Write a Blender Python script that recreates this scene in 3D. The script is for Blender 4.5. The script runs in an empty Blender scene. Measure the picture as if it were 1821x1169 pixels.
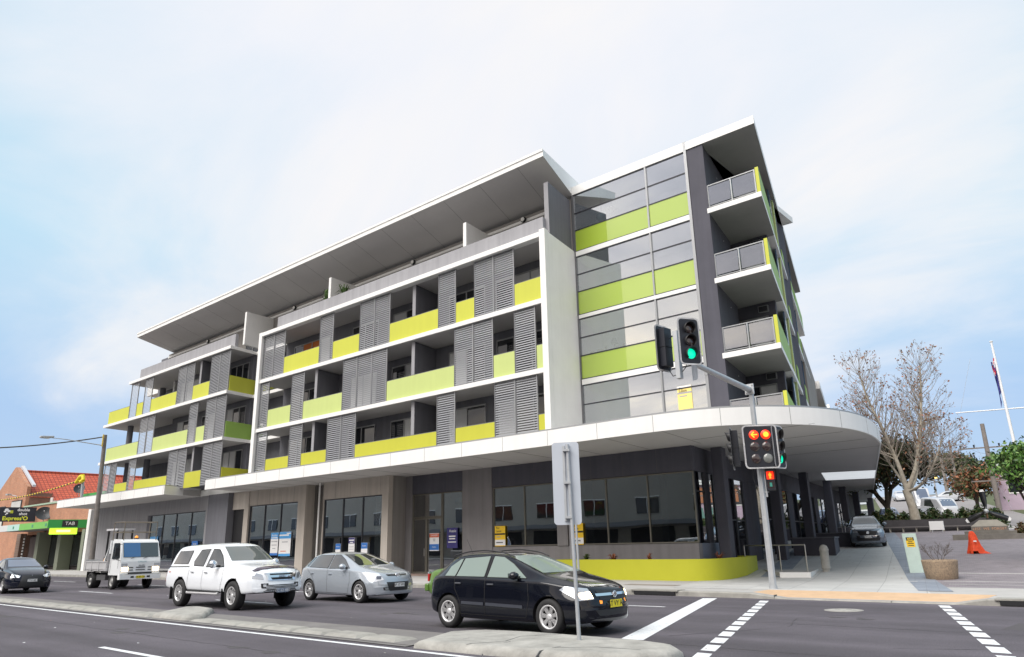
import bpy, bmesh, math, random
from mathutils import Vector, Matrix
from mathutils.bvhtree import BVHTree
from math import radians as R, sin, cos, pi, atan2, sqrt
random.seed(7)
sc = bpy.context.scene
COL = sc.collection

# ------------------------------------------------------------------ camera
cam_d = bpy.data.cameras.new("Camera"); cam = bpy.data.objects.new("Camera", cam_d); COL.objects.link(cam)
cam_d.sensor_fit = 'HORIZONTAL'; cam_d.sensor_width = 36.0
cam_d.lens = 1299.0 / 1821.0 * 36.0
cam_d.shift_x = 0.0; cam_d.shift_y = 0.0
cam_d.clip_end = 3000; cam_d.clip_start = 0.1
def cam_basis():
    P = (910.5, 584.5); f = 1299.0
    up = -Vector((820 - P[0], -3800 - P[1], f)).normalized()
    if up.y > 0: up = -up
    a = -Vector((-652 - P[0], 1002 - P[1], f)); a -= up * a.dot(up); a.normalize()
    y = up.cross(a)
    # rows: world axes expressed in camera coords (x right, y down, z forward)
    right = Vector((a.x, y.x, up.x)); down = Vector((a.y, y.y, up.y)); fwd = Vector((a.z, y.z, up.z))
    return right, down, fwd
_r, _d, _f = cam_basis()
cam.matrix_world = Matrix(((_r.x, -_d.x, -_f.x, 0), (_r.y, -_d.y, -_f.y, 0), (_r.z, -_d.z, -_f.z, 1.58), (0, 0, 0, 1)))
sc.camera = cam

# ------------------------------------------------------------------ light
SUN_EL, SUN_AZ = 52.0, 264.0          # azimuth in degrees from +X, counter-clockwise: behind the camera, to its left
sd = Vector((cos(R(SUN_EL)) * cos(R(SUN_AZ)), cos(R(SUN_EL)) * sin(R(SUN_AZ)), sin(R(SUN_EL))))
sun_d = bpy.data.lights.new("sun", 'SUN'); sun_d.energy = 3.3; sun_d.angle = R(54); sun_d.color = (1.0, 0.955, 0.90)
sun = bpy.data.objects.new("sun", sun_d); COL.objects.link(sun)
sun.rotation_euler = sd.to_track_quat('Z', 'Y').to_euler(); sun.location = (0, -30, 60)
sc.view_settings.view_transform = 'Standard'; sc.view_settings.look = 'None'
sc.view_settings.gamma = 1.0; sc.view_settings.exposure = 0.42; sc.view_settings.use_curve_mapping = False

w = bpy.data.worlds.new("World"); sc.world = w; w.use_nodes = True
nt = w.node_tree; nt.nodes.clear()
def N(t, **k):
    n = nt.nodes.new(t)
    for a, b in k.items(): setattr(n, a, b)
    return n
def math_n(op, a, b=None, c=None, clamp=False):
    n = nt.nodes.new('ShaderNodeMath'); n.operation = op; n.use_clamp = clamp
    for i, v in enumerate((a, b, c)):
        if v is None: continue
        if isinstance(v, (int, float)): n.inputs[i].default_value = v
        else: nt.links.new(v, n.inputs[i])
    return n.outputs[0]
out = N('ShaderNodeOutputWorld'); bg = N('ShaderNodeBackground')
nt.links.new(bg.outputs[0], out.inputs[0])
tc = N('ShaderNodeTexCoord'); sep = N('ShaderNodeSeparateXYZ'); nt.links.new(tc.outputs['Generated'], sep.inputs[0])
sky = N('ShaderNodeTexSky', sky_type='NISHITA'); sky.sun_disc = False
sky.sun_elevation = R(SUN_EL); sky.sun_rotation = R(90 - SUN_AZ); sky.air_density = 1.0; sky.dust_density = 1.2; sky.ozone_density = 2.0
# cloud sheet: direction projected on a flat layer overhead
zc = math_n('MAXIMUM', sep.outputs[2], 0.0); zc = math_n('ADD', zc, 0.16)
px = math_n('DIVIDE', sep.outputs[0], zc); py = math_n('DIVIDE', sep.outputs[1], zc)
cmb = N('ShaderNodeCombineXYZ'); nt.links.new(px, cmb.inputs[0]); nt.links.new(py, cmb.inputs[1])
def noise(scale, detail, rough, dist=0.0, vec=None, off=(0, 0, 0), rot=0.0, sx=1.0):
    mp = N('ShaderNodeMapping'); mp.inputs[1].default_value = off; mp.inputs[2].default_value = (0, 0, R(rot)); mp.inputs[3].default_value = (sx, 1, 1)
    nt.links.new(vec or cmb.outputs[0], mp.inputs[0])
    n = N('ShaderNodeTexNoise'); n.inputs['Scale'].default_value = scale; n.inputs['Detail'].default_value = detail
    n.inputs['Roughness'].default_value = rough; n.inputs['Distortion'].default_value = dist
    nt.links.new(mp.outputs[0], n.inputs['Vector']); return n.outputs['Fac']
def ramp(v, pts):
    r = N('ShaderNodeValToRGB'); e = r.color_ramp.elements
    while len(e) > 1: e.remove(e[-1])
    e[0].position, e[0].color = pts[0][0], (*pts[0][1], 1)
    for p, c in pts[1:]:
        q = e.new(p); q.color = (*c, 1)
    nt.links.new(v, r.inputs[0]); return r.outputs[0]
def mixc(f, a, b):
    m = N('ShaderNodeMix', data_type='RGBA')
    if isinstance(f, (int, float)): m.inputs[0].default_value = f
    else: nt.links.new(f, m.inputs[0])
    for i, v in ((6, a), (7, b)):
        if isinstance(v, tuple): m.inputs[i].default_value = (*v, 1)
        else: nt.links.new(v, m.inputs[i])
    return m.outputs[2]
n_big = noise(0.55, 5, 0.5, 0.4, off=(3.1, 1.7, 0), rot=20, sx=0.8)
n_str = noise(1.5, 8, 0.58, 0.5, off=(7.3, 2.1, 0), rot=35, sx=0.55)
# the bright cloud mass stands over the building: direction of its middle
cd = Vector((-0.50, 0.62, 0.60)).normalized()
vd = N('ShaderNodeVectorMath', operation='DOT_PRODUCT'); nt.links.new(tc.outputs['Generated'], vd.inputs[0]); vd.inputs[1].default_value = cd
mass = math_n('MULTIPLY_ADD', vd.outputs[1], 3.9, -2.86)                   # ~1 at the middle, 0 at 45 degrees off
mass = math_n('MULTIPLY_ADD', math_n('SUBTRACT', n_big, 0.5), 1.5, mass)
mass = math_n('MULTIPLY_ADD', math_n('SUBTRACT', n_str, 0.5), 1.15, mass)
cover = ramp(mass, [(0.0, (0.0,) * 3), (0.22, (0.22,) * 3), (0.5, (0.74,) * 3), (0.8, (1,) * 3)])
cloudcol = ramp(n_str, [(0.30, (0.79, 0.83, 0.91)), (0.5, (0.83, 0.85, 0.905)), (0.64, (0.88, 0.875, 0.89)), (0.75, (0.93, 0.91, 0.89))])
# clear-air colour: the Nishita sky plus thin high cloud that whitens it
skyscale = N('ShaderNodeVectorMath', operation='SCALE'); nt.links.new(sky.outputs[0], skyscale.inputs[0]); skyscale.inputs[3].default_value = 0.085
elev = sep.outputs[2]
veil = ramp(elev, [(0.0, (0.52, 0.67, 0.90)), (0.16, (0.47, 0.66, 0.94)), (0.36, (0.55, 0.83, 1.0)), (0.75, (0.66, 0.86, 0.98))])
blue = mixc(0.80, skyscale.outputs[0], veil)
front = mixc(cover, blue, cloudcol)
# the half of the sky behind the camera: duller grey-mauve evening cloud with warm streaks (seen in the windows)
back = ramp(noise(1.3, 7, 0.6, 0.6, off=(1.3, 5.2, 0), rot=-15, sx=0.6), [(0.34, (0.52, 0.54, 0.60)), (0.48, (0.76, 0.75, 0.79)), (0.58, (1.0, 0.96, 0.92)), (0.70, (1.4, 1.24, 0.98))])
bf = math_n('MULTIPLY_ADD', sep.outputs[1], -2.2, 0.35, clamp=True)
lowglow = ramp(elev, [(0.0, (1.30, 1.22, 1.10)), (0.22, (1.22, 1.16, 1.08)), (0.45, (0.95, 0.95, 0.97)), (0.8, (0.88, 0.89, 0.92))])
mg = N('ShaderNodeMix', data_type='RGBA'); mg.blend_type = 'MULTIPLY'; mg.inputs[0].default_value = 1.0; nt.links.new(back, mg.inputs[6]); nt.links.new(lowglow, mg.inputs[7])
skyall = mixc(bf, front, mg.outputs[2])
nt.links.new(skyall, bg.inputs[0]); bg.inputs[1].default_value = 0.80

# ------------------------------------------------------------------ materials
MATS = {}
def mat(name, col, rough=0.6, metal=0.0, var=0.0, vscale=1.5, bump=0.0, bscale=20.0, coat=0.0, spec=0.5, col2=None, emit=None, estr=0.0, detail=6, crough=0.03):
    if name in MATS: return MATS[name]
    m = bpy.data.materials.new(name); m.use_nodes = True; t = m.node_tree; b = t.nodes['Principled BSDF']
    b.inputs['Base Color'].default_value = (*col, 1); b.inputs['Roughness'].default_value = rough; b.inputs['Metallic'].default_value = metal
    b.inputs['Specular IOR Level'].default_value = spec
    if coat: b.inputs['Coat Weight'].default_value = coat; b.inputs['Coat Roughness'].default_value = crough
    if emit: b.inputs['Emission Color'].default_value = (*emit, 1); b.inputs['Emission Strength'].default_value = estr
    if var or bump:
        g = t.nodes.new('ShaderNodeNewGeometry')
        if var:
            n = t.nodes.new('ShaderNodeTexNoise'); n.inputs['Scale'].default_value = vscale; n.inputs['Detail'].default_value = detail; n.inputs['Roughness'].default_value = 0.65
            t.links.new(g.outputs['Position'], n.inputs['Vector'])
            r = t.nodes.new('ShaderNodeMapRange'); r.inputs[1].default_value = 0.3; r.inputs[2].default_value = 0.7
            t.links.new(n.outputs['Fac'], r.inputs[0])
            x = t.nodes.new('ShaderNodeMix'); x.data_type = 'RGBA'
            c2 = col2 or tuple(c * (1 - var) for c in col)
            x.inputs[6].default_value = (*col, 1); x.inputs[7].default_value = (*c2, 1)
            t.links.new(r.outputs[0], x.inputs[0]); t.links.new(x.outputs[2], b.inputs['Base Color'])
            r2 = t.nodes.new('ShaderNodeMapRange'); r2.inputs[3].default_value = rough; r2.inputs[4].default_value = min(1, rough * 1.25)
            t.links.new(n.outputs['Fac'], r2.inputs[0]); t.links.new(r2.outputs[0], b.inputs['Roughness'])
        if bump:
            n2 = t.nodes.new('ShaderNodeTexNoise'); n2.inputs['Scale'].default_value = bscale; n2.inputs['Detail'].default_value = 4
            t.links.new(g.outputs['Position'], n2.inputs['Vector'])
            bp = t.nodes.new('ShaderNodeBump'); bp.inputs['Strength'].default_value = bump; bp.inputs['Distance'].default_value = 0.02
            t.links.new(n2.outputs['Fac'], bp.inputs['Height']); t.links.new(bp.outputs[0], b.inputs['Normal'])
    MATS[name] = m; return m
def glass_mat(name, tint, refl_min, refl_max, wav=0.006, rcol=(0.95, 0.97, 1.0)):
    """Window pane: looks through to what stands behind it, mirrors what stands before it."""
    if name in MATS: return MATS[name]
    m = bpy.data.materials.new(name); m.use_nodes = True; t = m.node_tree; t.nodes.clear()
    o = t.nodes.new('ShaderNodeOutputMaterial'); mx = t.nodes.new('ShaderNodeMixShader')
    tr = t.nodes.new('ShaderNodeBsdfTransparent'); tr.inputs[0].default_value = (*tint, 1)
    gl = t.nodes.new('ShaderNodeBsdfGlossy'); gl.inputs[0].default_value = (*rcol, 1); gl.inputs[1].default_value = 0.0
    lw = t.nodes.new('ShaderNodeLayerWeight'); lw.inputs[0].default_value = 0.5
    mr = t.nodes.new('ShaderNodeMapRange'); mr.inputs[3].default_value = refl_min; mr.inputs[4].default_value = refl_max
    t.links.new(lw.outputs['Facing'], mr.inputs[0]); t.links.new(mr.outputs[0], mx.inputs[0])
    g = t.nodes.new('ShaderNodeNewGeometry'); n = t.nodes.new('ShaderNodeTexNoise'); n.inputs['Scale'].default_value = 0.9; n.inputs['Detail'].default_value = 1
    t.links.new(g.outputs['Position'], n.inputs['Vector'])
    bp = t.nodes.new('ShaderNodeBump'); bp.inputs['Strength'].default_value = 0.25; bp.inputs['Distance'].default_value = wav
    t.links.new(n.outputs['Fac'], bp.inputs['Height']); t.links.new(bp.outputs[0], gl.inputs['Normal'])
    t.links.new(tr.outputs[0], mx.inputs[1]); t.links.new(gl.outputs[0], mx.inputs[2]); t.links.new(mx.outputs[0], o.inputs[0])
    MATS[name] = m; return m
def pattern_mat(name, kind, c1, c2, cm, bw, bh, mortar, rough=0.8, rot=0.0, axes='xy', bump=0.3, squash=0.0, offset=0.5, var=0.2, shear=0.0):
    """Bricks, tiles or paving laid out in the surface's own metres."""
    if name in MATS: return MATS[name]
    m = bpy.data.materials.new(name); m.use_nodes = True; t = m.node_tree; b = t.nodes['Principled BSDF']; b.inputs['Roughness'].default_value = rough
    g = t.nodes.new('ShaderNodeNewGeometry'); s = t.nodes.new('ShaderNodeSeparateXYZ'); t.links.new(g.outputs['Position'], s.inputs[0])
    c = t.nodes.new('ShaderNodeCombineXYZ')
    ix = {'x': 0, 'y': 1, 'z': 2}
    t.links.new(s.outputs[ix[axes[0]]], c.inputs[0]); t.links.new(s.outputs[ix[axes[1]]], c.inputs[1])
    src = c.outputs[0]
    mp = t.nodes.new('ShaderNodeMapping'); mp.inputs[2].default_value = (0, 0, rot); t.links.new(src, mp.inputs[0])
    br = t.nodes.new('ShaderNodeTexBrick'); br.inputs['Scale'].default_value = 1.0; br.inputs['Brick Width'].default_value = bw; br.inputs['Row Height'].default_value = bh
    br.inputs['Mortar Size'].default_value = mortar; br.inputs['Color1'].default_value = (*c1, 1); br.inputs['Color2'].default_value = (*c2, 1); br.inputs['Mortar'].default_value = (*cm, 1)
    br.offset = offset; br.inputs['Mortar Smooth'].default_value = 0.2
    t.links.new(mp.outputs[0], br.inputs['Vector'])
    n = t.nodes.new('ShaderNodeTexNoise'); n.inputs['Scale'].default_value = 0.8; n.inputs['Detail'].default_value = 7; n.inputs['Roughness'].default_value = 0.7; t.links.new(g.outputs['Position'], n.inputs['Vector'])
    mr = t.nodes.new('ShaderNodeMapRange'); mr.inputs[1].default_value = 0.3; mr.inputs[2].default_value = 0.7; mr.inputs[3].default_value = 1 - var; mr.inputs[4].default_value = 1 + var * 0.5
    t.links.new(n.outputs['Fac'], mr.inputs[0])
    mu = t.nodes.new('ShaderNodeMix'); mu.data_type = 'RGBA'; mu.blend_type = 'MULTIPLY'; mu.inputs[0].default_value = 1.0
    t.links.new(br.outputs['Color'], mu.inputs[6]); t.links.new(mr.outputs[0], mu.inputs[7]); t.links.new(mu.outputs[2], b.inputs['Base Color'])
    if bump:
        bp = t.nodes.new('ShaderNodeBump'); bp.inputs['Strength'].default_value = bump; bp.inputs['Distance'].default_value = 0.02; bp.invert = True
        t.links.new(br.outputs['Fac'], bp.inputs['Height']); t.links.new(bp.outputs[0], b.inputs['Normal'])
    MATS[name] = m; return m

WHITE = mat('white_cladding', (0.83, 0.83, 0.815), 0.45, var=0.07, vscale=0.9)
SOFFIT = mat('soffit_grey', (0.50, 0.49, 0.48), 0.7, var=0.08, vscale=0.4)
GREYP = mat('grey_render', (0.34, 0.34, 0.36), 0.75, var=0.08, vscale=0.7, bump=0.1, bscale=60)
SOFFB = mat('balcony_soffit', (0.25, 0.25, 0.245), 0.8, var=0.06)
GREYD = mat('dark_grey_render', (0.085, 0.085, 0.108), 0.7, var=0.12, vscale=0.8, bump=0.1, bscale=60)
GREYM = mat('mid_grey_render', (0.150, 0.153, 0.175), 0.7, var=0.1, vscale=0.8)
TAUPE = mat('taupe_panel', (0.50, 0.455, 0.405), 0.7, var=0.08, vscale=0.8)
TAUPED = mat('taupe_grey_render', (0.30, 0.285, 0.27), 0.75, var=0.10, vscale=0.7)
LOUV = mat('louvre_grey', (0.30, 0.31, 0.33), 0.45, metal=0.1)
LFRAME = mat('louvre_frame_grey', (0.16, 0.165, 0.175), 0.4, metal=0.3)
LIME = mat('lime_yellow_panel', (0.55, 0.57, 0.06), 0.5, var=0.05, vscale=0.6)
LIMEP = mat('pale_lime_panel', (0.52, 0.61, 0.21), 0.5, var=0.05, vscale=0.6)
LIMEM = mat('mustard_lime_panel', (0.50, 0.50, 0.04), 0.5, var=0.05, vscale=0.6)
GREENP = mat('leaf_green_panel', (0.30, 0.48, 0.10), 0.5, var=0.05, vscale=0.6)
SPAND = mat('green_glass_spandrel', (0.36, 0.50, 0.03), 0.35, coat=1.0, crough=0.0)
SPAND.node_tree.nodes['Principled BSDF'].inputs['Coat IOR'].default_value = 2.3
ALU = mat('aluminium_frame', (0.33, 0.34, 0.35), 0.4, metal=0.5)
ALUD = mat('dark_aluminium', (0.045, 0.047, 0.055), 0.4, metal=0.4)
BLACK = mat('black_plastic', (0.012, 0.012, 0.014), 0.5)
JOINT = mat('panel_joint', (0.12, 0.12, 0.12), 0.8)
GLASSB = glass_mat('bay_glass', (0.94, 0.97, 0.96), 0.42, 0.95)
GLASSS = glass_mat('shop_glass', (0.62, 0.65, 0.66), 0.07, 0.92)
GLASSR = glass_mat('balustrade_glass', (0.50, 0.50, 0.52), 0.30, 0.95)
WINDK = mat('flat_window_glass', (0.018, 0.021, 0.026), 0.03, spec=0.8)
WINBL = mat('blue_grey_glass', (0.10, 0.17, 0.27), 0.08, spec=0.9)
CURT = mat('pale_curtain', (0.52, 0.53, 0.54), 0.8)
ROOMW = mat('room_white', (0.86, 0.87, 0.86), 0.8)
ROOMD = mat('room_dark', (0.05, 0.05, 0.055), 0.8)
STEEL = mat('brushed_steel', (0.55, 0.53, 0.50), 0.3, metal=0.9)
GALV = mat('galvanised_steel', (0.50, 0.52, 0.54), 0.45, metal=0.5, var=0.15, vscale=6)
CONC = mat('kerb_concrete', (0.36, 0.35, 0.32), 0.9, var=0.35, vscale=2.5, bump=0.4, bscale=30)
WPAINT = mat('road_paint', (0.72, 0.74, 0.76), 0.7, var=0.18, vscale=7)

# ------------------------------------------------------------------ geometry helpers
class M:
    """Collects pieces and links them as one mesh object."""
    def __init__(s): s.v = []; s.f = []; s.m = []; s.mats = []; s.smooth = set()
    def mi(s, m):
        if m not in s.mats: s.mats.append(m)
        return s.mats.index(m)
    def add(s, vs, fs, m, smooth=False):
        o = len(s.v); s.v += [tuple(v) for v in vs]; k = s.mi(m)
        for f in fs:
            if smooth: s.smooth.add(len(s.f))
            s.f.append(tuple(i + o for i in f)); s.m.append(k)
        return s
    def box(s, x0, x1, y0, y1, z0, z1, m):
        return s.prism([(x0, y0), (x1, y0), (x1, y1), (x0, y1)], z0, z1, m)
    def sbox(s, x0, x1, y0, y1, z0, z1, m, k=-0.19, ref=24.0):
        """box sheared along the party-wall direction: x shifts by k for every metre behind y=ref"""
        a = k * (y0 - ref); b = k * (y1 - ref)
        return s.prism([(x0 + a, y0), (x1 + a, y0), (x1 + b, y1), (x0 + b, y1)], z0, z1, m)
    def prism(s, poly, z0, z1, m, mtop=None, mbot=None):
        n = len(poly)
        ar = sum(poly[i][0] * poly[(i + 1) % n][1] - poly[(i + 1) % n][0] * poly[i][1] for i in range(n))
        if ar < 0: poly = poly[::-1]
        vs = [(x, y, z0) for x, y in poly] + [(x, y, z1) for x, y in poly]
        s.add(vs, [(i, (i + 1) % n, n + (i + 1) % n, n + i) for i in range(n)], m)
        s.add(vs, [tuple(range(n, 2 * n))], mtop or m); s.add(vs, [tuple(range(n - 1, -1, -1))], mbot or m)
        return s
    def hexa(s, b, t, m):
        vs = list(b) + list(t)
        return s.add(vs, [(3, 2, 1, 0), (4, 5, 6, 7), (0, 1, 5, 4), (1, 2, 6, 5), (2, 3, 7, 6), (3, 0, 4, 7)], m)
    def obox(s, c, ax, ay, az, m):
        """box from its centre and three half-extent vectors"""
        c, ax, ay, az = Vector(c), Vector(ax), Vector(ay), Vector(az)
        b = [c - ax - ay - az, c + ax - ay - az, c + ax + ay - az, c - ax + ay - az]
        return s.hexa(b, [p + 2 * az for p in b], m)
    def tube(s, p0, p1, r0, r1, m, n=8, caps=True, smooth=True):
        p0, p1 = Vector(p0), Vector(p1); d = (p1 - p0)
        if d.length < 1e-6: return s
        d.normalize(); a = d.orthogonal().normalized(); b = d.cross(a)
        vs = [p0 + (a * cos(2 * pi * i / n) + b * sin(2 * pi * i / n)) * r0 for i in range(n)] + [p1 + (a * cos(2 * pi * i / n) + b * sin(2 * pi * i / n)) * r1 for i in range(n)]
        s.add(vs, [(i, (i + 1) % n, n + (i + 1) % n, n + i) for i in range(n)], m, smooth)
        if caps: s.add(vs, [tuple(range(n - 1, -1, -1)), tuple(range(n, 2 * n))], m)
        return s
    def path(s, pts, r, m, n=6):
        for a, b in zip(pts, pts[1:]): s.tube(a, b, r, r, m, n)
        return s
    def lathe(s, prof, m, n=24, axis='z', c=(0, 0, 0), smooth=True, caps=True):
        """prof: (radius, height) pairs"""
        k = len(prof); vs = []
        for r, h in prof:
            for i in range(n):
                a = 2 * pi * i / n; x, y, z = r * cos(a), r * sin(a), h
                if axis == 'y': x, y, z = x, h, -y
                if axis == 'x': x, y, z = h, x, y
                vs.append((x + c[0], y + c[1], z + c[2]))
        s.add(vs, [(j * n + i, j * n + (i + 1) % n, (j + 1) * n + (i + 1) % n, (j + 1) * n + i) for j in range(k - 1) for i in range(n)], m, smooth)
        if caps:
            s.add(vs, [tuple(range(n - 1, -1, -1)), tuple(range((k - 1) * n, k * n))], m)
        return s
    def ball(s, c, r, m, n=12, sz=1.0, sx=1.0, sy=1.0):
        vs = []; fs = []; k = max(5, n // 2)
        for j in range(k + 1):
            t = pi * j / k
            for i in range(n):
                a = 2 * pi * i / n
                vs.append((c[0] + r * sx * sin(t) * cos(a), c[1] + r * sy * sin(t) * sin(a), c[2] + r * sz * cos(t)))
        fs = [(j * n + i, (j + 1) * n + i, (j + 1) * n + (i + 1) % n, j * n + (i + 1) % n) for j in range(k) for i in range(n)]
        return s.add(vs, fs, m, True)
    def build(s, name, parent=None, bevel=0.0, world=True, seg=2, auto=False):
        me = bpy.data.meshes.new(name)
        o = bpy.data.objects.new(name, me); COL.objects.link(o)
        off = Vector((0, 0, 0))
        if parent:
            o.parent = parent
            if world: off = Vector(parent.get('_base', (0, 0, 0)))
        me.from_pydata([tuple(Vector(v) - off) for v in s.v], [], s.f)
        for m in s.mats: me.materials.append(m)
        me.polygons.foreach_set('material_index', s.m)
        if s.smooth: me.polygons.foreach_set('use_smooth', [i in s.smooth for i in range(len(s.f))])
        me.update()
        if world and parent: o['_base'] = tuple(off)
        if bevel:
            b = o.modifiers.new('bevel', 'BEVEL'); b.width = bevel; b.segments = seg; b.limit_method = 'ANGLE'; b.angle_limit = R(35)
        return o
def tag(o, label, cat=None, group=None, kind=None):
    if label: o['label'] = label
    if cat: o['category'] = cat
    if group: o['group'] = group
    if kind: o['kind'] = kind
    return o
def thing(name, label, cat, loc=(0, 0, 0), rz=0.0, group=None):
    o = bpy.data.objects.new(name, None); COL.objects.link(o); o.location = loc; o.rotation_euler = (0, 0, rz)
    o['_base'] = tuple(loc); o.empty_display_size = 0.3
    return tag(o, label, cat, group)
def struct(o): o['kind'] = 'structure'; return o
def dup(root, loc, rz, label, group=None, base_rz=0.0):
    r = root.copy(); COL.objects.link(r); r.location = loc; r.rotation_euler = (0, 0, rz); r['label'] = label
    if group: r['group'] = group
    for ch in list(root.children):
        c = ch.copy(); COL.objects.link(c); c.parent = r
        for g in ch.children:
            d = g.copy(); COL.objects.link(d); d.parent = c
    return r
def text(s, size, m, parent, loc, rot, name='lettering', ext=0.004, align='CENTER', sx=1.0, bold=0.0):
    c = bpy.data.curves.new(name, 'FONT'); c.body = s; c.size = size; c.extrude = ext; c.align_x = align; c.align_y = 'CENTER'; c.offset = bold
    c.resolution_u = 3
    c.materials.append(m); tmp = bpy.data.objects.new(name, c); me = bpy.data.meshes.new_from_object(tmp); bpy.data.objects.remove(tmp); bpy.data.curves.remove(c)
    o = bpy.data.objects.new(name, me); COL.objects.link(o)
    if parent:
        o.parent = parent
        off = Vector(parent.get('_base', (0, 0, 0)))
    else: off = Vector((0, 0, 0))
    o.location = Vector(loc) - off; o.rotation_euler = rot; o.scale = (sx, 1, 1)
    return o
def gz(x, y):
    """height of the ground north of the kerb: the side street climbs away from the crossing"""
    if y < 28: return 0.15
    t = min(1.0, max(0.0, (x + 19.5 + 0.288 * (y - 28)) / 7.0)); k = 0.036 + 0.017 * t
    k *= min(1.0, max(0.0, (x + 62 + 0.288 * (y - 28)) / 30)); d = y - 28
    e = k / 0.053 * (0.032 * max(0.0, min(y, 130) - 70) - 0.02 * max(0.0, y - 190))
    return 0.15 + e + k * (d if d > 4 else d * d / 8 + d * 0.5 if d < 4 else d)

def wear(m, c2, lo=0.56, hi=0.66, scale=9.0):
    t = m.node_tree; b = t.nodes['Principled BSDF']; src = b.inputs['Base Color'].links[0].from_socket
    g = t.nodes.new('ShaderNodeNewGeometry'); n = t.nodes.new('ShaderNodeTexNoise'); n.inputs['Scale'].default_value = scale; n.inputs['Detail'].default_value = 9; n.inputs['Roughness'].default_value = 0.75
    t.links.new(g.outputs['Position'], n.inputs['Vector']); r = t.nodes.new('ShaderNodeMapRange'); r.inputs[1].default_value = lo; r.inputs[2].default_value = hi; t.links.new(n.outputs['Fac'], r.inputs[0])
    x = t.nodes.new('ShaderNodeMix'); x.data_type = 'RGBA'; t.links.new(r.outputs[0], x.inputs[0]); t.links.new(src, x.inputs[6]); x.inputs[7].default_value = (*c2, 1); t.links.new(x.outputs[2], b.inputs['Base Color'])
wear(WPAINT, (0.22, 0.21, 0.21))
def streaks(m, amt=0.10, sx=2.2):
    """rain streaks: tone that runs down the wall"""
    t = m.node_tree; b = t.nodes['Principled BSDF']; src = b.inputs['Base Color'].links[0].from_socket
    g = t.nodes.new('ShaderNodeNewGeometry'); mp = t.nodes.new('ShaderNodeMapping'); mp.inputs[3].default_value = (sx, sx, 0.12); t.links.new(g.outputs['Position'], mp.inputs[0])
    n = t.nodes.new('ShaderNodeTexNoise'); n.inputs['Scale'].default_value = 1.6; n.inputs['Detail'].default_value = 6; t.links.new(mp.outputs[0], n.inputs['Vector'])
    r = t.nodes.new('ShaderNodeMapRange'); r.inputs[1].default_value = 0.35; r.inputs[2].default_value = 0.7; r.inputs[3].default_value = 1.0; r.inputs[4].default_value = 1 - amt; t.links.new(n.outputs['Fac'], r.inputs[0])
    x = t.nodes.new('ShaderNodeMix'); x.data_type = 'RGBA'; x.blend_type = 'MULTIPLY'; x.inputs[0].default_value = 1; t.links.new(src, x.inputs[6]); t.links.new(r.outputs[0], x.inputs[7]); t.links.new(x.outputs[2], b.inputs['Base Color'])
for q_ in (GREYP, GREYD, GREYM, TAUPE, TAUPED): streaks(q_, 0.16)
for q_ in (WHITE, LIME, LIMEP, LIMEM): streaks(q_, 0.035)
# ------------------------------------------------------------------ ground
ASPH = mat('asphalt', (0.108, 0.097, 0.114), 0.85, var=0.32, vscale=0.35, bump=0.5, bscale=45)
def asphalt_speckle(m, s1=55.0, amt=0.55):
    t = m.node_tree; b = t.nodes['Principled BSDF']; g = t.nodes.new('ShaderNodeNewGeometry')
    src = b.inputs['Base Color'].links[0].from_socket
    n = t.nodes.new('ShaderNodeTexNoise'); n.inputs['Scale'].default_value = s1; n.inputs['Detail'].default_value = 3; t.links.new(g.outputs['Position'], n.inputs['Vector'])
    r = t.nodes.new('ShaderNodeMapRange'); r.inputs[1].default_value = 0.3; r.inputs[2].default_value = 0.7; r.inputs[3].default_value = 1 - amt; r.inputs[4].default_value = 1 + amt
    t.links.new(n.outputs['Fac'], r.inputs[0])
    # long patches along the lanes: worn wheel tracks and old repairs
    mp = t.nodes.new('ShaderNodeMapping'); mp.inputs[3].default_value = (0.05, 0.75, 1); t.links.new(g.outputs['Position'], mp.inputs[0])
    n3 = t.nodes.new('ShaderNodeTexNoise'); n3.inputs['Scale'].default_value = 1.0; n3.inputs['Detail'].default_value = 5; t.links.new(mp.outputs[0], n3.inputs['Vector'])
    r3 = t.nodes.new('ShaderNodeMapRange'); r3.inputs[1].default_value = 0.35; r3.inputs[2].default_value = 0.65; r3.inputs[3].default_value = 0.70; r3.inputs[4].default_value = 1.16
    t.links.new(n3.outputs['Fac'], r3.inputs[0])
    mm = t.nodes.new('ShaderNodeMath'); mm.operation = 'MULTIPLY'; t.links.new(r.outputs[0], mm.inputs[0]); t.links.new(r3.outputs[0], mm.inputs[1])
    x = t.nodes.new('ShaderNodeMix'); x.data_type = 'RGBA'; x.blend_type = 'MULTIPLY'; x.inputs[0].default_value = 1
    t.links.new(src, x.inputs[6]); t.links.new(mm.outputs[0], x.inputs[7]); t.links.new(x.outputs[2], b.inputs['Base Color'])
asphalt_speckle(ASPH)
struct(M().add([(-900, -700, -0.02), (700, -700, -0.02), (700, 20.9, -0.02), (-900, 20.9, -0.02)], [(0, 1, 2, 3)], mat('earth', (0.16, 0.15, 0.12), 0.95, var=0.3)).build('ground'))
struct(M().add([(-400, -9, 0), (250, -9, 0), (250, 20.95, 0), (-400, 20.95, 0)], [(0, 1, 2, 3)], ASPH).build('road'))
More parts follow.
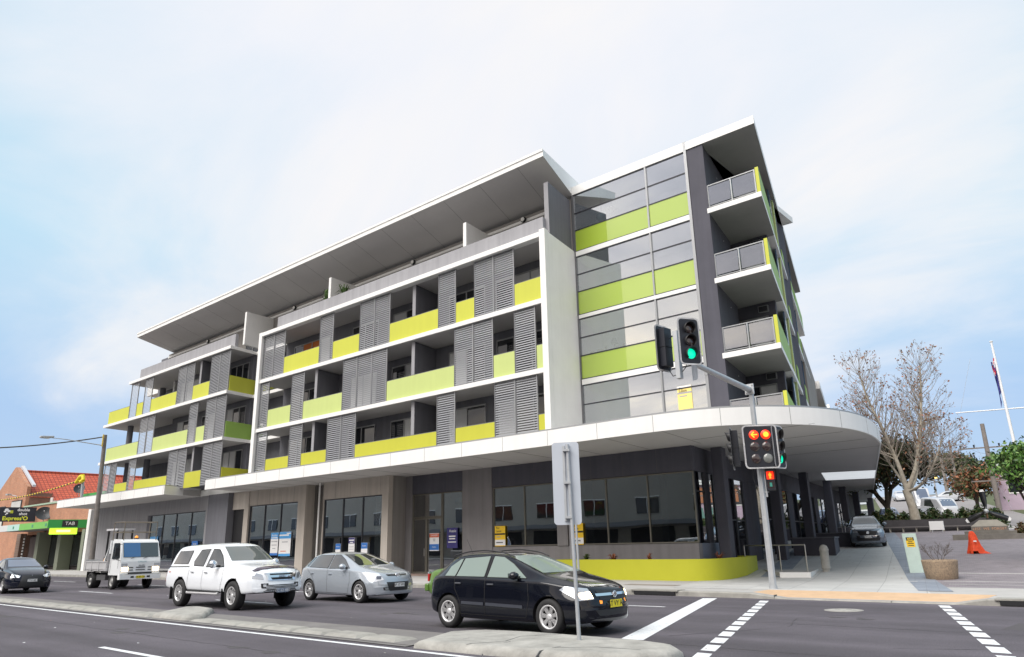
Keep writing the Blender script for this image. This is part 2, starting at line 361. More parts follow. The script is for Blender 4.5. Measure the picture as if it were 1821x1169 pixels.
# land north of the kerb
PAVE = pattern_mat('footpath_paving', 'b', (0.50, 0.50, 0.485), (0.46, 0.46, 0.45), (0.30, 0.30, 0.30), 1.2, 1.2, 0.010, rot=R(-13), offset=0.0, bump=0.15, var=0.14)
PAVEB = pattern_mat('blue_grey_paving', 'b', (0.22, 0.25, 0.30), (0.26, 0.29, 0.34), (0.17, 0.17, 0.18), 0.6, 0.3, 0.008, rot=R(-13), bump=0.15)
PLAZA = pattern_mat('plaza_brick_paving', 'b', (0.225, 0.20, 0.215), (0.285, 0.25, 0.27), (0.15, 0.14, 0.15), 0.23, 0.115, 0.010, rot=R(8), bump=0.3, var=0.25)
SPATH = mat('footpath_concrete', (0.44, 0.43, 0.415), 0.9, var=0.18, vscale=1.2, bump=0.2, bscale=25)
GRASS = mat('lawn', (0.10, 0.22, 0.035), 0.9, var=0.35, vscale=1.0, bump=0.6, bscale=12)
HILLG = mat('far_land', (0.10, 0.12, 0.055), 0.95, var=0.4, vscale=0.05)
ROADF = mat('side_street_asphalt', (0.26, 0.245, 0.245), 0.9, var=0.15, vscale=0.2)
def sheet(name, cols, rows, m, dz):
    """grid draped on gz; cols(y) gives the x positions for the row at y"""
    vs = []; fs = []; nx = None
    for y in rows:
        xs = cols(y); nx = len(xs)
        for x in xs: vs.append((x, y, gz(x, y) + dz))
    for j in range(len(rows) - 1):
        for i in range(nx - 1): fs.append((j * nx + i, j * nx + i + 1, (j + 1) * nx + i + 1, (j + 1) * nx + i))
    return struct(M().add(vs, fs, m, True).build(name))
def lin(a, b, n): return [a + (b - a) * i / (n - 1) for i in range(n)]
rows0 = [22.31, 24, 28, 29, 30, 31, 32] + lin(34, 110, 39) + lin(115, 420, 30)
def cB(x0, y): return x0 - 0.288 * (y - 28)
sheet('terrain', lambda y: [-420, -200, -120, -75] + [cB(x, y) for x in lin(-30, 60, 46)] + [120, 400], rows0, HILLG, -0.012)
sheet('footpath', lambda y: lin(-200, cB(-10, 28), 30), lin(21.16, 28, 6), SPATH, 0.0)
def gutter_y(x): return 20.95
K = M()
# kerb with a rounded top edge; dips to the road at the crossing
def kerb_h(x):
    if -8.4 < x < -4.3: return 0.035
    if -9.4 < x <= -8.4: return 0.035 + 0.115 * (-8.4 - x)
    if -4.3 <= x < -3.6: return 0.035 + 0.115 * (x + 4.3) / 0.7
    return 0.15
xs = sorted(set([-200 + 1.2 * i for i in range(340)] + [-9.4, -8.9, -8.4, -4.3, -3.95, -3.6]))
vs = []
for x in xs:
    h = kerb_h(x)
    vs += [(x, 20.95, -0.01), (x, 20.955, h - 0.03), (x, 20.985, h - 0.004), (x, 21.16, h + 0.001), (x, 21.165, 0.0)]
fs = [(i * 5 + j, (i + 1) * 5 + j, (i + 1) * 5 + j + 1, i * 5 + j + 1) for i in range(len(xs) - 1) for j in range(4)]
K.add(vs, fs, CONC)
for x in range(-120, 40, 3):
    K.box(x + 0.3, x + 0.312, 20.951, 21.15, 0.0, kerb_h(x) + 0.004, JOINT)
struct(K.build('kerb'))
# tan ramp down to the crossing
RAMP = mat('tan_ramp_concrete', (0.58, 0.40, 0.25), 0.9, var=0.15, vscale=3)
struct(M().add([(-9.4, 21.17, 0.155), (-8.4, 21.17, 0.04), (-4.3, 21.17, 0.04), (-3.6, 21.17, 0.155), (-3.6, 22.31, 0.157), (-9.4, 22.31, 0.157)], [(0, 1, 5), (1, 2, 4, 5), (2, 3, 4)], RAMP).build('kerb_ramp'))
def side_w(y): return cB(-11.9, y)
sheet('side_footpath', lambda y: lin(cB(-14.2, y), cB(-6.7, y), 10), [22.3] + lin(22.9, 100, 70), PAVE, 0.006)
sheet('corner_footpath', lambda y: lin(-9.99, 40, 24), lin(22.3, 25.2, 4), SPATH, 0.003)
sheet('corner_footpath', lambda y: lin(-9.99, -9.4, 2), [21.16, 22.3], SPATH, 0.003)
sheet('corner_footpath', lambda y: lin(-3.6, 60, 24), [21.16, 22.3], SPATH, 0.003)
sheet('blue_paving_strip', lambda y: lin(cB(-6.95, y), cB(-6.1, y), 3), [23.2] + lin(24, 90, 50), PAVEB, 0.012)
sheet('blue_paving_strip_wall', lambda y: lin(cB(-12.2, y), cB(-11.2, y), 3), lin(29.0, 90, 50), PAVEB, 0.012)
sheet('plaza_paving', lambda y: lin(cB(-6.1, y), 40, 40), lin(25.2, 62, 40), PLAZA, 0.004)
sheet('plaza_edge_path', lambda y: lin(cB(-3.5, y), 60, 20), lin(62, 66, 4), SPATH, 0.004)
LINEP = mat('plaza_inlay', (0.50, 0.49, 0.47), 0.9)
for k, yy in enumerate((26.6, 28.2, 31.0)):
    sheet('plaza_inlay_line', lambda y: lin(cB(-5.9, y), 30, 14), [yy, yy + 0.13], LINEP, 0.010)
sheet('side_street', lambda y: lin(cB(-6.0, y), cB(5.5, y), 6), lin(66, 400, 50), ROADF, 0.003)
sheet('lawn', lambda y: lin(cB(-19.5, y), cB(-10.2, y), 6), lin(78, 120, 8), GRASS, 0.02)
sheet('cross_path', lambda y: lin(cB(-17.0, y), cB(-8.0, y), 6), lin(88, 93, 3), ROADF, 0.03)
# markings
def mark(name, quads, z=0.004):
    m = M()
    for q in quads: m.add([(x, y, z) for x, y in q], [(0, 1, 2, 3)], WPAINT)
    return struct(m.build(name))
mark('edge_line_marking', [[(-200, 8.33), (6, 8.33), (6, 8.45), (-200, 8.45)]])
mark('lane_marking', [[(x, 5.64), (x + 3, 5.64), (x + 3, 5.76), (x, 5.76)] for x in (-50.6, -38.6, -26.6, -14.6, -2.6, 9)])
mark('far_lane_marking', [[(x, 13.1), (x + 3.5, 13.1), (x + 3.5, 13.22), (x, 13.22)] for x in (-72.8, -60.8, -48.8, -36.8, -24.8)])
mark('parking_lane_marking', [[(-13.0, 17.15), (-10.06, 17.3), (-10.06, 17.42), (-13.0, 17.27)]] + [[(x, 17.15), (x + 3.5, 17.15), (x + 3.5, 17.27), (x, 17.27)] for x in (-76, -64, -52.5, -40.5, -28.5)])
mark('stop_line_marking', [[(-7.47, 11.3), (-7.08, 11.42), (-10.2, 20.55), (-10.58, 20.42)]])
def dotted(x0, y0, x1, y1, n, wdt=0.16):
    q = []; dx, dy = x1 - x0, y1 - y0; L = sqrt(dx * dx + dy * dy); ux, uy = dx / L, dy / L
    for i in range(n):
        a = L * i / n; b = a + L / n * 0.72
        q.append([(x0 + ux * a + 0.0 - wdt / 2, y0 + uy * a), (x0 + ux * a + wdt / 2, y0 + uy * a), (x0 + ux * b + wdt / 2, y0 + uy * b), (x0 + ux * b - wdt / 2, y0 + uy * b)])
    return q
mark('crossing_marking', dotted(-8.68, 20.25, -4.1, 6.2, 16, 0.24) + dotted(-4.45, 20.6, -0.2, 6.2, 16, 0.24))
# manhole lid and drains
mh = M(); mh.lathe([(0.42, 0.0), (0.42, 0.006), (0.40, 0.008)], mat('cast_iron_concrete', (0.33, 0.32, 0.30), 0.8, var=0.3, vscale=9), 28, c=(-6.02, 18.35, 0.001))
mh.lathe([(0.33, 0.008), (0.33, 0.010)], mat('lid_infill', (0.40, 0.39, 0.36), 0.9, var=0.3, vscale=14), 28, c=(-6.02, 18.35, 0.001))
for a in (0.2, 1.3, 2.6): mh.box(-6.02 + 0.2 * cos(a) - 0.06, -6.02 + 0.2 * cos(a) + 0.06, 18.35 + 0.2 * sin(a) - 0.015, 18.35 + 0.2 * sin(a) + 0.015, 0.010, 0.013, BLACK)
tag(mh.build('manhole_cover'), 'round grey concrete and iron manhole cover in the road between the dotted crossing lines', 'manhole cover')
for x0, x1, lb in ((-13.2, -11.75, 'stormwater drain slot in the kerb below the yellow planter wall'), (-3.35, -0.6, 'stormwater drain slot in the kerb beside the brick plaza')):
    d = M(); d.box(x0, x1, 20.9, 20.96, 0.02, 0.125, BLACK); d.box(x0 - 0.1, x1 + 0.1, 20.9, 21.4, 0.128, 0.165, CONC)
    tag(d.build('kerb_drain', bevel=0.01), lb, 'drain', 'kerb drains')
pc = M(); pc.box(-15.0, -13.0, 23.1, 23.6, 0.151, 0.16, mat('pit_lid', (0.25, 0.22, 0.19), 0.9, var=0.2))
tag(pc.build('pit_lid'), 'rectangular brown pit lid in the footpath before the yellow planter', 'pit lid')
# median
MEDC = mat('median_concrete', (0.40, 0.39, 0.36), 0.92, var=0.4, vscale=2.6, bump=0.6, bscale=22)
ASPD = mat('median_asphalt', (0.20, 0.19, 0.185), 0.95, var=0.25, vscale=1.5, bump=0.5, bscale=40)
md = M()
seg = [(-10.9, 9.0), (-9.9, 9.0)]
nose = [(-9.7, 8.62), (-8.2, 8.66), (-6.8, 8.80), (-6.0, 9.1), (-5.62, 9.6), (-5.6, 10.1), (-5.9, 10.45), (-6.5, 10.65), (-7.6, 10.72), (-9.0, 10.62), (-9.9, 10.4), (-10.25, 9.9)]
def rounded_slab(m, poly, h, mt, inset=0.13, z=0.0):
    n = len(poly); cx = sum(p[0] for p in poly) / n; cy = sum(p[1] for p in poly) / n
    def ins(d): 
        r = []
        for x, y in poly:
            L = sqrt((x - cx) ** 2 + (y - cy) ** 2); r.append((x - (x - cx) / L * d, y - (y - cy) / L * d))
        return r
    rings = [(poly, z - 0.01), (ins(0.02), z + h * 0.5), (ins(inset * 0.5), z + h * 0.88), (ins(inset), z + h)]
    vs = [(x, y, zz) for r, zz in rings for x, y in r]
    m.add(vs, [(j * n + i, j * n + (i + 1) % n, (j + 1) * n + (i + 1) % n, (j + 1) * n + i) for j in range(3) for i in range(n)], mt, True)
    m.add(vs, [tuple(range(3 * n, 4 * n))], mt)
rounded_slab(md, nose, 0.125, MEDC, 0.2)
for x in (-9.1, -8.2, -7.2): md.hexa([(x, 8.64, 0), (x + 0.014, 8.64, 0), (x + 0.014, 9.3, 0), (x, 9.3, 0)], [(x, 8.80, 0.118), (x + 0.014, 8.80, 0.118), (x + 0.014, 9.3, 0.128), (x, 9.3, 0.128)], JOINT)
md.add([(-9.9, 8.75, 0.018), (-10.0, 10.3, 0.018), (-19.2, 10.2, 0.018), (-19.2, 8.8, 0.018)], [(0, 1, 2, 3)], ASPD)
# low mountable blocks in the road's asphalt strip
md.add([(-120, 8.62, 0.012), (-9.9, 8.62, 0.012), (-9.9, 10.35, 0.012), (-18, 10.2, 0.012), (-120, 9.95, 0.012)], [(0, 1, 2, 3, 4)], ASPD)
rb = random.Random(3); x = -10.4
while x > -75:
    L = 1.02
    if not (-19.9 < x - L / 2 < -17.8):
        h = 0.05 + rb.random() * 0.02
        y0, y1 = 8.78, 9.42
        md.hexa([(x - L, y0, 0), (x, y0, 0), (x, y1, 0), (x - L, y1, 0)], [(x - L + 0.08, y0 + 0.16, h), (x - 0.12, y0 + 0.16, h), (x - 0.12, y1 - 0.1, h), (x - L + 0.08, y1 - 0.1, h)], CONC)
    x -= L + 0.05
rounded_slab(md, [(-18.15, 8.8), (-17.9, 9.2), (-19.9, 10.55), (-20.9, 10.6), (-21.1, 10.35), (-19.8, 8.85)], 0.13, MEDC, 0.2)
struct(md.build('median_island'))

# tar seams and old cracks in the asphalt, oil marks in the lanes
TARM = mat('tar_seam', (0.05, 0.047, 0.05), 0.6, var=0.2); OILM = mat('oil_mark', (0.075, 0.068, 0.073), 0.6, var=0.3, vscale=6)
def crack(name, pts, wdt, seed):
    rg = random.Random(seed); P = []
    for a, b in zip(pts, pts[1:]):
        n = max(2, int(sqrt((a[0] - b[0]) ** 2 + (a[1] - b[1]) ** 2) / 0.35))
        for i in range(n): P.append((a[0] + (b[0] - a[0]) * i / n + rg.uniform(-.03, .03), a[1] + (b[1] - a[1]) * i / n + rg.uniform(-.03, .03)))
    m = M(); vs = []
    for i, p in enumerate(P):
        q = P[min(i + 1, len(P) - 1)]; o = P[max(i - 1, 0)]; d = Vector((q[0] - o[0], q[1] - o[1])).normalized(); w_ = wdt * rg.uniform(0.3, 1.2) / 2
        vs += [(p[0] - d.y * w_, p[1] + d.x * w_, 0.0025), (p[0] + d.y * w_, p[1] - d.x * w_, 0.0025)]
    m.add(vs, [(2 * i, 2 * i + 1, 2 * i + 3, 2 * i + 2) for i in range(len(P) - 1)], TARM); return struct(m.build(name))
crack('road_crack', [(-40, 7.05), (-20, 7.0), (-4, 7.1)], 0.025, 1); crack('road_crack', [(-60, 11.15), (-30, 11.25), (-12, 11.2), (2, 11.3)], 0.03, 2); crack('road_crack', [(-44, 15.0), (-30, 15.1), (-9, 15.0), (4, 15.2)], 0.022, 3)
crack('road_crack', [(-7.0, 12.2), (-5.8, 14.5), (-6.3, 16.2), (-4.9, 18.4)], 0.02, 4); crack('road_crack', [(-9.4, 5.6), (-8.6, 6.7), (-9.0, 7.9)], 0.02, 5); crack('road_crack', [(-3.5, 12.5), (-1.0, 13.6), (2, 13.1)], 0.02, 6)
rg = random.Random(31); m = M()
for x, y in ((-14.5, 12.7), (-9.8, 12.5), (-27, 12.6), (-19.5, 16.2), (-24.2, 15.9), (-33, 16.0), (-5.5, 16.6), (-12, 6.9), (-17, 7.1)):
    for k in range(3):
        n = 14; cx, cy = x + rg.uniform(-.7, .7), y + rg.uniform(-.25, .25); r = rg.uniform(0.06, 0.2)
        m.add([(cx + r * 1.5 * cos(2 * pi * i / n) * rg.uniform(.75, 1.1), cy + r * sin(2 * pi * i / n) * rg.uniform(.75, 1.1), 0.0018 + 0.0003 * k) for i in range(n)], [tuple(range(n))], OILM)
struct(m.build('road_oil_marks'))
m = M(); m.add([(-2.6, 15.9, 0.0015), (-1.2, 15.8, 0.0015), (-1.1, 17.0, 0.0015), (-2.5, 17.1, 0.0015)], [(0, 1, 2, 3)], mat('asphalt_patch', (0.08, 0.074, 0.08), 0.9, var=0.2, bump=0.4, bscale=40)); m.add([(-26.5, 5.9, 0.0015), (-23.8, 5.9, 0.0015), (-23.8, 7.0, 0.0015), (-26.4, 7.0, 0.0015)], [(0, 1, 2, 3)], MATS['asphalt_patch']); struct(m.build('road_patch'))
# cracks across the median nose
m = M()
for pts in ([(-8.6, 8.72), (-8.3, 9.3), (-8.5, 9.9), (-8.1, 10.5)], [(-7.2, 9.1), (-6.7, 9.5), (-6.0, 9.6)]):
    for a, b in zip(pts, pts[1:]): d = Vector((b[0] - a[0], b[1] - a[1])).normalized() * 0.012; m.add([(a[0] - d.y, a[1] + d.x, 0.1275), (a[0] + d.y, a[1] - d.x, 0.1275), (b[0] + d.y * .6, b[1] - d.x * .6, 0.1275), (b[0] - d.y * .6, b[1] + d.x * .6, 0.1275)], [(0, 1, 2, 3)], JOINT)
struct(m.build('median_cracks'))
# ------------------------------------------------------------------ the apartment building
B = thing('apartment_building', 'five storey white and grey apartment block with lime balconies and a curved corner canopy', 'apartment building', (-30, 26, 0.15))
def P_(m, name, bevel=0.0, label=None, parent=B):
    o = m.build(name, parent, bevel=bevel)
    if label: o['label'] = label
    return o
KC = -0.19                                    # party walls run back at this skew
def shx(x, y, ref=24.0): return x + KC * (y - ref)
S4, S3, S2, S1 = 15.12, 12.0, 8.86, 5.80       # slab tops
# slabs of the main front (white edge bands)
def slab(x0, x1, z, name='floor_slab', y0=24.0, y1=27.2, t=0.21, e=0.03):
    m = M(); m.sbox(x0, x1, y0, y1, z - t, z, SOFFIT)
    m.sbox(x0 - 0.0, x1 + 0.0, y0 - e, y0 + 0.05, z - t - 0.004, z + 0.004, WHITE)
    return P_(m, name)
for z in (S3, S2): slab(-42.35, -18.63, z, y0=24.02)
m = M()   # projecting white picture frame
m.sbox(-42.095, -18.925, 23.9, 24.3, 14.90, 15.14, WHITE); m.sbox(-42.45, -42.1, 23.895, 24.3, S1, 15.16, WHITE)
m.sbox(-18.92, -18.60, 23.9, 24.25, 5.9, 15.24, WHITE)
P_(m, 'facade_frame', 0.008)
m = M(); m.sbox(-42.3, -18.95, 24.3, 27.2, 14.92, 15.10, SOFFIT); P_(m, 'floor_slab')
m = M(); m.sbox(-18.90, -18.60, 24.252, 27.0, 5.9, 15.16, WHITE); P_(m, 'return_wall', label='tall white wall beside the glazed bay')
# left wing slabs
for z, xl in ((S4, -62.6), (S3, -66.8), (S2, -66.8)):
    m = M(); m.sbox(xl, -46.25, 24.0, 27.4, z - 0.20, z - 0.004, SOFFIT); m.sbox(xl - 0.02, -46.2, 23.95, 24.05, z - 0.21, z, WHITE)
    m.sbox(-46.3, -46.2, 24.052, 27.0, z - 0.21, z, WHITE); P_(m, 'floor_slab')
# recess between the wings
for z in (S4, S3, S2):
    m = M(); m.sbox(-46.2, -42.3, 26.2, 28.6, z - 0.20, z, SOFFIT); m.sbox(-46.2, -42.3, 26.15, 26.2, z - 0.21, z, WHITE); P_(m, 'floor_slab')
m = M(); m.sbox(-46.2, -42.0, 28.6, 28.8, 5.3, 15.1, GREYM); m.sbox(-46.22, -46.0, 27.02, 28.6, 5.3, 14.9, GREYM); P_(m, 'recess_wall')
def balustrade(p0, p1, z, h=1.05, n=2, gm=GLASSR, name='balustrade'):
    p0, p1 = Vector((*p0, z)), Vector((*p1, z)); d = (p1 - p0) / n; u = d.normalized(); q = Vector((-u.y, u.x, 0))
    m = M()
    m.obox((p0 + p1) / 2 + Vector((0, 0, h)), (p1 - p0) / 2, q * 0.022, (0, 0, 0.02), ALU)
    m.obox((p0 + p1) / 2 + Vector((0, 0, 0.07)), (p1 - p0) / 2, q * 0.012, (0, 0, 0.015), ALU)
    for i in range(n + 1):
        c = p0 + d * i
        if i == 0: c = c + u * 0.03
        if i == n: c = c - u * 0.03
        m.obox(c + Vector((0, 0, h / 2)), u * 0.025, q * 0.03, (0, 0, h / 2), ALU)
    o = P_(m, name)
    g = M()
    for i in range(n):
        a = p0 + d * i + u * 0.06; b = p0 + d * (i + 1) - u * 0.06
        g.obox((a + b) / 2 + Vector((0, 0, h / 2 + 0.04)), (b - a) / 2, q * 0.005, (0, 0, h / 2 - 0.10), gm)
    P_(g, 'glass', parent=o); return o
for z in (S4, S3, S2, S1): balustrade((-46.45, 26.35), (-42.7, 26.35), z, n=3)
for z in (S3, S2, S1):
    m = M(); m.box(-46.4, -44.9, 28.52, 28.59, z + 0.02, z + 2.3, ALUD); o = P_(m, 'window'); m = M(); m.box(-46.3, -45.0, 28.49, 28.515, z + 0.1, z + 2.2, WINDK); P_(m, 'pane', parent=o)
# solid core that everything stands against
m = M(); m.prism([(-64.6, 27.2), (-19.35, 27.2), (-21.4, 38), (-66, 38)], 5.42, 17.95, GREYM); P_(m, 'building_core')
m = M()
for x0, x1 in ((-42.65, -19.1), (-58.6, -46.75)):
    for z in (S3, S2, S1): m.box(x0, x1, 26.1, 26.3, z, z + 2.91, GREYM)
P_(m, 'rear_wall')
# louvred screens
def screen(x0, x1, n, zb, zt, y=24.1):
    """x0..x1 split in n leaves"""
    m = M(); wd = (x1 - x0) / n
    for i in range(n):
        a, b = x0 + i * wd, x0 + (i + 1) * wd; yy = y + (0.0 if i % 2 == 0 else 0.012)
        m.box(a + 0.004, a + 0.06, yy, yy + 0.06, zb, zt, LFRAME if i else LFRAME); m.box(b - 0.06, b - 0.004, yy, yy + 0.06, zb, zt, ALU)
        m.box(a + 0.062, b - 0.062, yy, yy + 0.06, zb, zb + 0.05, LFRAME); m.box(a + 0.062, b - 0.062, yy, yy + 0.06, zt - 0.05, zt, LFRAME)
        k = int((zt - zb - 0.1) / 0.107); st = (zt - zb - 0.1) / k
        for j in range(k):
            z = zb + 0.05 + st * (j + 0.5)
            m.hexa([(a + 0.062, yy + 0.004, z - 0.034), (b - 0.062, yy + 0.004, z - 0.034), (b - 0.062, yy + 0.056, z - 0.006), (a + 0.062, yy + 0.056, z - 0.006)],
                   [(a + 0.062, yy + 0.014, z + 0.022), (b - 0.062, yy + 0.014, z + 0.022), (b - 0.062, yy + 0.056, z + 0.034), (a + 0.062, yy + 0.056, z + 0.034)], LOUV)
    return P_(m, 'louvre_screen')
def panel(x0, x1, z, mt, h=1.08, y=24.12):
    m = M(); m.box(x0, x1, y, y + 0.05, z + 0.02, z + h, mt); m.box(x0, x1, y + 0.002, y + 0.06, z + h + 0.001, z + h + 0.03, LFRAME)
    return P_(m, 'balcony_panel')
rows = {
 S3: dict(s=[(-42.1, -39.62, 2), (-35.89, -34.54, 1), (-32.07, -29.46, 2), (-25.69, -24.43, 1), (-23.17, -20.61, 2)], p=[(-39.6, -35.9), (-34.53, -32.08), (-29.45, -25.7), (-24.42, -23.18), (-20.6, -18.93)], m=LIME, w=[-27.75]),
 S2: dict(s=[(-42.1, -41.07, 1), (-38.54, -37.21, 1), (-33.43, -29.58, 3), (-24.53, -21.98, 2), (-20.67, -19.42, 1)], p=[(-41.05, -38.56), (-37.2, -33.45), (-29.56, -24.55), (-21.96, -20.69), (-19.4, -18.93)], m=LIMEP, w=[-36.3, -27.75]),
 S1: dict(s=[(-42.1, -40.92, 1), (-38.42, -37.11, 1), (-34.67, -32.09, 2), (-25.73, -24.45, 1), (-21.94, -19.42, 2)], p=[(-40.9, -38.44), (-37.1, -34.68), (-32.07, -25.75), (-24.43, -21.96), (-19.4, -18.93)], m=LIMEM, w=[-36.3, -27.7]),
}
for z, r in rows.items():
    top = {S3: 14.88, S2: 11.775, S1: 8.63}[z]
    for a, b, n in r['s']: screen(a, b, n, z + 0.02, top)
    for a, b in r['p']: panel(a, b, z, r['m'])
    for x in r['w']:
        m = M(); m.sbox(x - 0.02, x + 0.20, 24.32, 26.99, z + 0.004, z + 2.9 - (0 if z < S3 else -0.0), GREYM); m.sbox(x - 0.03, x + 0.21, 24.28, 24.318, z + 0.004, z + 2.9, GREYP); P_(m, 'partition_wall')
lrows = {
 S3: dict(s=[(-62.28, -60.88, 1), (-59.7, -58.29, 1), (-53.98, -51.46, 2), (-49.01, -46.40, 2)], p=[(-66.38, -62.3), (-60.86, -59.72), (-58.28, -54.0), (-51.44, -49.03)], m=LIME, w=[-50.9]),
 S2: dict(s=[(-59.76, -57.17, 2), (-51.58, -50.34, 1), (-49.12, -46.4, 2)], p=[(-65.9, -59.78), (-57.15, -51.6), (-50.32, -49.14)], m=LIMEP, w=[]),
 S1: dict(s=[(-65.7, -63.36, 2), (-60.95, -59.63, 1), (-54.11, -51.38, 2), (-48.99, -46.40, 2)], p=[(-66.6, -65.72), (-63.32, -60.97), (-59.6, -54.13), (-51.36, -49.0)], m=LIMEM, w=[-50.8]),
}
for z, r in lrows.items():
    top = {S3: 14.88, S2: 11.76, S1: 8.62}[z]
    for a, b, n in r['s']: screen(a, b, n, z + 0.02, top)
    for a, b in r['p']: panel(a, b, z, r['m'], 1.08)
    for x in r['w']:
        m = M(); m.sbox(x, x + 0.22, 24.32, 26.99, z + 0.004, z + 2.9, GREYM); m.sbox(x - 0.01, x + 0.23, 24.28, 24.318, z + 0.004, z + 2.9, GREYP); P_(m, 'partition_wall')
    m = M(); m.sbox(-46.36, -46.31, 24.2, 26.9, z + 0.02, z + 1.08, {S3: LIME, S2: GREENP, S1: LIMEM}[z]); P_(m, 'balcony_panel')
for x, y, z0, z1 in ((-64.3, 25.2, S2, S3 - 0.2), (-63.9, 25.2, S1, S2 - 0.2), (-60.3, 25.2, S1, S2 - 0.2), (-62.2, 26.6, S3, S4 - 0.2), (-66.3, 25.0, S1, S2 - 0.2)):
    m = M(); m.lathe([(0.23, z0), (0.23, z1)], GREYM, 16, c=(x, y, 0)); P_(m, 'column')
# the wing's open left end: side wall pieces
m = M(); m.sbox(-58.6, -58.35, 26.0, 27.2, S3, 14.9, WHITE); P_(m, 'partition_wall')
# sliding doors and windows at the back of the balconies
rw = random.Random(11)
def flat_window(x0, x1, z0, z1, y, n, parent=B, curt=None):
    m = M(); m.box(x0, x1, y - 0.05, y, z1 - 0.07, z1, ALU); m.box(x0, x1, y - 0.05, y, z0, z0 + 0.07, ALU)
    for i in range(n + 1):
        xx = x0 + (x1 - x0) * i / n; m.box(max(x0, xx - 0.035), min(x1, xx + 0.035), y - 0.055, y, z0 + 0.07, z1 - 0.07, ALU)
    o = P_(m, 'window')
    for i in range(n):
        a = x0 + (x1 - x0) * i / n + 0.036; b = x0 + (x1 - x0) * (i + 1) / n - 0.036
        q = rw.random() if curt is None else curt[i]
        mt = CURT if q > 0.62 else WINDK if q > -0.5 else mat('amber_light_tint', (0.55, 0.16, 0.03), 0.7)  # the orange-lit window: its light is put into the pane colour, nothing emits
        p = M(); p.box(a, b, y - 0.02, y - 0.004, z0 + 0.071, z1 - 0.071, mt); P_(p, 'pane', parent=o)
for z in (S3, S2, S1):
    for x0, x1, n in ((-41.9, -38.9, 3), (-35.6, -33.2, 2), (-31.8, -28.4, 3), (-27.2, -24.6, 2), (-23.8, -20.4, 3)):
        if z == S3 and x0 == -41.9: flat_window(-41.6, -37.6, z + 0.02, z + 2.5, 26.1, 4, curt=[0, -1, -1, 0.9])
        else: flat_window(x0 + 0.3, x1 + 0.3, z + 0.02, z + 2.5, 26.1, n)
for z in (S3, S2, S1):
    for x0, x1, n in ((-57.6, -54.6, 3), (-53.6, -51.6, 2), (-49.9, -47.3, 3)): flat_window(x0, x1, z + 0.02, z + 2.5, 26.1, n)
# penthouse level
m = M(); m.sbox(-61.5, -46.3, 24.35, 24.6, 15.124, 16.05, GREYP); m.sbox(-41.0, -18.93, 24.35, 24.6, 15.144, 16.07, GREYP); P_(m, 'parapet')
for x in (-45.7, -35.9, -24.35):
    m = M(); y0, y1 = 24.55, 27.0
    m.hexa([(shx(x, y0, y0), y0, 15.15), (shx(x, y0, y0) + 0.22, y0, 15.15), (shx(x, y1, y0) + 0.22, y1, 15.15), (shx(x, y1, y0), y1, 15.15)],
           [(shx(x, y0, y0), y0, 17.5), (shx(x, y0, y0) + 0.22, y0, 17.5), (shx(x, y1, y0) + 0.22, y1, 17.6), (shx(x, y1, y0), y1, 17.6)], WHITE); P_(m, 'dividing_fin')
m = M(); m.sbox(-18.95, -18.72, 24.62, 27.0, 15.10, 17.9, GREYM); m.sbox(-18.96, -18.71, 24.60, 24.618, 15.10, 17.9, GREYP); P_(m, 'dividing_fin', label='grey wall beside the glazed bay')
m = M(); m.box(-62.5, -19.25, 26.9, 27.18, 15.13, 17.97, TAUPED); m.box(-62.5, -19.3, 26.82, 26.895, 17.62, 17.76, WHITE); P_(m, 'penthouse_wall')
m = M(); m.box(-67.5, -62.55, 27.5, 31, 15.1, 17.3, WHITE); P_(m, 'roof_room', label='small white rooftop room at the far left end')
for x in (-58.5, -53, -49.5, -40.5, -37.9, -33, -29.2, -26, -21.8):
    flat_window(x, x + 2.0, 15.2, 17.3, 26.9, 2)
for x in (-55.29, -43.03, -30.67, -22.12):
    m = M(); m.lathe([(0.16, 26.78), (0.16, 26.68), (0.12, 26.66)], BLACK, 18, axis='y', c=(x, 0, 17.72)); o = P_(m, 'wall_lamp')
    m = M(); m.lathe([(0.115, 26.655), (0.115, 26.64)], mat('lamp_lens', (0.75, 0.75, 0.72), 0.3), 18, axis='y', c=(x, 0, 17.72)); P_(m, 'lens', parent=o)
# main roof: soffit rises to the street
m = M(); xl, xr = -62.3, -18.58
b = [(xl, 24, 18.90), (xr, 24, 18.90), (shx(xr, 27.3), 27.3, 18.13), (xl, 27.3, 18.13)]
t = [(xl, 24, 19.25), (xr, 24, 19.25), (shx(xr, 29.8), 29.8, 19.18), (xl, 29.8, 19.18)]
m.add(b + t, [(3, 2, 1, 0)], SOFFIT); m.add(b + t, [(4, 5, 6, 7), (0, 1, 5, 4), (1, 2, 6, 5), (2, 3, 7, 6), (3, 0, 4, 7)], WHITE)
m.box(xl - 0.02, xr, 23.96, 23.997, 19.16, 19.28, WHITE)
for i in range(17):
    x = -61.0 + 2.55 * i
    m.hexa([(x, 24.05, 18.884), (x + 0.014, 24.05, 18.884), (shx(x, 27.2) + 0.014, 27.2, 18.149), (shx(x, 27.2), 27.2, 18.149)],
           [(x, 24.05, 18.888), (x + 0.014, 24.05, 18.888), (shx(x, 27.2) + 0.014, 27.2, 18.153), (shx(x, 27.2), 27.2, 18.153)], JOINT)
P_(m, 'roof', label='long white skillion roof with a grey soffit')
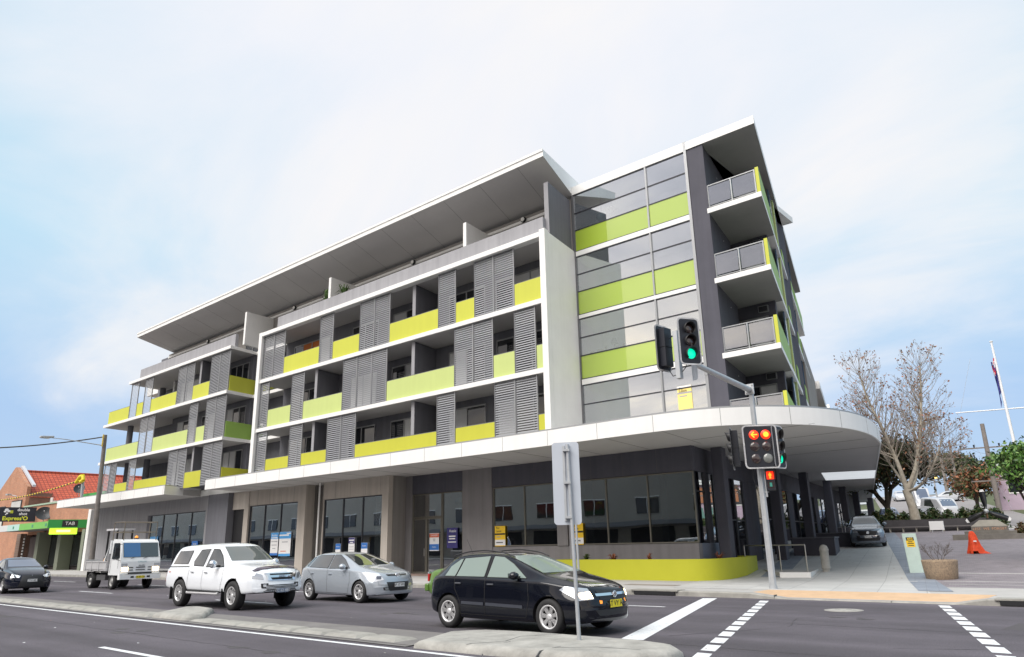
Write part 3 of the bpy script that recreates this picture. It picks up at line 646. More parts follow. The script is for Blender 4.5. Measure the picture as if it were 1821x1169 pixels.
# ---- glazed bay
BX0, BX1, BM, BY = -19.22, -12.88, -15.0, 27.0
lv = [(S4, 18.12, True, 16.24, 17.15), (S3 - 0.1, 14.83, True, 13.08, 13.95), (8.80, 11.68, True, 9.93, 10.80), (5.85, 8.5, False, 0, 7.64)]
for z0, z1, sp, zs, zt in lv:
    m = M()
    for xx in (BX0, BM - 0.04, BX1 - 0.13):
        m.box(xx, xx + (0.13 if xx != BM - 0.04 else 0.08), BY - 0.03, BY + 0.09, z0, z1 + 0.05, ALU if xx > -15.5 else LFRAME)
    zz = [zt - 0.025] + ([zs - 0.025] if sp else [])
    for z in zz + [z0, z1]:
        for a, c in ((BX0 + 0.131, BM - 0.041), (BM + 0.041, BX1 - 0.131)): m.box(a, c, BY, BY + 0.08, z, z + 0.05, ALUD)
    o = P_(m, 'glass_wall')
    lo = zs if sp else z0
    for a, c in ((BX0 + 0.132, BM - 0.042), (BM + 0.042, BX1 - 0.132)):
        for q0, q1 in ((lo + 0.027, zt - 0.027), (zt + 0.027, z1 - 0.002)):
            g = M(); g.box(a, c, BY + 0.03, BY + 0.042, q0, q1, GLASSB); P_(g, 'pane', parent=o)
        if sp: g = M(); g.box(a, c, BY + 0.02, BY + 0.045, z0 + 0.052, zs - 0.028, SPAND); P_(g, 'spandrel_panel', parent=o)
for z0, z1 in ((14.88, S4 - 0.003), (11.73, S3 - 0.103), (8.55, 8.797)):
    m = M(); m.box(BX0 + 0.132, BX1 - 0.132, BY - 0.04, BY + 0.03, z0, z1, WHITE); P_(m, 'floor_band')
m = M(); m.box(BX0 - 0.0, BX1 - 0.132, BY - 0.04, BY + 0.03, 18.17, 18.60, WHITE); m.box(BX1 - 0.13, BX1, BY - 0.05, BY + 0.09, 8.0, 18.62, ALU); P_(m, 'roof_fascia')
# rooms behind the bay
for z0, z1, *_ in lv:
    m = M(); x0, x1, y0, y1 = BX0 + 0.02, BX1 - 0.02, BY + 0.1, 29.8
    vs = [(x0, y0, z0 + 0.01), (x1, y0, z0 + 0.01), (x1, y1, z0 + 0.01), (x0 - 0.5, y1, z0 + 0.01), (x0, y0, z1), (x1, y0, z1), (x1, y1, z1), (x0 - 0.5, y1, z1)]
    m.add(vs, [(0, 1, 2, 3), (7, 6, 5, 4), (3, 2, 6, 7), (0, 3, 7, 4), (2, 1, 5, 6)], ROOMW); P_(m, 'room')
m = M(); m.box(BX0 - 2.5, BX1 + 0.01, 32.05, 38, 5.4, 18.15, GREYD); m.box(BX0 - 1.5, -12.3, 27.15, 38, 18.19, 18.5, WHITE); P_(m, 'building_core')
for k, z1 in enumerate((14.85, 11.7, 8.5)):
    m = M(); m.box(BX0 + 0.1, BX1 - 0.1, BY + 0.1, 32, z1, z1 + 0.23, ROOMW); P_(m, 'floor_slab')
# ---- dark blade column and corner balconies
m = M(); m.prism([(-12.87, 26.98), (-12.10, 26.98), (-12.85, 30.6), (-13.5, 30.6)], 5.9, 18.18, GREYD); P_(m, 'blade_column', label='tall dark grey column beside the corner balconies')
def bl(y, x0=-9.8, y0=27.0): return x0 - 0.288 * (y - y0)
for z, i in ((S4, 0), (S3 - 0.04, 1), (S2 - 0.09, 2), (S1, 3)):
    m = M(); poly = [(-12.18, 26.97), (-9.80, 26.97), (bl(31.2), 31.2), (-13.4, 31.2)]
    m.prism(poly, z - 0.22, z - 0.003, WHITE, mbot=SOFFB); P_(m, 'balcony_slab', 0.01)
    balustrade((-12.12, 27.04), (-9.98, 27.04), z, n=2)
    m = M(); m.prism([(-9.96, 26.99), (-9.82, 26.99), (bl(27.02, -9.82), 27.02), (bl(27.02, -9.96), 27.02)], z + 0.0, z + 1.12, LIME)
    m.prism([(-9.955, 27.022), (-9.825, 27.022), (bl(31.2, -9.825), 31.2), (bl(31.2, -9.955), 31.2)], z + 0.0, z + 1.12, GREENP); P_(m, 'balcony_panel', label='solid green balcony side with a bright lime end')
for z in (S4, S3, S2, S1):
    m = M(); m.prism([(-13.35, 30.9), (bl(31, -10.1), 30.9), (bl(31.2, -10.1), 31.2), (-13.4, 31.2)], z, z + (3.06 if z == S4 else 2.9), GREYD); P_(m, 'rear_wall')
    m = M(); m.prism([(-13.4, 30.45), (-13.2, 30.45), (-13.3, 31.0), (-13.6, 31.0)], z, z + (3.06 if z == S4 else 2.9), GREYD); P_(m, 'side_wall')
    flat_window(-13.1, -11.6, z + 0.02, z + 2.25, 30.9, 2, curt=[0.1, 0.9])
    m = M(); m.box(-12.0, -11.55, 30.78, 30.89, z + 2.42, z + 2.72, ALU); m.box(-11.97, -11.58, 30.77, 30.779, z + 2.45, z + 2.69, ALUD); P_(m, 'vent')
    m = M(); m.ball((-12.62, 29.2, z + 2.45), 0.07, mat('lamp_lens', (0.75, 0.75, 0.72), 0.3), 10); P_(m, 'wall_lamp')
m = M(); poly = [(-12.87, 26.93), (-12.3, 26.93), (-9.72, 26.93), (bl(50, -9.72), 50), (bl(50, -13.5), 50), (-13.4, 31)]
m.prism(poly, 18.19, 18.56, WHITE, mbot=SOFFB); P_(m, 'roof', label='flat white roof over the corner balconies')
# ---- side street front
def bpt(y, off=0.0): return (bl(y) + off, y)
def bwall(y0, y1, z0, z1, mt, off=-0.1, th=0.12, name='side_panel', m=None):
    mm = m or M(); mm.prism([(bl(y0) + off - th, y0), (bl(y0) + off, y0), (bl(y1) + off, y1), (bl(y1) + off - th, y1)], z0, z1, mt)
    return mm if m else P_(mm, name)
ends = {S4: 49.5, S3: 49.0, S2: 43.5, S1: 43.5}
m = M(); bwall(31.2, 49.4, 5.9, 18.18, GREYD, off=-0.9, th=3.4, m=m); P_(m, 'side_wall')
for z, ye in ends.items():
    m = M(); bwall(31.2, ye, z - 0.24, z, WHITE, off=0.0, th=0.95, m=m); P_(m, 'balcony_slab')
    top = z + 2.86
    y = 31.25; k = 0
    while y < 43.2:
        for seg_, (dy, mt, zz0, zz1, of) in enumerate(((1.5, GREENP, z + 0.01, z + 1.12, -0.06), (1.3, WINBL, z + 0.01, top, -0.10), (0.5, LIMEP, z + 0.01, top, -0.04), (1.2, WINBL, z + 0.01, top, -0.10), (0.7, GREYD, z + 0.01, top, -0.10))):
            if y + dy > 43.3: dy = 43.3 - y
            if dy < 0.1: break
            bwall(y, y + dy - 0.03, zz0, zz1, mt, off=of, th=0.06); y += dy
    if ye > 45: bwall(43.4, ye, z + 0.01, z + 1.12, GREENP, off=-0.03, th=0.08, name='balcony_panel')
# grey block farther along the side street
m = M(); bwall(43.7, 56, 5.4, 13.0, TAUPED, off=0.0, th=6, m=m); P_(m, 'end_block_wall')
m = M(); bwall(56.05, 72, 5.4, 12.4, GREYD, off=-0.3, th=5.5, m=m); bwall(56.05, 72.3, 12.42, 13.0, WHITE, off=0.3, th=6, m=m)
bwall(74, 84, 4.5, 12.9, TAUPED, off=0.2, th=5, m=m); bwall(74, 84.2, 12.92, 14.2, WHITE, off=0.4, th=5, m=m); P_(m, 'end_block_wall')
for y in (57, 60.5, 64, 67.5): bwall(y, y + 2.8, 8.9, 11.9, ALUD, off=-0.2, th=0.1, name='window')
# ------------------------------------------------------------------ canopy
FR = [(-46.0, 23.0), (-21.4, 23.0), (-19.4, 22.995), (-17.5, 22.98), (-16.0, 22.95), (-14.5, 22.93), (-13.2, 22.95), (-12.1, 23.07), (-11.1, 23.35), (-10.3, 23.8), (-9.6, 24.4), (-9.0, 25.15), (-8.5, 26.05), (-8.15, 27.1), (-7.95, 28.3), (-7.93, 29.7), (-8.1, 31.3), (-8.46, 33.3)]
def smooth_pts(p, a, b, n):
    out = p[:a]
    for i in range(a, b):
        p0, p1, p2, p3 = p[max(0, i - 1)], p[i], p[i + 1], p[min(len(p) - 1, i + 2)]
        for j in range(n):
            t = j / n; out.append(tuple(0.5 * ((2 * p1[k]) + (-p0[k] + p2[k]) * t + (2 * p0[k] - 5 * p1[k] + 4 * p2[k] - p3[k]) * t * t + (-p0[k] + 3 * p1[k] - 3 * p2[k] + p3[k]) * t ** 3) for k in (0, 1)))
    return out + p[b:]
FR = smooth_pts(FR, 2, len(FR) - 1, 5)
YE = 96.0; FR.append((-8.46 - 0.29 * (YE - 33.3), YE))
inner = [(-8.46 - 0.29 * (YE - 33.3) - 6.0, YE), (-15.9, 37.0), (-14.5, 28.4), (-46.8, 28.4)]
def strip(m, pts, z0, z1, mt, d0=0.0, d1=0.05, smooth=True):
    """vertical band that follows pts, d0..d1 metres inside them"""
    nrm = []
    for i in range(len(pts)):
        a = Vector(pts[max(0, i - 1)]); b = Vector(pts[min(len(pts) - 1, i + 1)]); t = (b - a).normalized(); nrm.append(Vector((-t.y, t.x)))
    o = [Vector(p) + n * d0 for p, n in zip(pts, nrm)]; q = [Vector(p) + n * d1 for p, n in zip(pts, nrm)]
    n = len(pts)
    vs = [(*p, z0) for p in o] + [(*p, z1) for p in o] + [(*p, z1) for p in q] + [(*p, z0) for p in q]
    m.add(vs, [(i, i + 1, n + i + 1, n + i) for i in range(n - 1)], mt, smooth)
    m.add(vs, [(n + i, n + i + 1, 2 * n + i + 1, 2 * n + i) for i in range(n - 1)] + [(3 * n + i, i, 2 * n - 2 * n + i + 1 - 1 + 0, i) for i in ()], mt)
    m.add(vs, [(3 * n + i, 3 * n + i + 1, i + 1, i) for i in range(n - 1)] + [(2 * n + i, 2 * n + i + 1, 3 * n + i + 1, 3 * n + i) for i in range(n - 1)], mt)
    m.add(vs, [(0, n, 2 * n, 3 * n), (n - 1, 4 * n - 1, 3 * n - 1, 2 * n - 1)], mt)
cpy = M(); strip(cpy, FR, 5.34, 5.94, WHITE, 0.0, 0.06)
cpo = P_(cpy, 'canopy', label='long white canopy that curves round the corner')
m = M(); strip(m, FR, 5.945, 6.01, ALU, 0.05, 0.5); P_(m, 'gutter', parent=cpo)
innr = [(Vector(p)) for p in FR]
m = M(); pl = [(x, y) for x, y in FR]; pl2 = []
for i in range(len(pl)):
    a = Vector(pl[max(0, i - 1)]); b = Vector(pl[min(len(pl) - 1, i + 1)]); t = (b - a).normalized(); q = Vector(pl[i]) + Vector((-t.y, t.x)) * 0.055; pl2.append((q.x, q.y))
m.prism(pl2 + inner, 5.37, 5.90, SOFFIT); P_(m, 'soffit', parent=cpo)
m = M()   # fascia joints
d = 0.0
acc = [0.0]
for a, b in zip(FR, FR[1:]): acc.append(acc[-1] + (Vector(b) - Vector(a)).length)
s_ = 1.3
while s_ < acc[-1]:
    for i in range(len(FR) - 1):
        if acc[i] <= s_ < acc[i + 1]:
            a, b = Vector(FR[i]), Vector(FR[i + 1]); t = (b - a).normalized(); c = a + t * (s_ - acc[i]); nn = Vector((-t.y, t.x))
            m.obox((c.x - nn.x * 0.001, c.y - nn.y * 0.001, 5.64), (t.x * 0.006, t.y * 0.006, 0), (nn.x * 0.003, nn.y * 0.003, 0), (0, 0, 0.298), JOINT); break
    s_ += 2.42
for i in range(14):   # soffit joints
    x = -44.5 + 2.42 * i
    m.prism([(x, 23.1), (x + 0.014, 23.1), (shx(x, 27.4) + 0.014, 27.4), (shx(x, 27.4), 27.4)], 5.362, 5.3695, JOINT)
for y in (25.6, 28.5, 31.4, 34.3):
    m.prism([(-13.8 - 0.19 * (y - 27.5), y + 0.6), (-8.5, y), (-8.5, y + 0.014), (-13.8 - 0.19 * (y - 27.5), y + 0.614)], 5.362, 5.3695, JOINT)
m.prism([(-11.3, 25.0), (-11.285, 25.0), (-29.0, 90), (-29.02, 90)], 5.3605, 5.3615, JOINT)
P_(m, 'panel_joint', parent=cpo)
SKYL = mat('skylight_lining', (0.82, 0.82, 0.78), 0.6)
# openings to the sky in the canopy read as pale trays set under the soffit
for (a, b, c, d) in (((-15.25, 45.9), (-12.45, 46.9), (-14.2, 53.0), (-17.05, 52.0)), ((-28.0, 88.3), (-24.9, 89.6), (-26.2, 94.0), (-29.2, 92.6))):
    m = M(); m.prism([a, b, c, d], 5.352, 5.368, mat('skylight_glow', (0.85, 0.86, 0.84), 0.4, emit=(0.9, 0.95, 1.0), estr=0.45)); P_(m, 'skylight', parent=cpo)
# left canopy
LF = [(-71.6, 22.85), (-51.4, 22.85), (-52.0, 26.0), (-45.6, 26.0)]
m = M(); strip(m, LF[:2], 5.36, 5.95, WHITE, 0, 0.05, False); strip(m, [(-51.398, 22.86), (-52.95, 27.0)], 5.36, 5.95, WHITE, 0, 0.05, False); strip(m, [(-52.9, 26.0), (-45.7, 26.0)], 5.40, 5.80, WHITE, 0.0, 0.06, False)
lc = P_(m, 'canopy', label='shorter white canopy under the left wing')
m = M(); m.prism([(-71.55, 22.9), (-51.46, 22.9), (-52.55, 26.06), (-45.0, 26.06), (-45.0, 28), (-72.6, 28)], 5.39, 5.78, SOFFIT); P_(m, 'soffit', parent=lc)
m = M()
for i in range(9): m.box(-70 + 2.3 * i, -69.988 + 2.3 * i, 22.846, 22.849, 5.365, 5.945, JOINT)
m.prism([(-71.6, 22.9), (-51.5, 22.9), (-53.0, 26.9), (-72.4, 26.9)], 5.96, 6.02, ALU); P_(m, 'panel_joint', parent=lc)
# ------------------------------------------------------------------ ground floor
FZ = 0.15
def wall(x0, x1, y0, y1, z0, z1, mt, name='wall_panel'):
    m = M(); m.box(x0, x1, y0, y1, z0, z1, mt); return P_(m, name)
wy = 26.2
wall(-72.9, -72.3, 25.9, 26.6, FZ, 5.385, WHITE, 'corner_post'); wall(-72.28, -61.3, wy, wy + 0.3, FZ, 5.385, GREYP)
wall(-61.28, -51.9, wy, wy + 0.3, 4.38, 5.385, GREYP); wall(-61.28, -60.85, wy + 0.02, wy + 0.3, FZ, 4.378, GREYM); wall(-51.88, -51.0, wy - 0.02, wy + 0.3, FZ, 5.388, GREYP)
wall(-50.98, -48.2, wy - 0.35, wy + 0.3, FZ, 5.386, GREYM, 'pier'); wall(-48.18, -46.6, wy + 0.01, wy + 0.3, 4.25, 5.384, TAUPE); wall(-46.58, -46.02, wy - 0.05, wy + 0.3, FZ, 5.384, TAUPE, 'pier')
wall(-46.0, -40.28, wy, wy + 0.3, 4.42, 5.366, TAUPE); wall(-46.0, -40.28, wy, wy + 0.3, FZ, 0.42, TAUPE); wall(-40.26, -39.45, wy - 0.04, wy + 0.6, FZ, 5.366, TAUPE, 'pier')
wall(-40.3, -37.72, 27.3, 27.5, FZ, 5.366, TAUPED); m = M(); m.prism([(-39.46, 26.82), (-39.44, 26.82), (-39.55, 27.3), (-39.57, 27.3)], FZ, 5.366, TAUPED); P_(m, 'wall_panel')
wall(-37.7, -31.68, wy, wy + 0.3, 4.38, 5.366, TAUPE); wall(-37.7, -37.62, wy + 0.01, wy + 0.3, FZ, 4.378, TAUPE); wall(-37.6, -32.24, wy, wy + 0.3, FZ, 0.42, TAUPE); wall(-32.22, -31.68, wy - 0.02, wy + 0.3, FZ, 4.378, TAUPE, 'pier')
m = M(); m.tube((-37.95, 26.1, FZ), (-37.95, 26.1, 5.36), 0.055, 0.055, WHITE, 10); P_(m, 'downpipe')
m = M(); m.prism([(-31.9, 26.52), (-31.68, 26.52), (-31.9, 27.6), (-32.1, 27.6)], FZ, 5.365, TAUPED); P_(m, 'wall_panel')
dy = 27.6
GREYW = mat('warm_grey_render', (0.23, 0.22, 0.225), 0.75, var=0.1, vscale=0.8, bump=0.1, bscale=60); streaks(GREYW, 0.15)
wall(-32.1, -31.36, dy, dy + 0.3, FZ, 5.366, GREYW); wall(-31.34, -27.44, dy, dy + 0.3, 4.36, 5.366, GREYD); wall(-27.42, -25.36, dy - 0.02, dy + 0.3, FZ, 5.366, GREYW)
wall(-25.34, -14.25, dy, dy + 0.3, 4.36, 5.366, GREYD, 'fascia_panel'); wall(-25.34, -14.27, dy, dy + 0.3, FZ, 1.5, GREYW); wall(-21.28, -20.68, dy - 0.06, dy + 0.3, 1.502, 4.358, GREYW, 'pier')
m = M()
for x in (-30.0, -28.6, -24.2, -22.6, -20.9, -19.3, -17.6, -15.9): m.box(x, x + 0.012, dy - 0.004, dy - 0.001, 4.38, 5.36, JOINT)
for x in (-45, -43.6, -42.2, -40.8, -36.5, -35.1, -33.7, -32.4): m.box(x, x + 0.012, wy - 0.004, wy - 0.001, 4.43, 5.36, JOINT)
for x in (-70.6, -68.3, -66, -63.7): m.box(x, x + 0.012, wy - 0.004, wy - 0.001, 0.2, 5.36, JOINT)
P_(m, 'panel_joint')
# downpipe and second post beside the planter
m = M(); m.box(-20.52, -20.40, dy - 0.16, dy - 0.07, 0.9, 4.3, GREYP); P_(m, 'downpipe')
def shopwin(xs, z0, z1, y, mt=ALUD, gm=GLASSS, fr=0.05):
    m = M()
    for i, x in enumerate(xs):
        a = x if i == 0 else x - fr / 2
        if i == len(xs) - 1: a = x - fr
        m.box(a, a + fr, y, y + 0.1, z0 + fr, z1 - fr, mt)
    m.box(xs[0], xs[-1], y, y + 0.1, z0, z0 + fr, mt); m.box(xs[0], xs[-1], y, y + 0.1, z1 - fr, z1, mt)
    o = P_(m, 'shop_window')
    for a, b in zip(xs, xs[1:]):
        g = M(); g.box(a + fr * 0.6, b - fr * 0.6, y + 0.05, y + 0.058, z0 + fr, z1 - fr, gm); P_(g, 'pane', parent=o)
    return o
shopwin([-60.83, -58.62, -56.47, -54.08, -51.92], 0.2, 4.36, wy + 0.05)
shopwin([-45.98, -44.13, -42.24, -40.3], 0.42, 4.40, wy + 0.05)
shopwin([-37.6, -35.78, -33.97, -32.24], 0.42, 4.36, wy + 0.05)
BRONZ = mat('bronze_aluminium', (0.16, 0.15, 0.125), 0.45, metal=0.4)
shopwin([-25.32, -23.29, -21.3], 1.52, 4.34, dy + 0.04, BRONZ)
shopwin([-20.66, -18.56, -16.45, -14.27], 1.52, 4.34, dy + 0.04, BRONZ)
m = M(); m.box(-48.16, -46.62, wy + 0.12, wy + 0.17, FZ, 4.24, BLACK); P_(m, 'service_door')
# entrance
o = shopwin([-31.34, -29.02], 3.1, 4.34, dy + 0.04, BRONZ); o['label'] = 'window over the glass entrance door'
o = shopwin([-29.0, -27.46], 0.3, 4.34, dy + 0.045, BRONZ)
o = shopwin([-31.34, -30.2, -29.02], 0.22, 3.08, dy + 0.04, BRONZ, fr=0.09); o.name = 'entrance_door'
m = M(); m.tube((-30.3, dy - 0.02, 1.1), (-30.3, dy - 0.02, 1.5), 0.015, 0.015, STEEL, 8); P_(m, 'handle', parent=o)
m = M(); m.box(-31.6, -27.3, 26.6, 27.6, 0.12, 0.22, mat('terracotta_step', (0.27, 0.20, 0.17), 0.9, var=0.2)); P_(m, 'entry_step')
# dark shop interiors
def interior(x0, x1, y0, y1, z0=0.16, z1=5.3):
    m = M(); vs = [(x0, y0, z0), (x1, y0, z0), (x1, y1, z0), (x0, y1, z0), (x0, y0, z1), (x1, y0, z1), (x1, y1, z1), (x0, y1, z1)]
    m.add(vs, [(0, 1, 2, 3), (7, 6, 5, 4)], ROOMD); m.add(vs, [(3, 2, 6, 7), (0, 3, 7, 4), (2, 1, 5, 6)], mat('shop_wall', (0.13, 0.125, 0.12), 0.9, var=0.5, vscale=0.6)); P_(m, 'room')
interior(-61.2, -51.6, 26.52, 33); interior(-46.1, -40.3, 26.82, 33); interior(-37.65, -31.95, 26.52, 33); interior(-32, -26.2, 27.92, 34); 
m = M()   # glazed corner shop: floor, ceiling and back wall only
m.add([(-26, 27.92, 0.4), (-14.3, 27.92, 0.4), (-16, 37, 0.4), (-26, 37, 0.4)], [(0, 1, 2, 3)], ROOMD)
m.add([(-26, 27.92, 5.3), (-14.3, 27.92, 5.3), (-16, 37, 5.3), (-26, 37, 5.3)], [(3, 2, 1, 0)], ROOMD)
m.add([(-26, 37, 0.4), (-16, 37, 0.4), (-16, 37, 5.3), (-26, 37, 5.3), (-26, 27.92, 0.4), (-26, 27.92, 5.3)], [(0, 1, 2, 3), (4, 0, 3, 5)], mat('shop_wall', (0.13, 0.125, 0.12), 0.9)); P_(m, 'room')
for x, y in ((-18.2, 31.5), (-22.5, 31.5)):
    m = M(); m.box(x - 0.3, x + 0.3, y - 0.3, y + 0.3, 0.41, 5.29, TAUPED); P_(m, 'column')
# things in the flat windows: pendant globes, shelf items, light string
m = M(); m.tube((-18.1, 27.9, 18.1), (-18.1, 27.9, 17.2), 0.008, 0.008, BLACK, 5); m.ball((-18.1, 27.9, 16.95), 0.26, mat('teal_glass_globe', (0.12, 0.24, 0.25), 0.15, coat=1), 16); tag(m.build('pendant_lamp'), 'round teal pendant globe hanging lowest behind the top floor glazing', 'pendant lamp', 'pendant globes in the top bay')
m = M(); m.tube((-17.75, 28.3, 18.1), (-17.75, 28.3, 17.6), 0.008, 0.008, BLACK, 5); m.ball((-17.75, 28.3, 17.43), 0.18, MATS['teal_glass_globe'], 16); tag(m.build('pendant_lamp'), 'smaller teal pendant globe hanging higher behind the top floor glazing', 'pendant lamp', 'pendant globes in the top bay')
m = M()
for i in range(20): 
    x = -18.3 + 0.13 * i; m.path([(x, 27.35, 14.05 + 0.02 * sin(i * 1.7)), (x, 27.35, 13.96 + 0.03 * sin(i * 2.3))], 0.017, WHITE, 5)
m.tube((-18.35, 27.35, 14.07), (-15.75, 27.35, 14.07), 0.004, 0.004, WHITE, 4)
tag(m.build('bead_garland'), 'string of small white beads hung behind the third floor glazing', 'garland')
for i, (x, wd, h, c, lb) in enumerate(((-18.75, 0.22, 0.16, (0.06, 0.06, 0.07), 'small dark box, leftmost of the shelf items behind the second floor glazing'), (-18.35, 0.28, 0.2, (0.42, 0.33, 0.22), 'beige box standing on the shelf behind the second floor glazing'), (-17.95, 0.18, 0.3, (0.7, 0.7, 0.68), 'white framed picture on the shelf behind the second floor glazing'), (-17.45, 0.3, 0.22, (0.75, 0.74, 0.72), 'white box below the table lamp behind the second floor glazing'), (-16.95, 0.34, 0.24, (0.55, 0.30, 0.14), 'tan box right of the table lamp behind the second floor glazing'))):
    m = M(); cm = mat('shelf_item_%d' % i, c, 0.6); m.box(x, x + wd, 27.25, 27.4, 9.92, 9.92 + h, cm); m.box(x + 0.03, x + wd - 0.03, 27.243, 27.249, 9.95, 9.92 + h - 0.03, mat('shelf_item_face', (0.3, 0.3, 0.3), 0.5)); m.box(x + 0.01, x + wd - 0.01, 27.26, 27.39, 9.92 + h, 9.935 + h, BLACK); tag(m.build('ornament_box'), lb, 'ornament', 'ornaments on the shelf')
m = M(); m.lathe([(0.16, 10.36), (0.08, 10.62)], BLACK, 14, c=(-17.62, 27.6, 0)); m.tube((-17.62, 27.6, 9.92), (-17.62, 27.6, 10.4), 0.02, 0.02, BLACK, 6); m.lathe([(0.09, 9.92), (0.09, 9.94)], BLACK, 12, c=(-17.62, 27.6, 0)); tag(m.build('table_lamp'), 'black table lamp with a cone shade behind the second floor glazing', 'table lamp')
m = M(); m.box(-19.0, -15.2, 27.2, 27.6, 9.86, 9.915, WHITE); P_(m, 'window_shelf')
# ---- side street ground floor
CD = -0.167
def cs(y, x0=-14.23, y0=27.58): return x0 + CD * (y - y0)
def cwall(y0, y1, z0, z1, mt, off=0.0, th=0.2, name='wall_panel', parent=B):
    m = M(); m.prism([(cs(y0) + off - th, y0), (cs(y0) + off, y0), (cs(y1) + off, y1), (cs(y1) + off - th, y1)], z0, z1, mt); return P_(m, name, parent=parent)
cwall(27.9, 74, 4.36, 5.366, GREYD, name='fascia_panel'); cwall(27.9, 30.2, 0.15, 1.5, mat('blue_grey_render', (0.16, 0.18, 0.23), 0.7))
def cwin(ys, z0, z1):
    m0 = M()
    for y in ys: m0.prism([(cs(y) - 0.12, y - 0.03), (cs(y) - 0.0, y - 0.03), (cs(y + 0.03) - 0.0, y + 0.03), (cs(y + 0.03) - 0.12, y + 0.03)], z0, z1, ALUD)
    m0.prism([(cs(ys[0]) - 0.1, ys[0] + 0.04), (cs(ys[0]) - 0.02, ys[0] + 0.04), (cs(ys[-1]) - 0.02, ys[-1] - 0.04), (cs(ys[-1]) - 0.1, ys[-1] - 0.04)], z0 + 2.0, z0 + 2.06, ALUD)
    o = P_(m0, 'shop_window')
    for a, b in zip(ys, ys[1:]):
        cwall(a + 0.04, b - 0.04, z0, z1, GLASSS, off=-0.05, th=0.01, name='pane', parent=o)
cwin([27.75, 28.9], 1.52, 4.34); cwin([29.6, 30.2], 1.52, 4.34); cwall(28.95, 29.55, 1.502, 4.35, GREYD, name='pier')
cwin([31.9, 33.4, 34.9], 0.45, 4.34); cwall(30.25, 31.85, 0.15, 4.35, GREYD, name='pier'); cwall(35.0, 37.5, 0.15, 4.35, GREYD, name='pier')
yy = 37.6
while yy < 72:
    cwin([yy, yy + 1.5, yy + 3.0], 0.6, 4.34); cwall(yy + 3.06, yy + 4.3, 0.15, 4.35, GREYD, name='pier'); yy += 4.36
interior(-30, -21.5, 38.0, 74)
for i, (x, y) in enumerate(((-13.92, 29.4), (-14.65, 37.0), (-16.0, 44.9), (-17.2, 52.6), (-18.6, 60.2), (-20.0, 68), (-22.2, 80.0), (-24.6, 88))):
    m = M(); gzv = gz(x, y) - 0.1; m.obox((x, y, (gzv + 5.368) / 2), (0.24, 0, 0), (-0.07, 0.36, 0), (0, 0, (5.368 - gzv) / 2), GREYD); P_(m, 'column', 0.02)
# apron platform with steel rail and dark low walls stepping up the side street
PF = M(); PF.prism([(-14.9, 33.9), (-11.6, 28.9), (-10.62, 29.1), (-13.0, 38.6), (-15.9, 38.6)], 0.1, 0.36, SPATH); PF.prism([(-11.62, 28.86), (-10.58, 29.06), (-12.97, 38.64), (-12.93, 38.7), (-10.53, 29.0), (-11.63, 28.8)], 0.1, 0.375, WHITE)
tag(PF.build('entry_platform', bevel=0.01), 'low pale concrete entry platform with a white edge beside the bollard', 'platform')
def rail(pts, z0, h, label, n=3, gfun=None):
    m = M(); r = 0.022
    tops = [Vector((x, y, z + h)) for x, y, z in pts]
    for a, b in zip(tops, tops[1:]): m.tube(a, b, r * 1.2, r * 1.2, STEEL, 8)
    o = m.build('handrail')
    tag(o, label, 'handrail', 'steel handrails along the shop front')
    o['_base'] = (0, 0, 0)
    for p, t in zip(pts, tops):
        q = M(); q.tube(p, t, r, r, STEEL, 8); q.lathe([(0.05, p[2]), (0.05, p[2] + 0.015)], STEEL, 12, c=(p[0], p[1], 0)); q.build('post', o)
    return o
rail([(-13.75, 30.6, 0.36), (-12.1, 30.2, 0.36), (-10.95, 29.9, 0.36)], 0.36, 1.0, 'steel handrail with three posts on the platform behind the traffic light pole')
for i, (y0, y1, h) in enumerate(((39.3, 42.6, 0.85), (45.8, 49.5, 0.75), (53.0, 57.0, 0.75), (61, 65, 0.8))):
    g = gz(-14, y0); m = M()
    m.prism([(cs(y0) + 1.2, y0), (cs(y0) + 3.3, y0), (cs(y1) + 3.0, y1), (cs(y1) + 1.2, y1)], 0.1, g + h, GREYD)
    m.prism([(cs(y0) + 1.15, y0 - 0.05), (cs(y0) + 3.35, y0 - 0.05), (cs(y1) + 3.05, y1), (cs(y1) + 1.15, y1)], g + h + 0.002, g + h + 0.06, GREYM)
    tag(m.build('planter_wall'), 'dark grey rendered planter box, %s from the corner along the side footpath' % ('first', 'second', 'third', 'fourth')[i], 'planter box', 'dark planter boxes beside the side footpath')
rail([(-14.6, 46.2, 1.55), (-15.5, 49.6, 1.65)], 1.6, 0.95, 'steel handrail on top of the second dark planter box')
# yellow planter
YEL = mat('lime_yellow_render', (0.50, 0.50, 0.025), 0.6, var=0.08, vscale=0.8, bump=0.05, bscale=30)
pts = [(-20.4, 27.4), (-20.4, 26.2), (-16.0, 26.12), (-14.9, 26.12), (-14.2, 26.16), (-13.7, 26.3), (-13.35, 26.6), (-13.15, 27.05), (-13.1, 27.7), (-13.3, 29.6), (-13.8, 31.9), (-14.6, 31.9)]
m = M(); strip(m, pts, 0.13, 0.93, YEL, 0.0, 0.18)
pw = thing('planter_wall', 'long low lime yellow rendered planter wall with a rounded corner in front of the corner shop', 'planter wall', (-16, 26.2, 0.15))
m.build('wall', pw)
m = M(); m.prism([(-20.2, 27.4), (-20.2, 26.4), (-14.3, 26.35), (-13.5, 26.8), (-13.32, 27.7), (-13.5, 29.6), (-14.0, 31.7), (-14.9, 31.7), (-14.3, 27.5)], 0.2, 0.84, mat('planter_soil', (0.06, 0.045, 0.035), 0.95, var=0.3, bump=0.6)); m.build('soil', pw)
rs = random.Random(5)
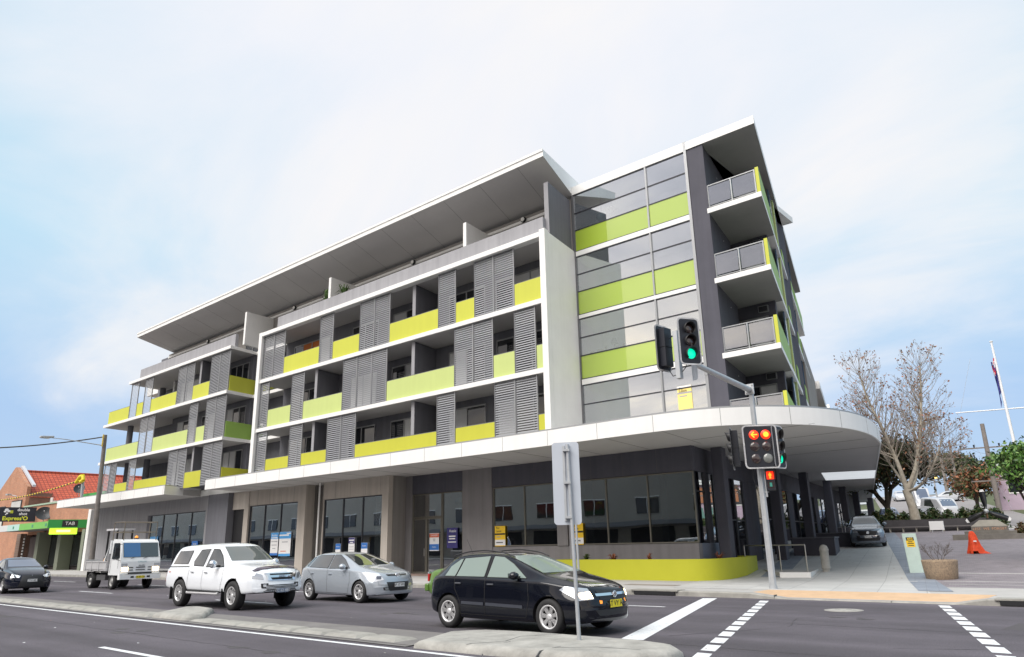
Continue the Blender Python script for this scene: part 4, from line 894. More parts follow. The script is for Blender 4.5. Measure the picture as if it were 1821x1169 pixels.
def tuft(x, y, z, r, n, mt, h=0.3, w=0.02):
    m = M()
    for i in range(n):
        a = rs.random() * 6.28; l = r * (0.5 + rs.random()); hh = h * (0.5 + rs.random())
        p0 = Vector((x, y, z)); p1 = p0 + Vector((cos(a) * l * 0.5, sin(a) * l * 0.5, hh)); p2 = p0 + Vector((cos(a) * l, sin(a) * l, hh * 0.75)); s = Vector((-sin(a), cos(a), 0)) * w
        m.add([p0 - s, p0 + s, p1 + s, p1 - s, p2], [(0, 1, 2, 3), (3, 2, 4)], mt)
    return m
SHG = mat('planter_shrub_leaf', (0.07, 0.10, 0.03), 0.7, var=0.4, vscale=5); SHR = mat('dry_red_stem', (0.22, 0.08, 0.04), 0.8)
for i, (x, y, mt, lb) in enumerate(((-19.0, 26.5, SHG, 'small dark green shrub at the left end of the yellow planter'), (-17.6, 26.5, SHR, 'dry reddish sprig in the middle of the yellow planter'), (-13.75, 28.2, SHR, 'trailing dry red sprig at the rounded corner of the yellow planter'), (-15.9, 26.5, SHR, 'tiny dry sprig right of the middle of the yellow planter'))):
    tag(tuft(x, y, 0.84, 0.28 if i != 3 else 0.15, 30, mt, 0.22).build('planter_shrub'), lb, 'shrub', 'shrubs in the yellow planter')
# posters
PW = mat('poster_white', (0.78, 0.78, 0.78), 0.5); PB = mat('poster_blue', (0.03, 0.16, 0.50), 0.5); PLB = mat('poster_light_blue', (0.07, 0.33, 0.70), 0.5); PN = mat('poster_navy', (0.035, 0.03, 0.16), 0.5); PY = mat('poster_yellow', (0.85, 0.55, 0.02), 0.5); PR = mat('poster_red', (0.6, 0.12, 0.05), 0.5)
TXK = mat('ink_black', (0.02, 0.02, 0.02), 0.6); TXW = mat('ink_white', (0.8, 0.8, 0.8), 0.6); TXG = mat('ink_grey', (0.35, 0.35, 0.38), 0.6)
def poster(x0, x1, z0, z1, y, bands, texts, label, group='posters in the shop windows'):
    """bands: (zfrac0, zfrac1, mat); texts: (string, size, mat, xfrac, zfrac)"""
    t = thing('poster', label, 'poster', ((x0 + x1) / 2, y, z0), group=group)
    m = M(); m.box(x0, x1, y, y + 0.006, z0, z1, bands[0][2]); 
    for a, b, mt in bands[1:]: m.box(x0 + 0.004, x1 - 0.004, y - 0.003, y - 0.0005, z0 + (z1 - z0) * a, z0 + (z1 - z0) * b, mt)
    m.build('sheet', t)
    bars = M()
    for s, sz, mt, fx, fz in [q for q in texts if q[0][0] == '~']:
        w_ = min(0.42 * (x1 - x0), len(s) * sz * 0.27); cx = x0 + (x1 - x0) * fx; cz = z0 + (z1 - z0) * fz
        bars.box(cx - w_, cx + w_, y - 0.0045, y - 0.0035, cz - sz * 0.28, cz + sz * 0.28, mt)
    if bars.v: bars.build('print_line', t)
    for s, sz, mt, fx, fz in [q for q in texts if q[0][0] != '~']: text(s, sz, mt, t, (x0 + (x1 - x0) * fx, y - 0.006, z0 + (z1 - z0) * fz), (R(90), 0, 0), ext=0.001)
    return t
yp = wy + 0.03
poster(-43.15, -42.3, 1.25, 2.62, yp, [(0, 1, PW), (0.72, 0.995, PLB), (0, 0.1, PB)], [('Auction', 0.2, TXW, 0.5, 0.88), ('~Shops and suites', 0.09, TXW, 0.5, 0.77), ('~Ground floor retail', 0.08, TXG, 0.5, 0.6), ('~96sqm  128sqm', 0.08, TXG, 0.5, 0.45), ('~On site', 0.08, TXG, 0.5, 0.3)], 'blue and white auction board, left of the pair in the window behind the white ute')
poster(-42.18, -40.9, 1.2, 2.64, yp, [(0, 1, PW), (0.72, 0.995, PLB), (0, 0.1, PLB)], [('~Retail shops', 0.15, TXW, 0.4, 0.86), ('~Office', 0.12, TXW, 0.8, 0.93), ('~Ground floor', 0.09, TXG, 0.5, 0.58), ('~Enquire today', 0.08, PR, 0.4, 0.2)], 'blue and white leasing board, right of the pair in the window behind the white ute')
poster(-36.3, -35.83, 1.30, 1.85, yp, [(0, 1, PW), (0.42, 0.99, PB)], [('Auction', 0.1, TXW, 0.5, 0.7)], 'small blue and white agency card in the left pane above the silver hatchback')
poster(-35.1, -34.55, 1.15, 2.15, yp, [(0, 1, PW), (0.68, 0.99, PN)], [('~LEASING', 0.11, TXW, 0.5, 0.86), ('~RETAIL', 0.08, TXW, 0.5, 0.74), ('~Shop 2  96sqm', 0.055, TXG, 0.5, 0.5), ('~Shop 3  110sqm', 0.055, TXG, 0.5, 0.38)], 'navy headed white leasing sheet in the middle pane above the silver hatchback')
poster(-33.95, -33.4, 1.32, 1.86, yp, [(0, 1, PW), (0.42, 0.99, PB)], [('Auction', 0.1, TXW, 0.5, 0.7)], 'small blue and white agency card in the right pane above the silver hatchback')
poster(-29.93, -29.2, 1.36, 2.26, dy + 0.02, [(0, 1, PW), (0.76, 0.97, PR), (0.05, 0.38, PB)], [('DANGER', 0.13, TXW, 0.5, 0.87), ('~KEEP', 0.07, TXG, 0.5, 0.66), ('~OUT', 0.07, TXG, 0.5, 0.57), ('Auction', 0.09, TXW, 0.5, 0.22)], 'white notice with a red header on the glass entrance door')
poster(-28.6, -27.82, 1.48, 2.5, dy + 0.02, [(0, 1, PN)], [('Aussie', 0.2, TXW, 0.55, 0.84), ('~MORTGAGE', 0.1, TXW, 0.5, 0.58), ('~BROKERS', 0.1, TXW, 0.5, 0.46), ('~Opening soon', 0.08, TXW, 0.5, 0.3)], 'purple navy poster in the window right of the entrance door')
poster(-25.2, -24.52, 1.53, 2.48, dy + 0.005, [(0, 1, PY), (0.56, 0.64, TXK), (0.04, 0.32, PW)], [('For', 0.16, TXK, 0.3, 0.9), ('Lease', 0.16, TXK, 0.38, 0.75), ('~Retail', 0.07, TXG, 0.35, 0.46), ('~9000 0120', 0.08, TXK, 0.45, 0.18)], 'yellow for lease board at the left end of the dark shop windows')
poster(-20.55, -19.86, 1.53, 2.46, dy + 0.005, [(0, 1, PY), (0.56, 0.64, TXK), (0.04, 0.32, PW)], [('For', 0.16, TXK, 0.3, 0.9), ('Lease', 0.16, TXK, 0.38, 0.75), ('~Retail', 0.07, TXG, 0.35, 0.46), ('~9000 0120', 0.08, TXK, 0.45, 0.18)], 'yellow for lease board partly behind the grey median sign')
poster(-14.33, -13.68, 6.76, 7.74, BY + 0.012, [(0, 1, mat('poster_pale_yellow', (0.85, 0.68, 0.22), 0.5)), (0.66, 0.73, TXG), (0.93, 0.995, PW)], [('For', 0.14, TXK, 0.3, 0.89), ('Lease', 0.16, TXK, 0.4, 0.79), ('~Level 1', 0.08, TXG, 0.4, 0.56)], 'pale yellow for lease board in the first floor glazing above the canopy')
poster(-57.6, -55.9, 1.2, 2.9, wy + 0.45, [(0, 1, mat('poster_pale_green', (0.50, 0.58, 0.50), 0.6))], [('~LEASE', 0.3, TXG, 0.5, 0.7), ('~shop 1', 0.22, TXG, 0.5, 0.4)], 'pale green sheet leaning inside the window behind the truck')
poster(-53.6, -52.7, 1.9, 2.3, yp, [(0, 1, PB)], [('Auction', 0.16, TXW, 0.5, 0.5)], 'blue agency card in the window right of the truck')
poster(-60.5, -59.2, 2.25, 2.75, yp, [(0, 1, PLB)], [('~Leasing', 0.22, TXW, 0.5, 0.5)], 'blue agency card just above the truck cab')
# building across the road: it is what the shop windows mirror
OB = thing('shop_building', 'two storey rendered shop row across the road, mirrored in the dark shop windows', 'building', (-20, -16, 0))
m = M(); m.box(-230, 40, -26, -16, 0, 8.6, mat('cream_render', (0.48, 0.45, 0.40), 0.8, var=0.15, vscale=0.3)); m.box(-230, 40, -16.3, -16.01, 8.2, 9.2, mat('cream_render_trim', (0.55, 0.54, 0.5), 0.8)); m.build('wall', OB)
m = M(); m.box(-229, 39, -16.0, -12.8, 3.3, 3.75, mat('awning_grey', (0.22, 0.23, 0.25), 0.7)); m.build('awning', OB)
for i in range(38):
    x = -226 + i * 7.0
    m = M(); m.box(x, x + 2.8, -15.99, -15.9, 4.6, 6.3, WINDK); m.box(x - 0.1, x + 2.9, -15.99, -15.88, 6.3, 6.42, WHITE); m.box(x + 1.35, x + 1.45, -15.9, -15.87, 4.6, 6.3, WHITE); m.build('window', OB)
    m = M(); m.box(x - 0.8, x + 4.4, -15.99, -15.95, 0.4, 3.1, ROOMD); m.build('shop_window', OB)
struct(M().box(-300, 200, -16, -9.02, -0.01, 0.14, SPATH).build('opposite_footpath'))

# plants on the terraces
FRN = mat('fern_green', (0.07, 0.14, 0.03), 0.6, var=0.3, vscale=6)
for x, y, z, r, lb in ((-43.9, 26.9, 15.15, 0.75, 'green fern in a dark pot on the top terrace between the two wings'), (-42.6, 26.8, 15.15, 0.55, 'smaller green fern in a dark pot nearer the main wing on the top terrace'), (-34.8, 24.9, 15.6, 0.55, 'small leafy plant behind the parapet right of the middle white fin'), (-36.6, 24.9, 15.7, 0.4, 'small leafy plant behind the parapet left of the middle white fin')):
    t = thing('pot_plant', lb, 'pot plant', (x, y, z), group='pot plants on the top terrace'); rs = random.Random(int(r * 100)); f_ = tuft(x, y, z + 0.45, r, 34, FRN, 0.6, 0.03); f_.build('foliage', t); m = M(); m.lathe([(0.14, z), (0.2, z + 0.45), (0.17, z + 0.45), (0.0, z + 0.42)], BLACK, 14, c=(x, y, 0)); m.build('pot', t)

def balcony_chair(x, y, z, rz, mt, label):
    t = thing('balcony_chair', label, 'chair', (x, y, z), rz, group='chairs on the balconies'); t['_base'] = (0, 0, 0)
    m = M(); m.box(-0.22, 0.22, -0.22, 0.22, 0.42, 0.46, mt); m.build('seat', t, world=False); m = M(); m.box(-0.22, 0.22, 0.2, 0.24, 0.46, 0.92, mt); m.build('backrest', t, world=False)
    for sx in (-0.2, 0.2):
        for sy in (-0.2, 0.2): m = M(); m.tube((sx, sy, 0), (sx, sy, 0.42), 0.015, 0.015, ALUD, 6); m.build('leg', t, world=False)
for x, y, z, rz, c, lb in ((-31.0, 25.3, S1, 0.6, PW if False else WHITE, 'white chair on the long first floor balcony of the main front'), (-28.9, 25.2, S2, -0.5, ALUD, 'dark chair on the long second floor balcony of the main front'), (-10.9, 28.6, S1 + 0.0, 0.4, WHITE, 'white chair on the lowest corner balcony')): balcony_chair(x, y, z, rz, c, lb)

# inside the shops: plastic curtain, plank, boxes and hanging lamps
m = M(); vs = []; n = 60
for i in range(n + 1):
    x = -33.9 + 1.35 * i / n; y = 27.1 + 0.07 * sin(i * 0.9) + 0.03 * sin(i * 2.3); vs += [(x, y, 0.3), (x, y + 0.02, 4.3)]
m.add(vs, [(2 * i, 2 * i + 2, 2 * i + 3, 2 * i + 1) for i in range(n)], mat('dust_sheet', (0.62, 0.60, 0.56), 0.5), True); tag(m.build('dust_sheet'), 'pale dust sheet hanging in folds inside the window above the silver hatchback', 'dust sheet')
m = M(); m.obox((-34.15, 26.75, 1.2), (0.28, 0.05, 0.95), (0, 0.02, 0), (0.05, 0, -0.015), mat('raw_timber', (0.62, 0.38, 0.10), 0.7)); tag(m.build('timber_plank'), 'yellow timber plank leaning inside the window above the silver hatchback', 'plank')
m = M(); m.box(-41.2, -40.7, 27.2, 27.7, 0.17, 1.5, mat('orange_barrier', (0.7, 0.16, 0.03), 0.6)); m.box(-41.22, -40.68, 27.18, 27.72, 0.7, 0.85, PW); tag(m.build('traffic_barrier', bevel=0.03), 'orange and white barrier inside the window behind the white ute', 'barrier')
m = M()
for x, z, r in ((-28.6, 3.9, 0.24), (-28.1, 3.95, 0.2), (-28.35, 3.6, 0.22), (-27.95, 3.55, 0.18)): m.ball((x, 28.5, z), r, mat('teal_balloon', (0.05, 0.20, 0.26), 0.2, coat=1), 14)
m.tube((-28.35, 28.5, 3.3), (-28.35, 28.5, 0.4), 0.006, 0.006, WHITE, 4); tag(m.build('balloon_cluster'), 'cluster of dark teal balloons behind the window right of the entrance door', 'balloons')
# ------------------------------------------------------------------ vehicles
TYRE = mat('tyre_rubber', (0.018, 0.018, 0.019), 0.75, bump=0.2, bscale=80)
RIM = mat('alloy_silver', (0.68, 0.68, 0.69), 0.32, metal=0.35, coat=0.5)
RIMB = mat('rim_shadow', (0.02, 0.02, 0.022), 0.6)
CGL = mat('car_glass', (0.028, 0.034, 0.034), 0.02, spec=0.9, coat=1.0, crough=0.0)
CGLL = mat('car_glass_light', (0.20, 0.25, 0.23), 0.06, spec=0.45)
CHROME = mat('chrome', (0.75, 0.76, 0.78), 0.10, metal=1.0)
HEAD = mat('headlamp_clear', (0.50, 0.53, 0.57), 0.08, metal=0.55, coat=1.0)
HEADON = mat('headlamp_lit', (1.0, 0.85, 0.6), 0.3, emit=(1.0, 0.74, 0.42), estr=9.0)
AMB = mat('indicator_amber', (0.8, 0.25, 0.02), 0.3, emit=(1.0, 0.35, 0.05), estr=0.6)
REDL = mat('tail_lamp_red', (0.45, 0.01, 0.01), 0.15, coat=1.0)
DKTRIM = mat('black_trim', (0.02, 0.02, 0.022), 0.45)
PLY = mat('number_plate_yellow', (0.75, 0.62, 0.02), 0.5); PLW = mat('number_plate_white', (0.75, 0.75, 0.75), 0.5)
SEAM = mat('door_seam', (0.01, 0.01, 0.01), 0.8)
def interp(tab, x):
    if x <= tab[0][0]: return tab[0][1]
    for (a, u), (b, v) in zip(tab, tab[1:]):
        if x <= b: return u + (v - u) * (x - a) / (b - a)
    return tab[-1][1]
def chaikin(p, it=2):
    for _ in range(it):
        q = [p[0]]
        for a, b in zip(p, p[1:]):
            q.append(tuple(a[i] * .75 + b[i] * .25 for i in range(len(a)))); q.append(tuple(a[i] * .25 + b[i] * .75 for i in range(len(a))))
        q.append(p[-1]); p = q
    return p
class Car:
    def __init__(s, name, label, cat, loc, rz, paint, L, T, group=None, wheels=(), arch=0.0, zbot=0.2, rowf=None):
        s.root = thing(name, label, cat, loc, rz, group); s.root['_base'] = (0, 0, 0); s.L = L; s.T = T; s.paint = paint
        # body loft
        T = {k: (chaikin(v, 1) if k in ('zc', 'zr', 'wr') else chaikin(v, 1)) for k, v in T.items()}
        xs = [L * (1 - cos(pi * i / 46)) / 2 for i in range(47)]
        rings = []
        for x in xs:
            g = lambda k: interp(T[k], x)
            zc, zb, zr, wb, wm, wr, zs = g('zc'), g('zb'), g('zr'), g('wb'), g('wm'), g('wr'), g('zs')
            zm = min(zb - 0.08, 0.60 if 'zm' not in T else g('zm'))
            pr = [(0.0, zs), (wm * 0.8, zs), (wm - 0.06, zs), (wm - 0.02, zs + 0.05), (wm, min(zs + 0.2, zm)), (wm, zm), (wb + 0.01, zb - 0.05), (wb, zb), (wb - 0.03, zb + 0.02),
                  (wr + (wb - wr) * 0.12, zr - (zr - zb) * 0.10), (wr, zr), (wr - 0.06, zr + (zc - zr) * 0.55), (wr * 0.5, zc - 0.008), (0.0, zc)]
            pr = chaikin(pr, 2)
            fb = g('bow') if 'bow' in T else 0.0
            ring = []
            for y, z in pr:
                dx = fb * (abs(y) / max(0.1, wm)) ** 2.4
                ring.append((x + dx, y, z))
            rings.append(ring)
        n = len(rings[0]); vs = []; fs = []
        full = [[(x, -y, z) for x, y, z in r] + [(x, y, z) for x, y, z in reversed(r[1:-1])] for r in rings]
        m_ = len(full[0])
        for r in full: vs += r
        for j in range(len(full) - 1):
            for i in range(m_): fs.append((j * m_ + i, j * m_ + (i + 1) % m_, (j + 1) * m_ + (i + 1) % m_, (j + 1) * m_ + i))
        # end caps: inner rings that keep the plan curve, then a fan
        for j, sgn in ((0, -1), (len(full) - 1, 1)):
            r = full[j]; x0 = xs[j]; zc_ = sum(p[2] for p in r) / m_; fb = interp(T['bow'], x0) if 'bow' in T else 0.0; wm_ = max(0.1, interp(T['wm'], x0)); prev = [j * m_ + i for i in range(m_)]
            for f_, bu in ((0.85, 0.012), (0.6, 0.02), (0.3, 0.024)):
                o = len(vs); vs += [(x0 + sgn * bu + fb * (abs(p[1]) * f_ / wm_) ** 2.4, p[1] * f_, zc_ + (p[2] - zc_) * f_) for p in r]
                for i in range(m_):
                    t = (prev[i], prev[(i + 1) % m_], o + (i + 1) % m_, o + i); fs.append(t[::-1] if sgn < 0 else t)
                prev = [o + i for i in range(m_)]
            c = len(vs); vs.append((x0 + sgn * 0.025, 0, zc_))
            for i in range(m_):
                t = (prev[i], prev[(i + 1) % m_], c); fs.append(t[::-1] if sgn < 0 else t)
        me = bpy.data.meshes.new('body'); me.from_pydata(vs, [], fs); me.materials.append(paint); me.materials.append(DKTRIM)
        bm = bmesh.new(); bm.from_mesh(me); bmesh.ops.recalc_face_normals(bm, faces=bm.faces); s.bvh = BVHTree.FromBMesh(bm); bm.to_mesh(me); bm.free()
        o = bpy.data.objects.new('body', me); COL.objects.link(o); o.parent = s.root
        cut = []
        for (wx, wr_) in wheels:
            cm = bpy.data.meshes.new('cut'); b2 = bmesh.new()
            for sg in (-1, 1):
                mt = Matrix.Translation((wx, sg * 0.86, wr_ + 0.0)) @ Matrix.Rotation(pi / 2, 4, 'X')
                bmesh.ops.create_cone(b2, cap_ends=True, segments=40, radius1=wr_ + arch, radius2=wr_ + arch, depth=0.62, matrix=mt)
            b2.to_mesh(cm); b2.free(); co = bpy.data.objects.new('cut', cm); COL.objects.link(co); co.parent = s.root; cut.append(co)
            md = o.modifiers.new('b', 'BOOLEAN'); md.object = co; md.operation = 'DIFFERENCE'; md.solver = 'EXACT'
        bpy.context.view_layer.update()
        dg = bpy.context.evaluated_depsgraph_get(); nm = bpy.data.meshes.new_from_object(o.evaluated_get(dg)); o.modifiers.clear(); o.data = nm; nm.name = 'body'
        for c in cut: bpy.data.objects.remove(c)
        mi = []; sm = []
        for p in nm.polygons:
            c = p.center; dark = False
            for wx, wr_ in wheels:
                rr = sqrt((c.x - wx) ** 2 + (c.z - wr_) ** 2)
                if rr < wr_ + arch + 0.004 and 0.5 < abs(c.y): 
                    if abs(rr - wr_ - arch) < 0.02 or abs(abs(c.y) - 0.55) < 0.03: dark = True
            if c.z < interp(s.T['zs'], c.x) + 0.015: dark = True
            mi.append(1 if dark else 0); sm.append(True)
        while len(nm.materials) < 2: nm.materials.append(DKTRIM)
        nm.polygons.foreach_set('material_index', mi); nm.polygons.foreach_set('use_smooth', sm)
        try: nm.set_sharp_from_angle(angle=R(38))
        except Exception: pass
        s.body = o; nm.update()
    def cast(s, p, d):
        d = Vector(d).normalized(); p = Vector(p); h = s.bvh.ray_cast(p - d * 4, d)
        return h
    def patch(s, poly, d, mt, name, off=0.006, parent=None, label=None, step=0.07, both=False, m=None, rnd=1):
        """polygon (3-D points) pressed along d on the body, as a thin skin"""
        own = m is None
        if own and both:
            for sg in (1, -1): o = s.patch([(p[0], p[1] * sg, p[2]) for p in poly], (d[0], d[1] * sg, d[2]), mt, name, off, parent, label, step, False, None, rnd)
            return o
        m = m or M()
        for sg in ((1, -1) if both else (1,)):
            dd = Vector((d[0], d[1] * sg, d[2])).normalized()
            pts = [Vector((p[0], p[1] * sg, p[2])) for p in poly]
            if rnd:
                q = []
                k = len(pts)
                for i in range(k):
                    a, b, c = pts[i - 1], pts[i], pts[(i + 1) % k]
                    r = min(0.035 * rnd, (a - b).length * .3, (c - b).length * .3)
                    q += [b + (a - b).normalized() * r, b * 0.92 + (b + (a - b).normalized() * r + b + (c - b).normalized() * r) * 0.04, b + (c - b).normalized() * r]
                pts = q
            bm = bmesh.new(); bm.faces.new([bm.verts.new(p) for p in pts])
            u = dd.orthogonal().normalized(); v = dd.cross(u)
            if abs(dd.y) > 0.7: u, v = Vector((1, 0, 0)), Vector((0, 0, 1))
            for ax in (u, v):
                vals = [p.dot(ax) for p in pts]; a, b = min(vals), max(vals); k = int((b - a) / step)
                for i in range(1, k + 1):
                    t = a + (b - a) * i / (k + 1)
                    bmesh.ops.bisect_plane(bm, geom=bm.verts[:] + bm.edges[:] + bm.faces[:], plane_co=ax * t, plane_no=ax)
            bmesh.ops.triangulate(bm, faces=[f for f in bm.faces if len(f.verts) > 4])
            for vt in bm.verts:
                loc, nr, _, _ = s.bvh.ray_cast(vt.co - dd * 4, dd)
                if loc is None:
                    loc, nr, _, _ = s.bvh.find_nearest(vt.co)
                if nr.dot(dd) > 0: nr = -nr
                vt.co = loc + nr * off
            bm.normal_update()
            fs = []
            bm.verts.ensure_lookup_table(); bm.verts.index_update()
            for f in bm.faces:
                ids = [x.index for x in f.verts]; fs.append(ids if f.normal.dot(dd) < 0 else ids[::-1])
            m.add([x.co.copy() for x in bm.verts], fs, mt, True); bm.free()
        if own:
            o = m.build(name, parent or s.root, world=False)
            if label: o['label'] = label
            return o
        return m
    def line(s, pts, d, wdt, mt, m, off=0.004, both=True):
        """thin line along pts (side view x, z) pressed on the body"""
        for sg in ((1, -1) if both else (1,)):
            dd = Vector((d[0], d[1] * sg, d[2])).normalized(); P = [Vector((p[0], p[1] * sg, p[2])) for p in pts]; Q = []
            for a, b in zip(P, P[1:]):
                k = max(1, int((b - a).length / 0.06)); Q += [a + (b - a) * i / k for i in range(k)]
            Q.append(P[-1]); H = []
            for p in Q:
                l, n, _, _ = s.bvh.ray_cast(p - dd * 4, dd)
                if l is None: l, n, _, _ = s.bvh.find_nearest(p)
                if n.dot(dd) > 0: n = -n
                H.append((l + n * off, n))
            vs = []
            for i, (p, n) in enumerate(H):
                t = (H[min(i + 1, len(H) - 1)][0] - H[max(0, i - 1)][0])
                if t.length < 1e-6: t = Vector((0, 0, 1))
                q = n.cross(t.normalized()).normalized() * wdt / 2
                vs += [p + q, p - q]
            m.add(vs, [(2 * i, 2 * i + 1, 2 * i + 3, 2 * i + 2) for i in range(len(H) - 1)], mt, True)
        return m
    def wheel(s, x, y, r, w, rim_r, spokes, sw=0.05, style=0):
        sg = 1 if y > 0 else -1
        t = M(); prof = [(rim_r - 0.01, -w / 2 + 0.015), (rim_r + 0.02, -w / 2), (r - 0.035, -w / 2), (r - 0.008, -w / 2 + 0.025), (r, -w / 2 + 0.06), (r, w / 2 - 0.06), (r - 0.008, w / 2 - 0.025), (r - 0.035, w / 2), (rim_r + 0.02, w / 2), (rim_r - 0.01, w / 2 - 0.015)]
        t.lathe(prof, TYRE, 40, 'y', caps=False); t.v = [(a + x, b + y, c + r) for a, b, c in t.v]
        whe = t.build('wheel', s.root, world=False)
        q = M(); fo = sg * (w / 2 - 0.02)
        q.lathe([(rim_r + 0.006, fo - sg * 0.002), (rim_r + 0.004, fo + sg * 0.012), (rim_r - 0.022, fo + sg * 0.004), (rim_r - 0.03, fo - sg * 0.05)], RIM, 40, 'y', caps=False)
        q.lathe([(rim_r, fo - sg * 0.09), (0.02, fo - sg * 0.09)], RIMB, 32, 'y', caps=False)
        q.lathe([(0.065, fo - sg * 0.08), (0.06, fo - sg * 0.018), (0.03, fo - sg * 0.008), (0.004, fo - sg * 0.008)], RIM, 20, 'y', caps=False)
        for i in range(spokes):
            for dl in ((0,) if style == 0 else (-0.16, 0.16)):
                a = 2 * pi * i / spokes + 0.3; a1 = a + dl
                e = Vector((cos(a1), 0, sin(a1))); p = Vector((-sin(a1), 0, cos(a1)))
                r0, r1 = 0.05, rim_r - 0.012; w0 = sw * (0.8 if style == 0 else 0.5); w1 = sw * (1.15 if style == 0 else 0.55)
                e0 = Vector((cos(a + dl * 0.2), 0, sin(a + dl * 0.2)))
                f0 = Vector((0, fo - sg * 0.02, 0)); f1 = Vector((0, fo - sg * 0.006, 0)); bk = Vector((0, -sg * 0.035, 0))
                A = [e0 * r0 - p * w0 + f0, e0 * r0 + p * w0 + f0, e * r1 + p * w1 + f1, e * r1 - p * w1 + f1]
                q.add(A + [v + bk for v in A], [(0, 1, 2, 3), (3, 2, 1, 0), (7, 6, 5, 4), (0, 4, 5, 1), (1, 5, 6, 2), (2, 6, 7, 3), (3, 7, 4, 0)], RIM)
        q.v = [(a + x, b + y, c + r) for a, b, c in q.v]
        q.build('rim', whe, world=False)
    def wheels4(s, xr, xf, ty, r, w, rim_r, spokes, sw=0.05, style=0):
        for x in (xr, xf):
            for y in (-ty, ty): s.wheel(x, y, r, w, rim_r, spokes, sw, style)
    def mirror(s, x, z, w, mt, size=(0.10, 0.17, 0.12)):
        for sg in (-1, 1):
            m = M(); m.ball((x, sg * (w + size[1] * 0.75), z), 1.0, mt, 14, sz=size[2] * 0.62, sx=size[0], sy=size[1] * 0.62)
            m.obox((x + 0.01, sg * (w + 0.01), z - size[2] * 0.3), (0.03, 0, 0), (0, 0.06, 0), (0, 0, 0.025), DKTRIM)
            o = m.build('wing_mirror', s.root, world=False)
            g = M(); g.obox((x - size[0] * 0.98, sg * (w + size[1] * 0.75), z), (0.004, 0, 0), (0, size[1] * 0.35, 0), (0, 0, size[2] * 0.35), CGLL); g.build('mirror_glass', o, world=False)
    def handle(s, x, z, mt, l=0.16):
        for sg in (-1, 1):
            h, n, _, _ = s.bvh.ray_cast(Vector((x, sg * 3, z)), Vector((0, -sg, 0)))
            if h is None: continue
            m = M(); m.obox(h + n * 0.018, (l / 2, 0, 0), n * 0.014, (0, 0, 0.013), mt); m.build('door_handle', s.root, world=False, bevel=0.006)
    def plate(s, txt, z, mt, tm, w=0.372, h=0.107, off=0.012, xx=None):
        hit, n, _, _ = s.bvh.ray_cast(Vector((s.L + 2, 0, z)), Vector((-1, 0, 0)))
        x = (hit.x if xx is None else xx) + off
        m = M(); m.obox((x, 0, z), (0.004, 0, 0), (0, w / 2, 0), (0, 0, h / 2), mt); o = m.build('number_plate', s.root, world=False, bevel=0.002)
        t = text(txt, h * 0.95, tm, o, (0, 0, 0), (R(90), 0, R(90)), ext=0.001); t.location = (x + 0.006, 0, z)
    def arches(s, ws, wdt, mt, rr, z0=0.0):
        m = M()
        for wx, r in ws:
            for sg in (-1, 1):
                pts = []
                for i in range(21):
                    a = pi * i / 20; pts.append(Vector((wx + (rr) * cos(a), 0, r + rr * sin(a))))
                inn = [Vector((wx + (rr - wdt) * cos(pi * i / 20), 0, r + (rr - wdt) * sin(pi * i / 20))) for i in range(21)]
                vs = []
                for p, q in zip(pts, inn):
                    h, n, _, _ = s.bvh.ray_cast(Vector((p.x, sg * 3, max(p.z, interp(s.T['zs'], p.x) + 0.03))), Vector((0, -sg, 0)))
                    y = h.y if h else sg * 0.85
                    vs += [(p.x, y + sg * 0.004, p.z), ((p.x * .4 + q.x * .6), y + sg * 0.028, p.z * .4 + q.z * .6), (q.x, y + sg * 0.02, q.z), (q.x, y - sg * 0.06, q.z)]
                fs = [(4 * i + j, 4 * i + j + 1, 4 * i + j + 5, 4 * i + j + 4) for i in range(20) for j in range(3)]
                m.add(vs, fs + [f[::-1] for f in fs], mt, True)
        return m.build('wheel_arch', s.root, world=False)

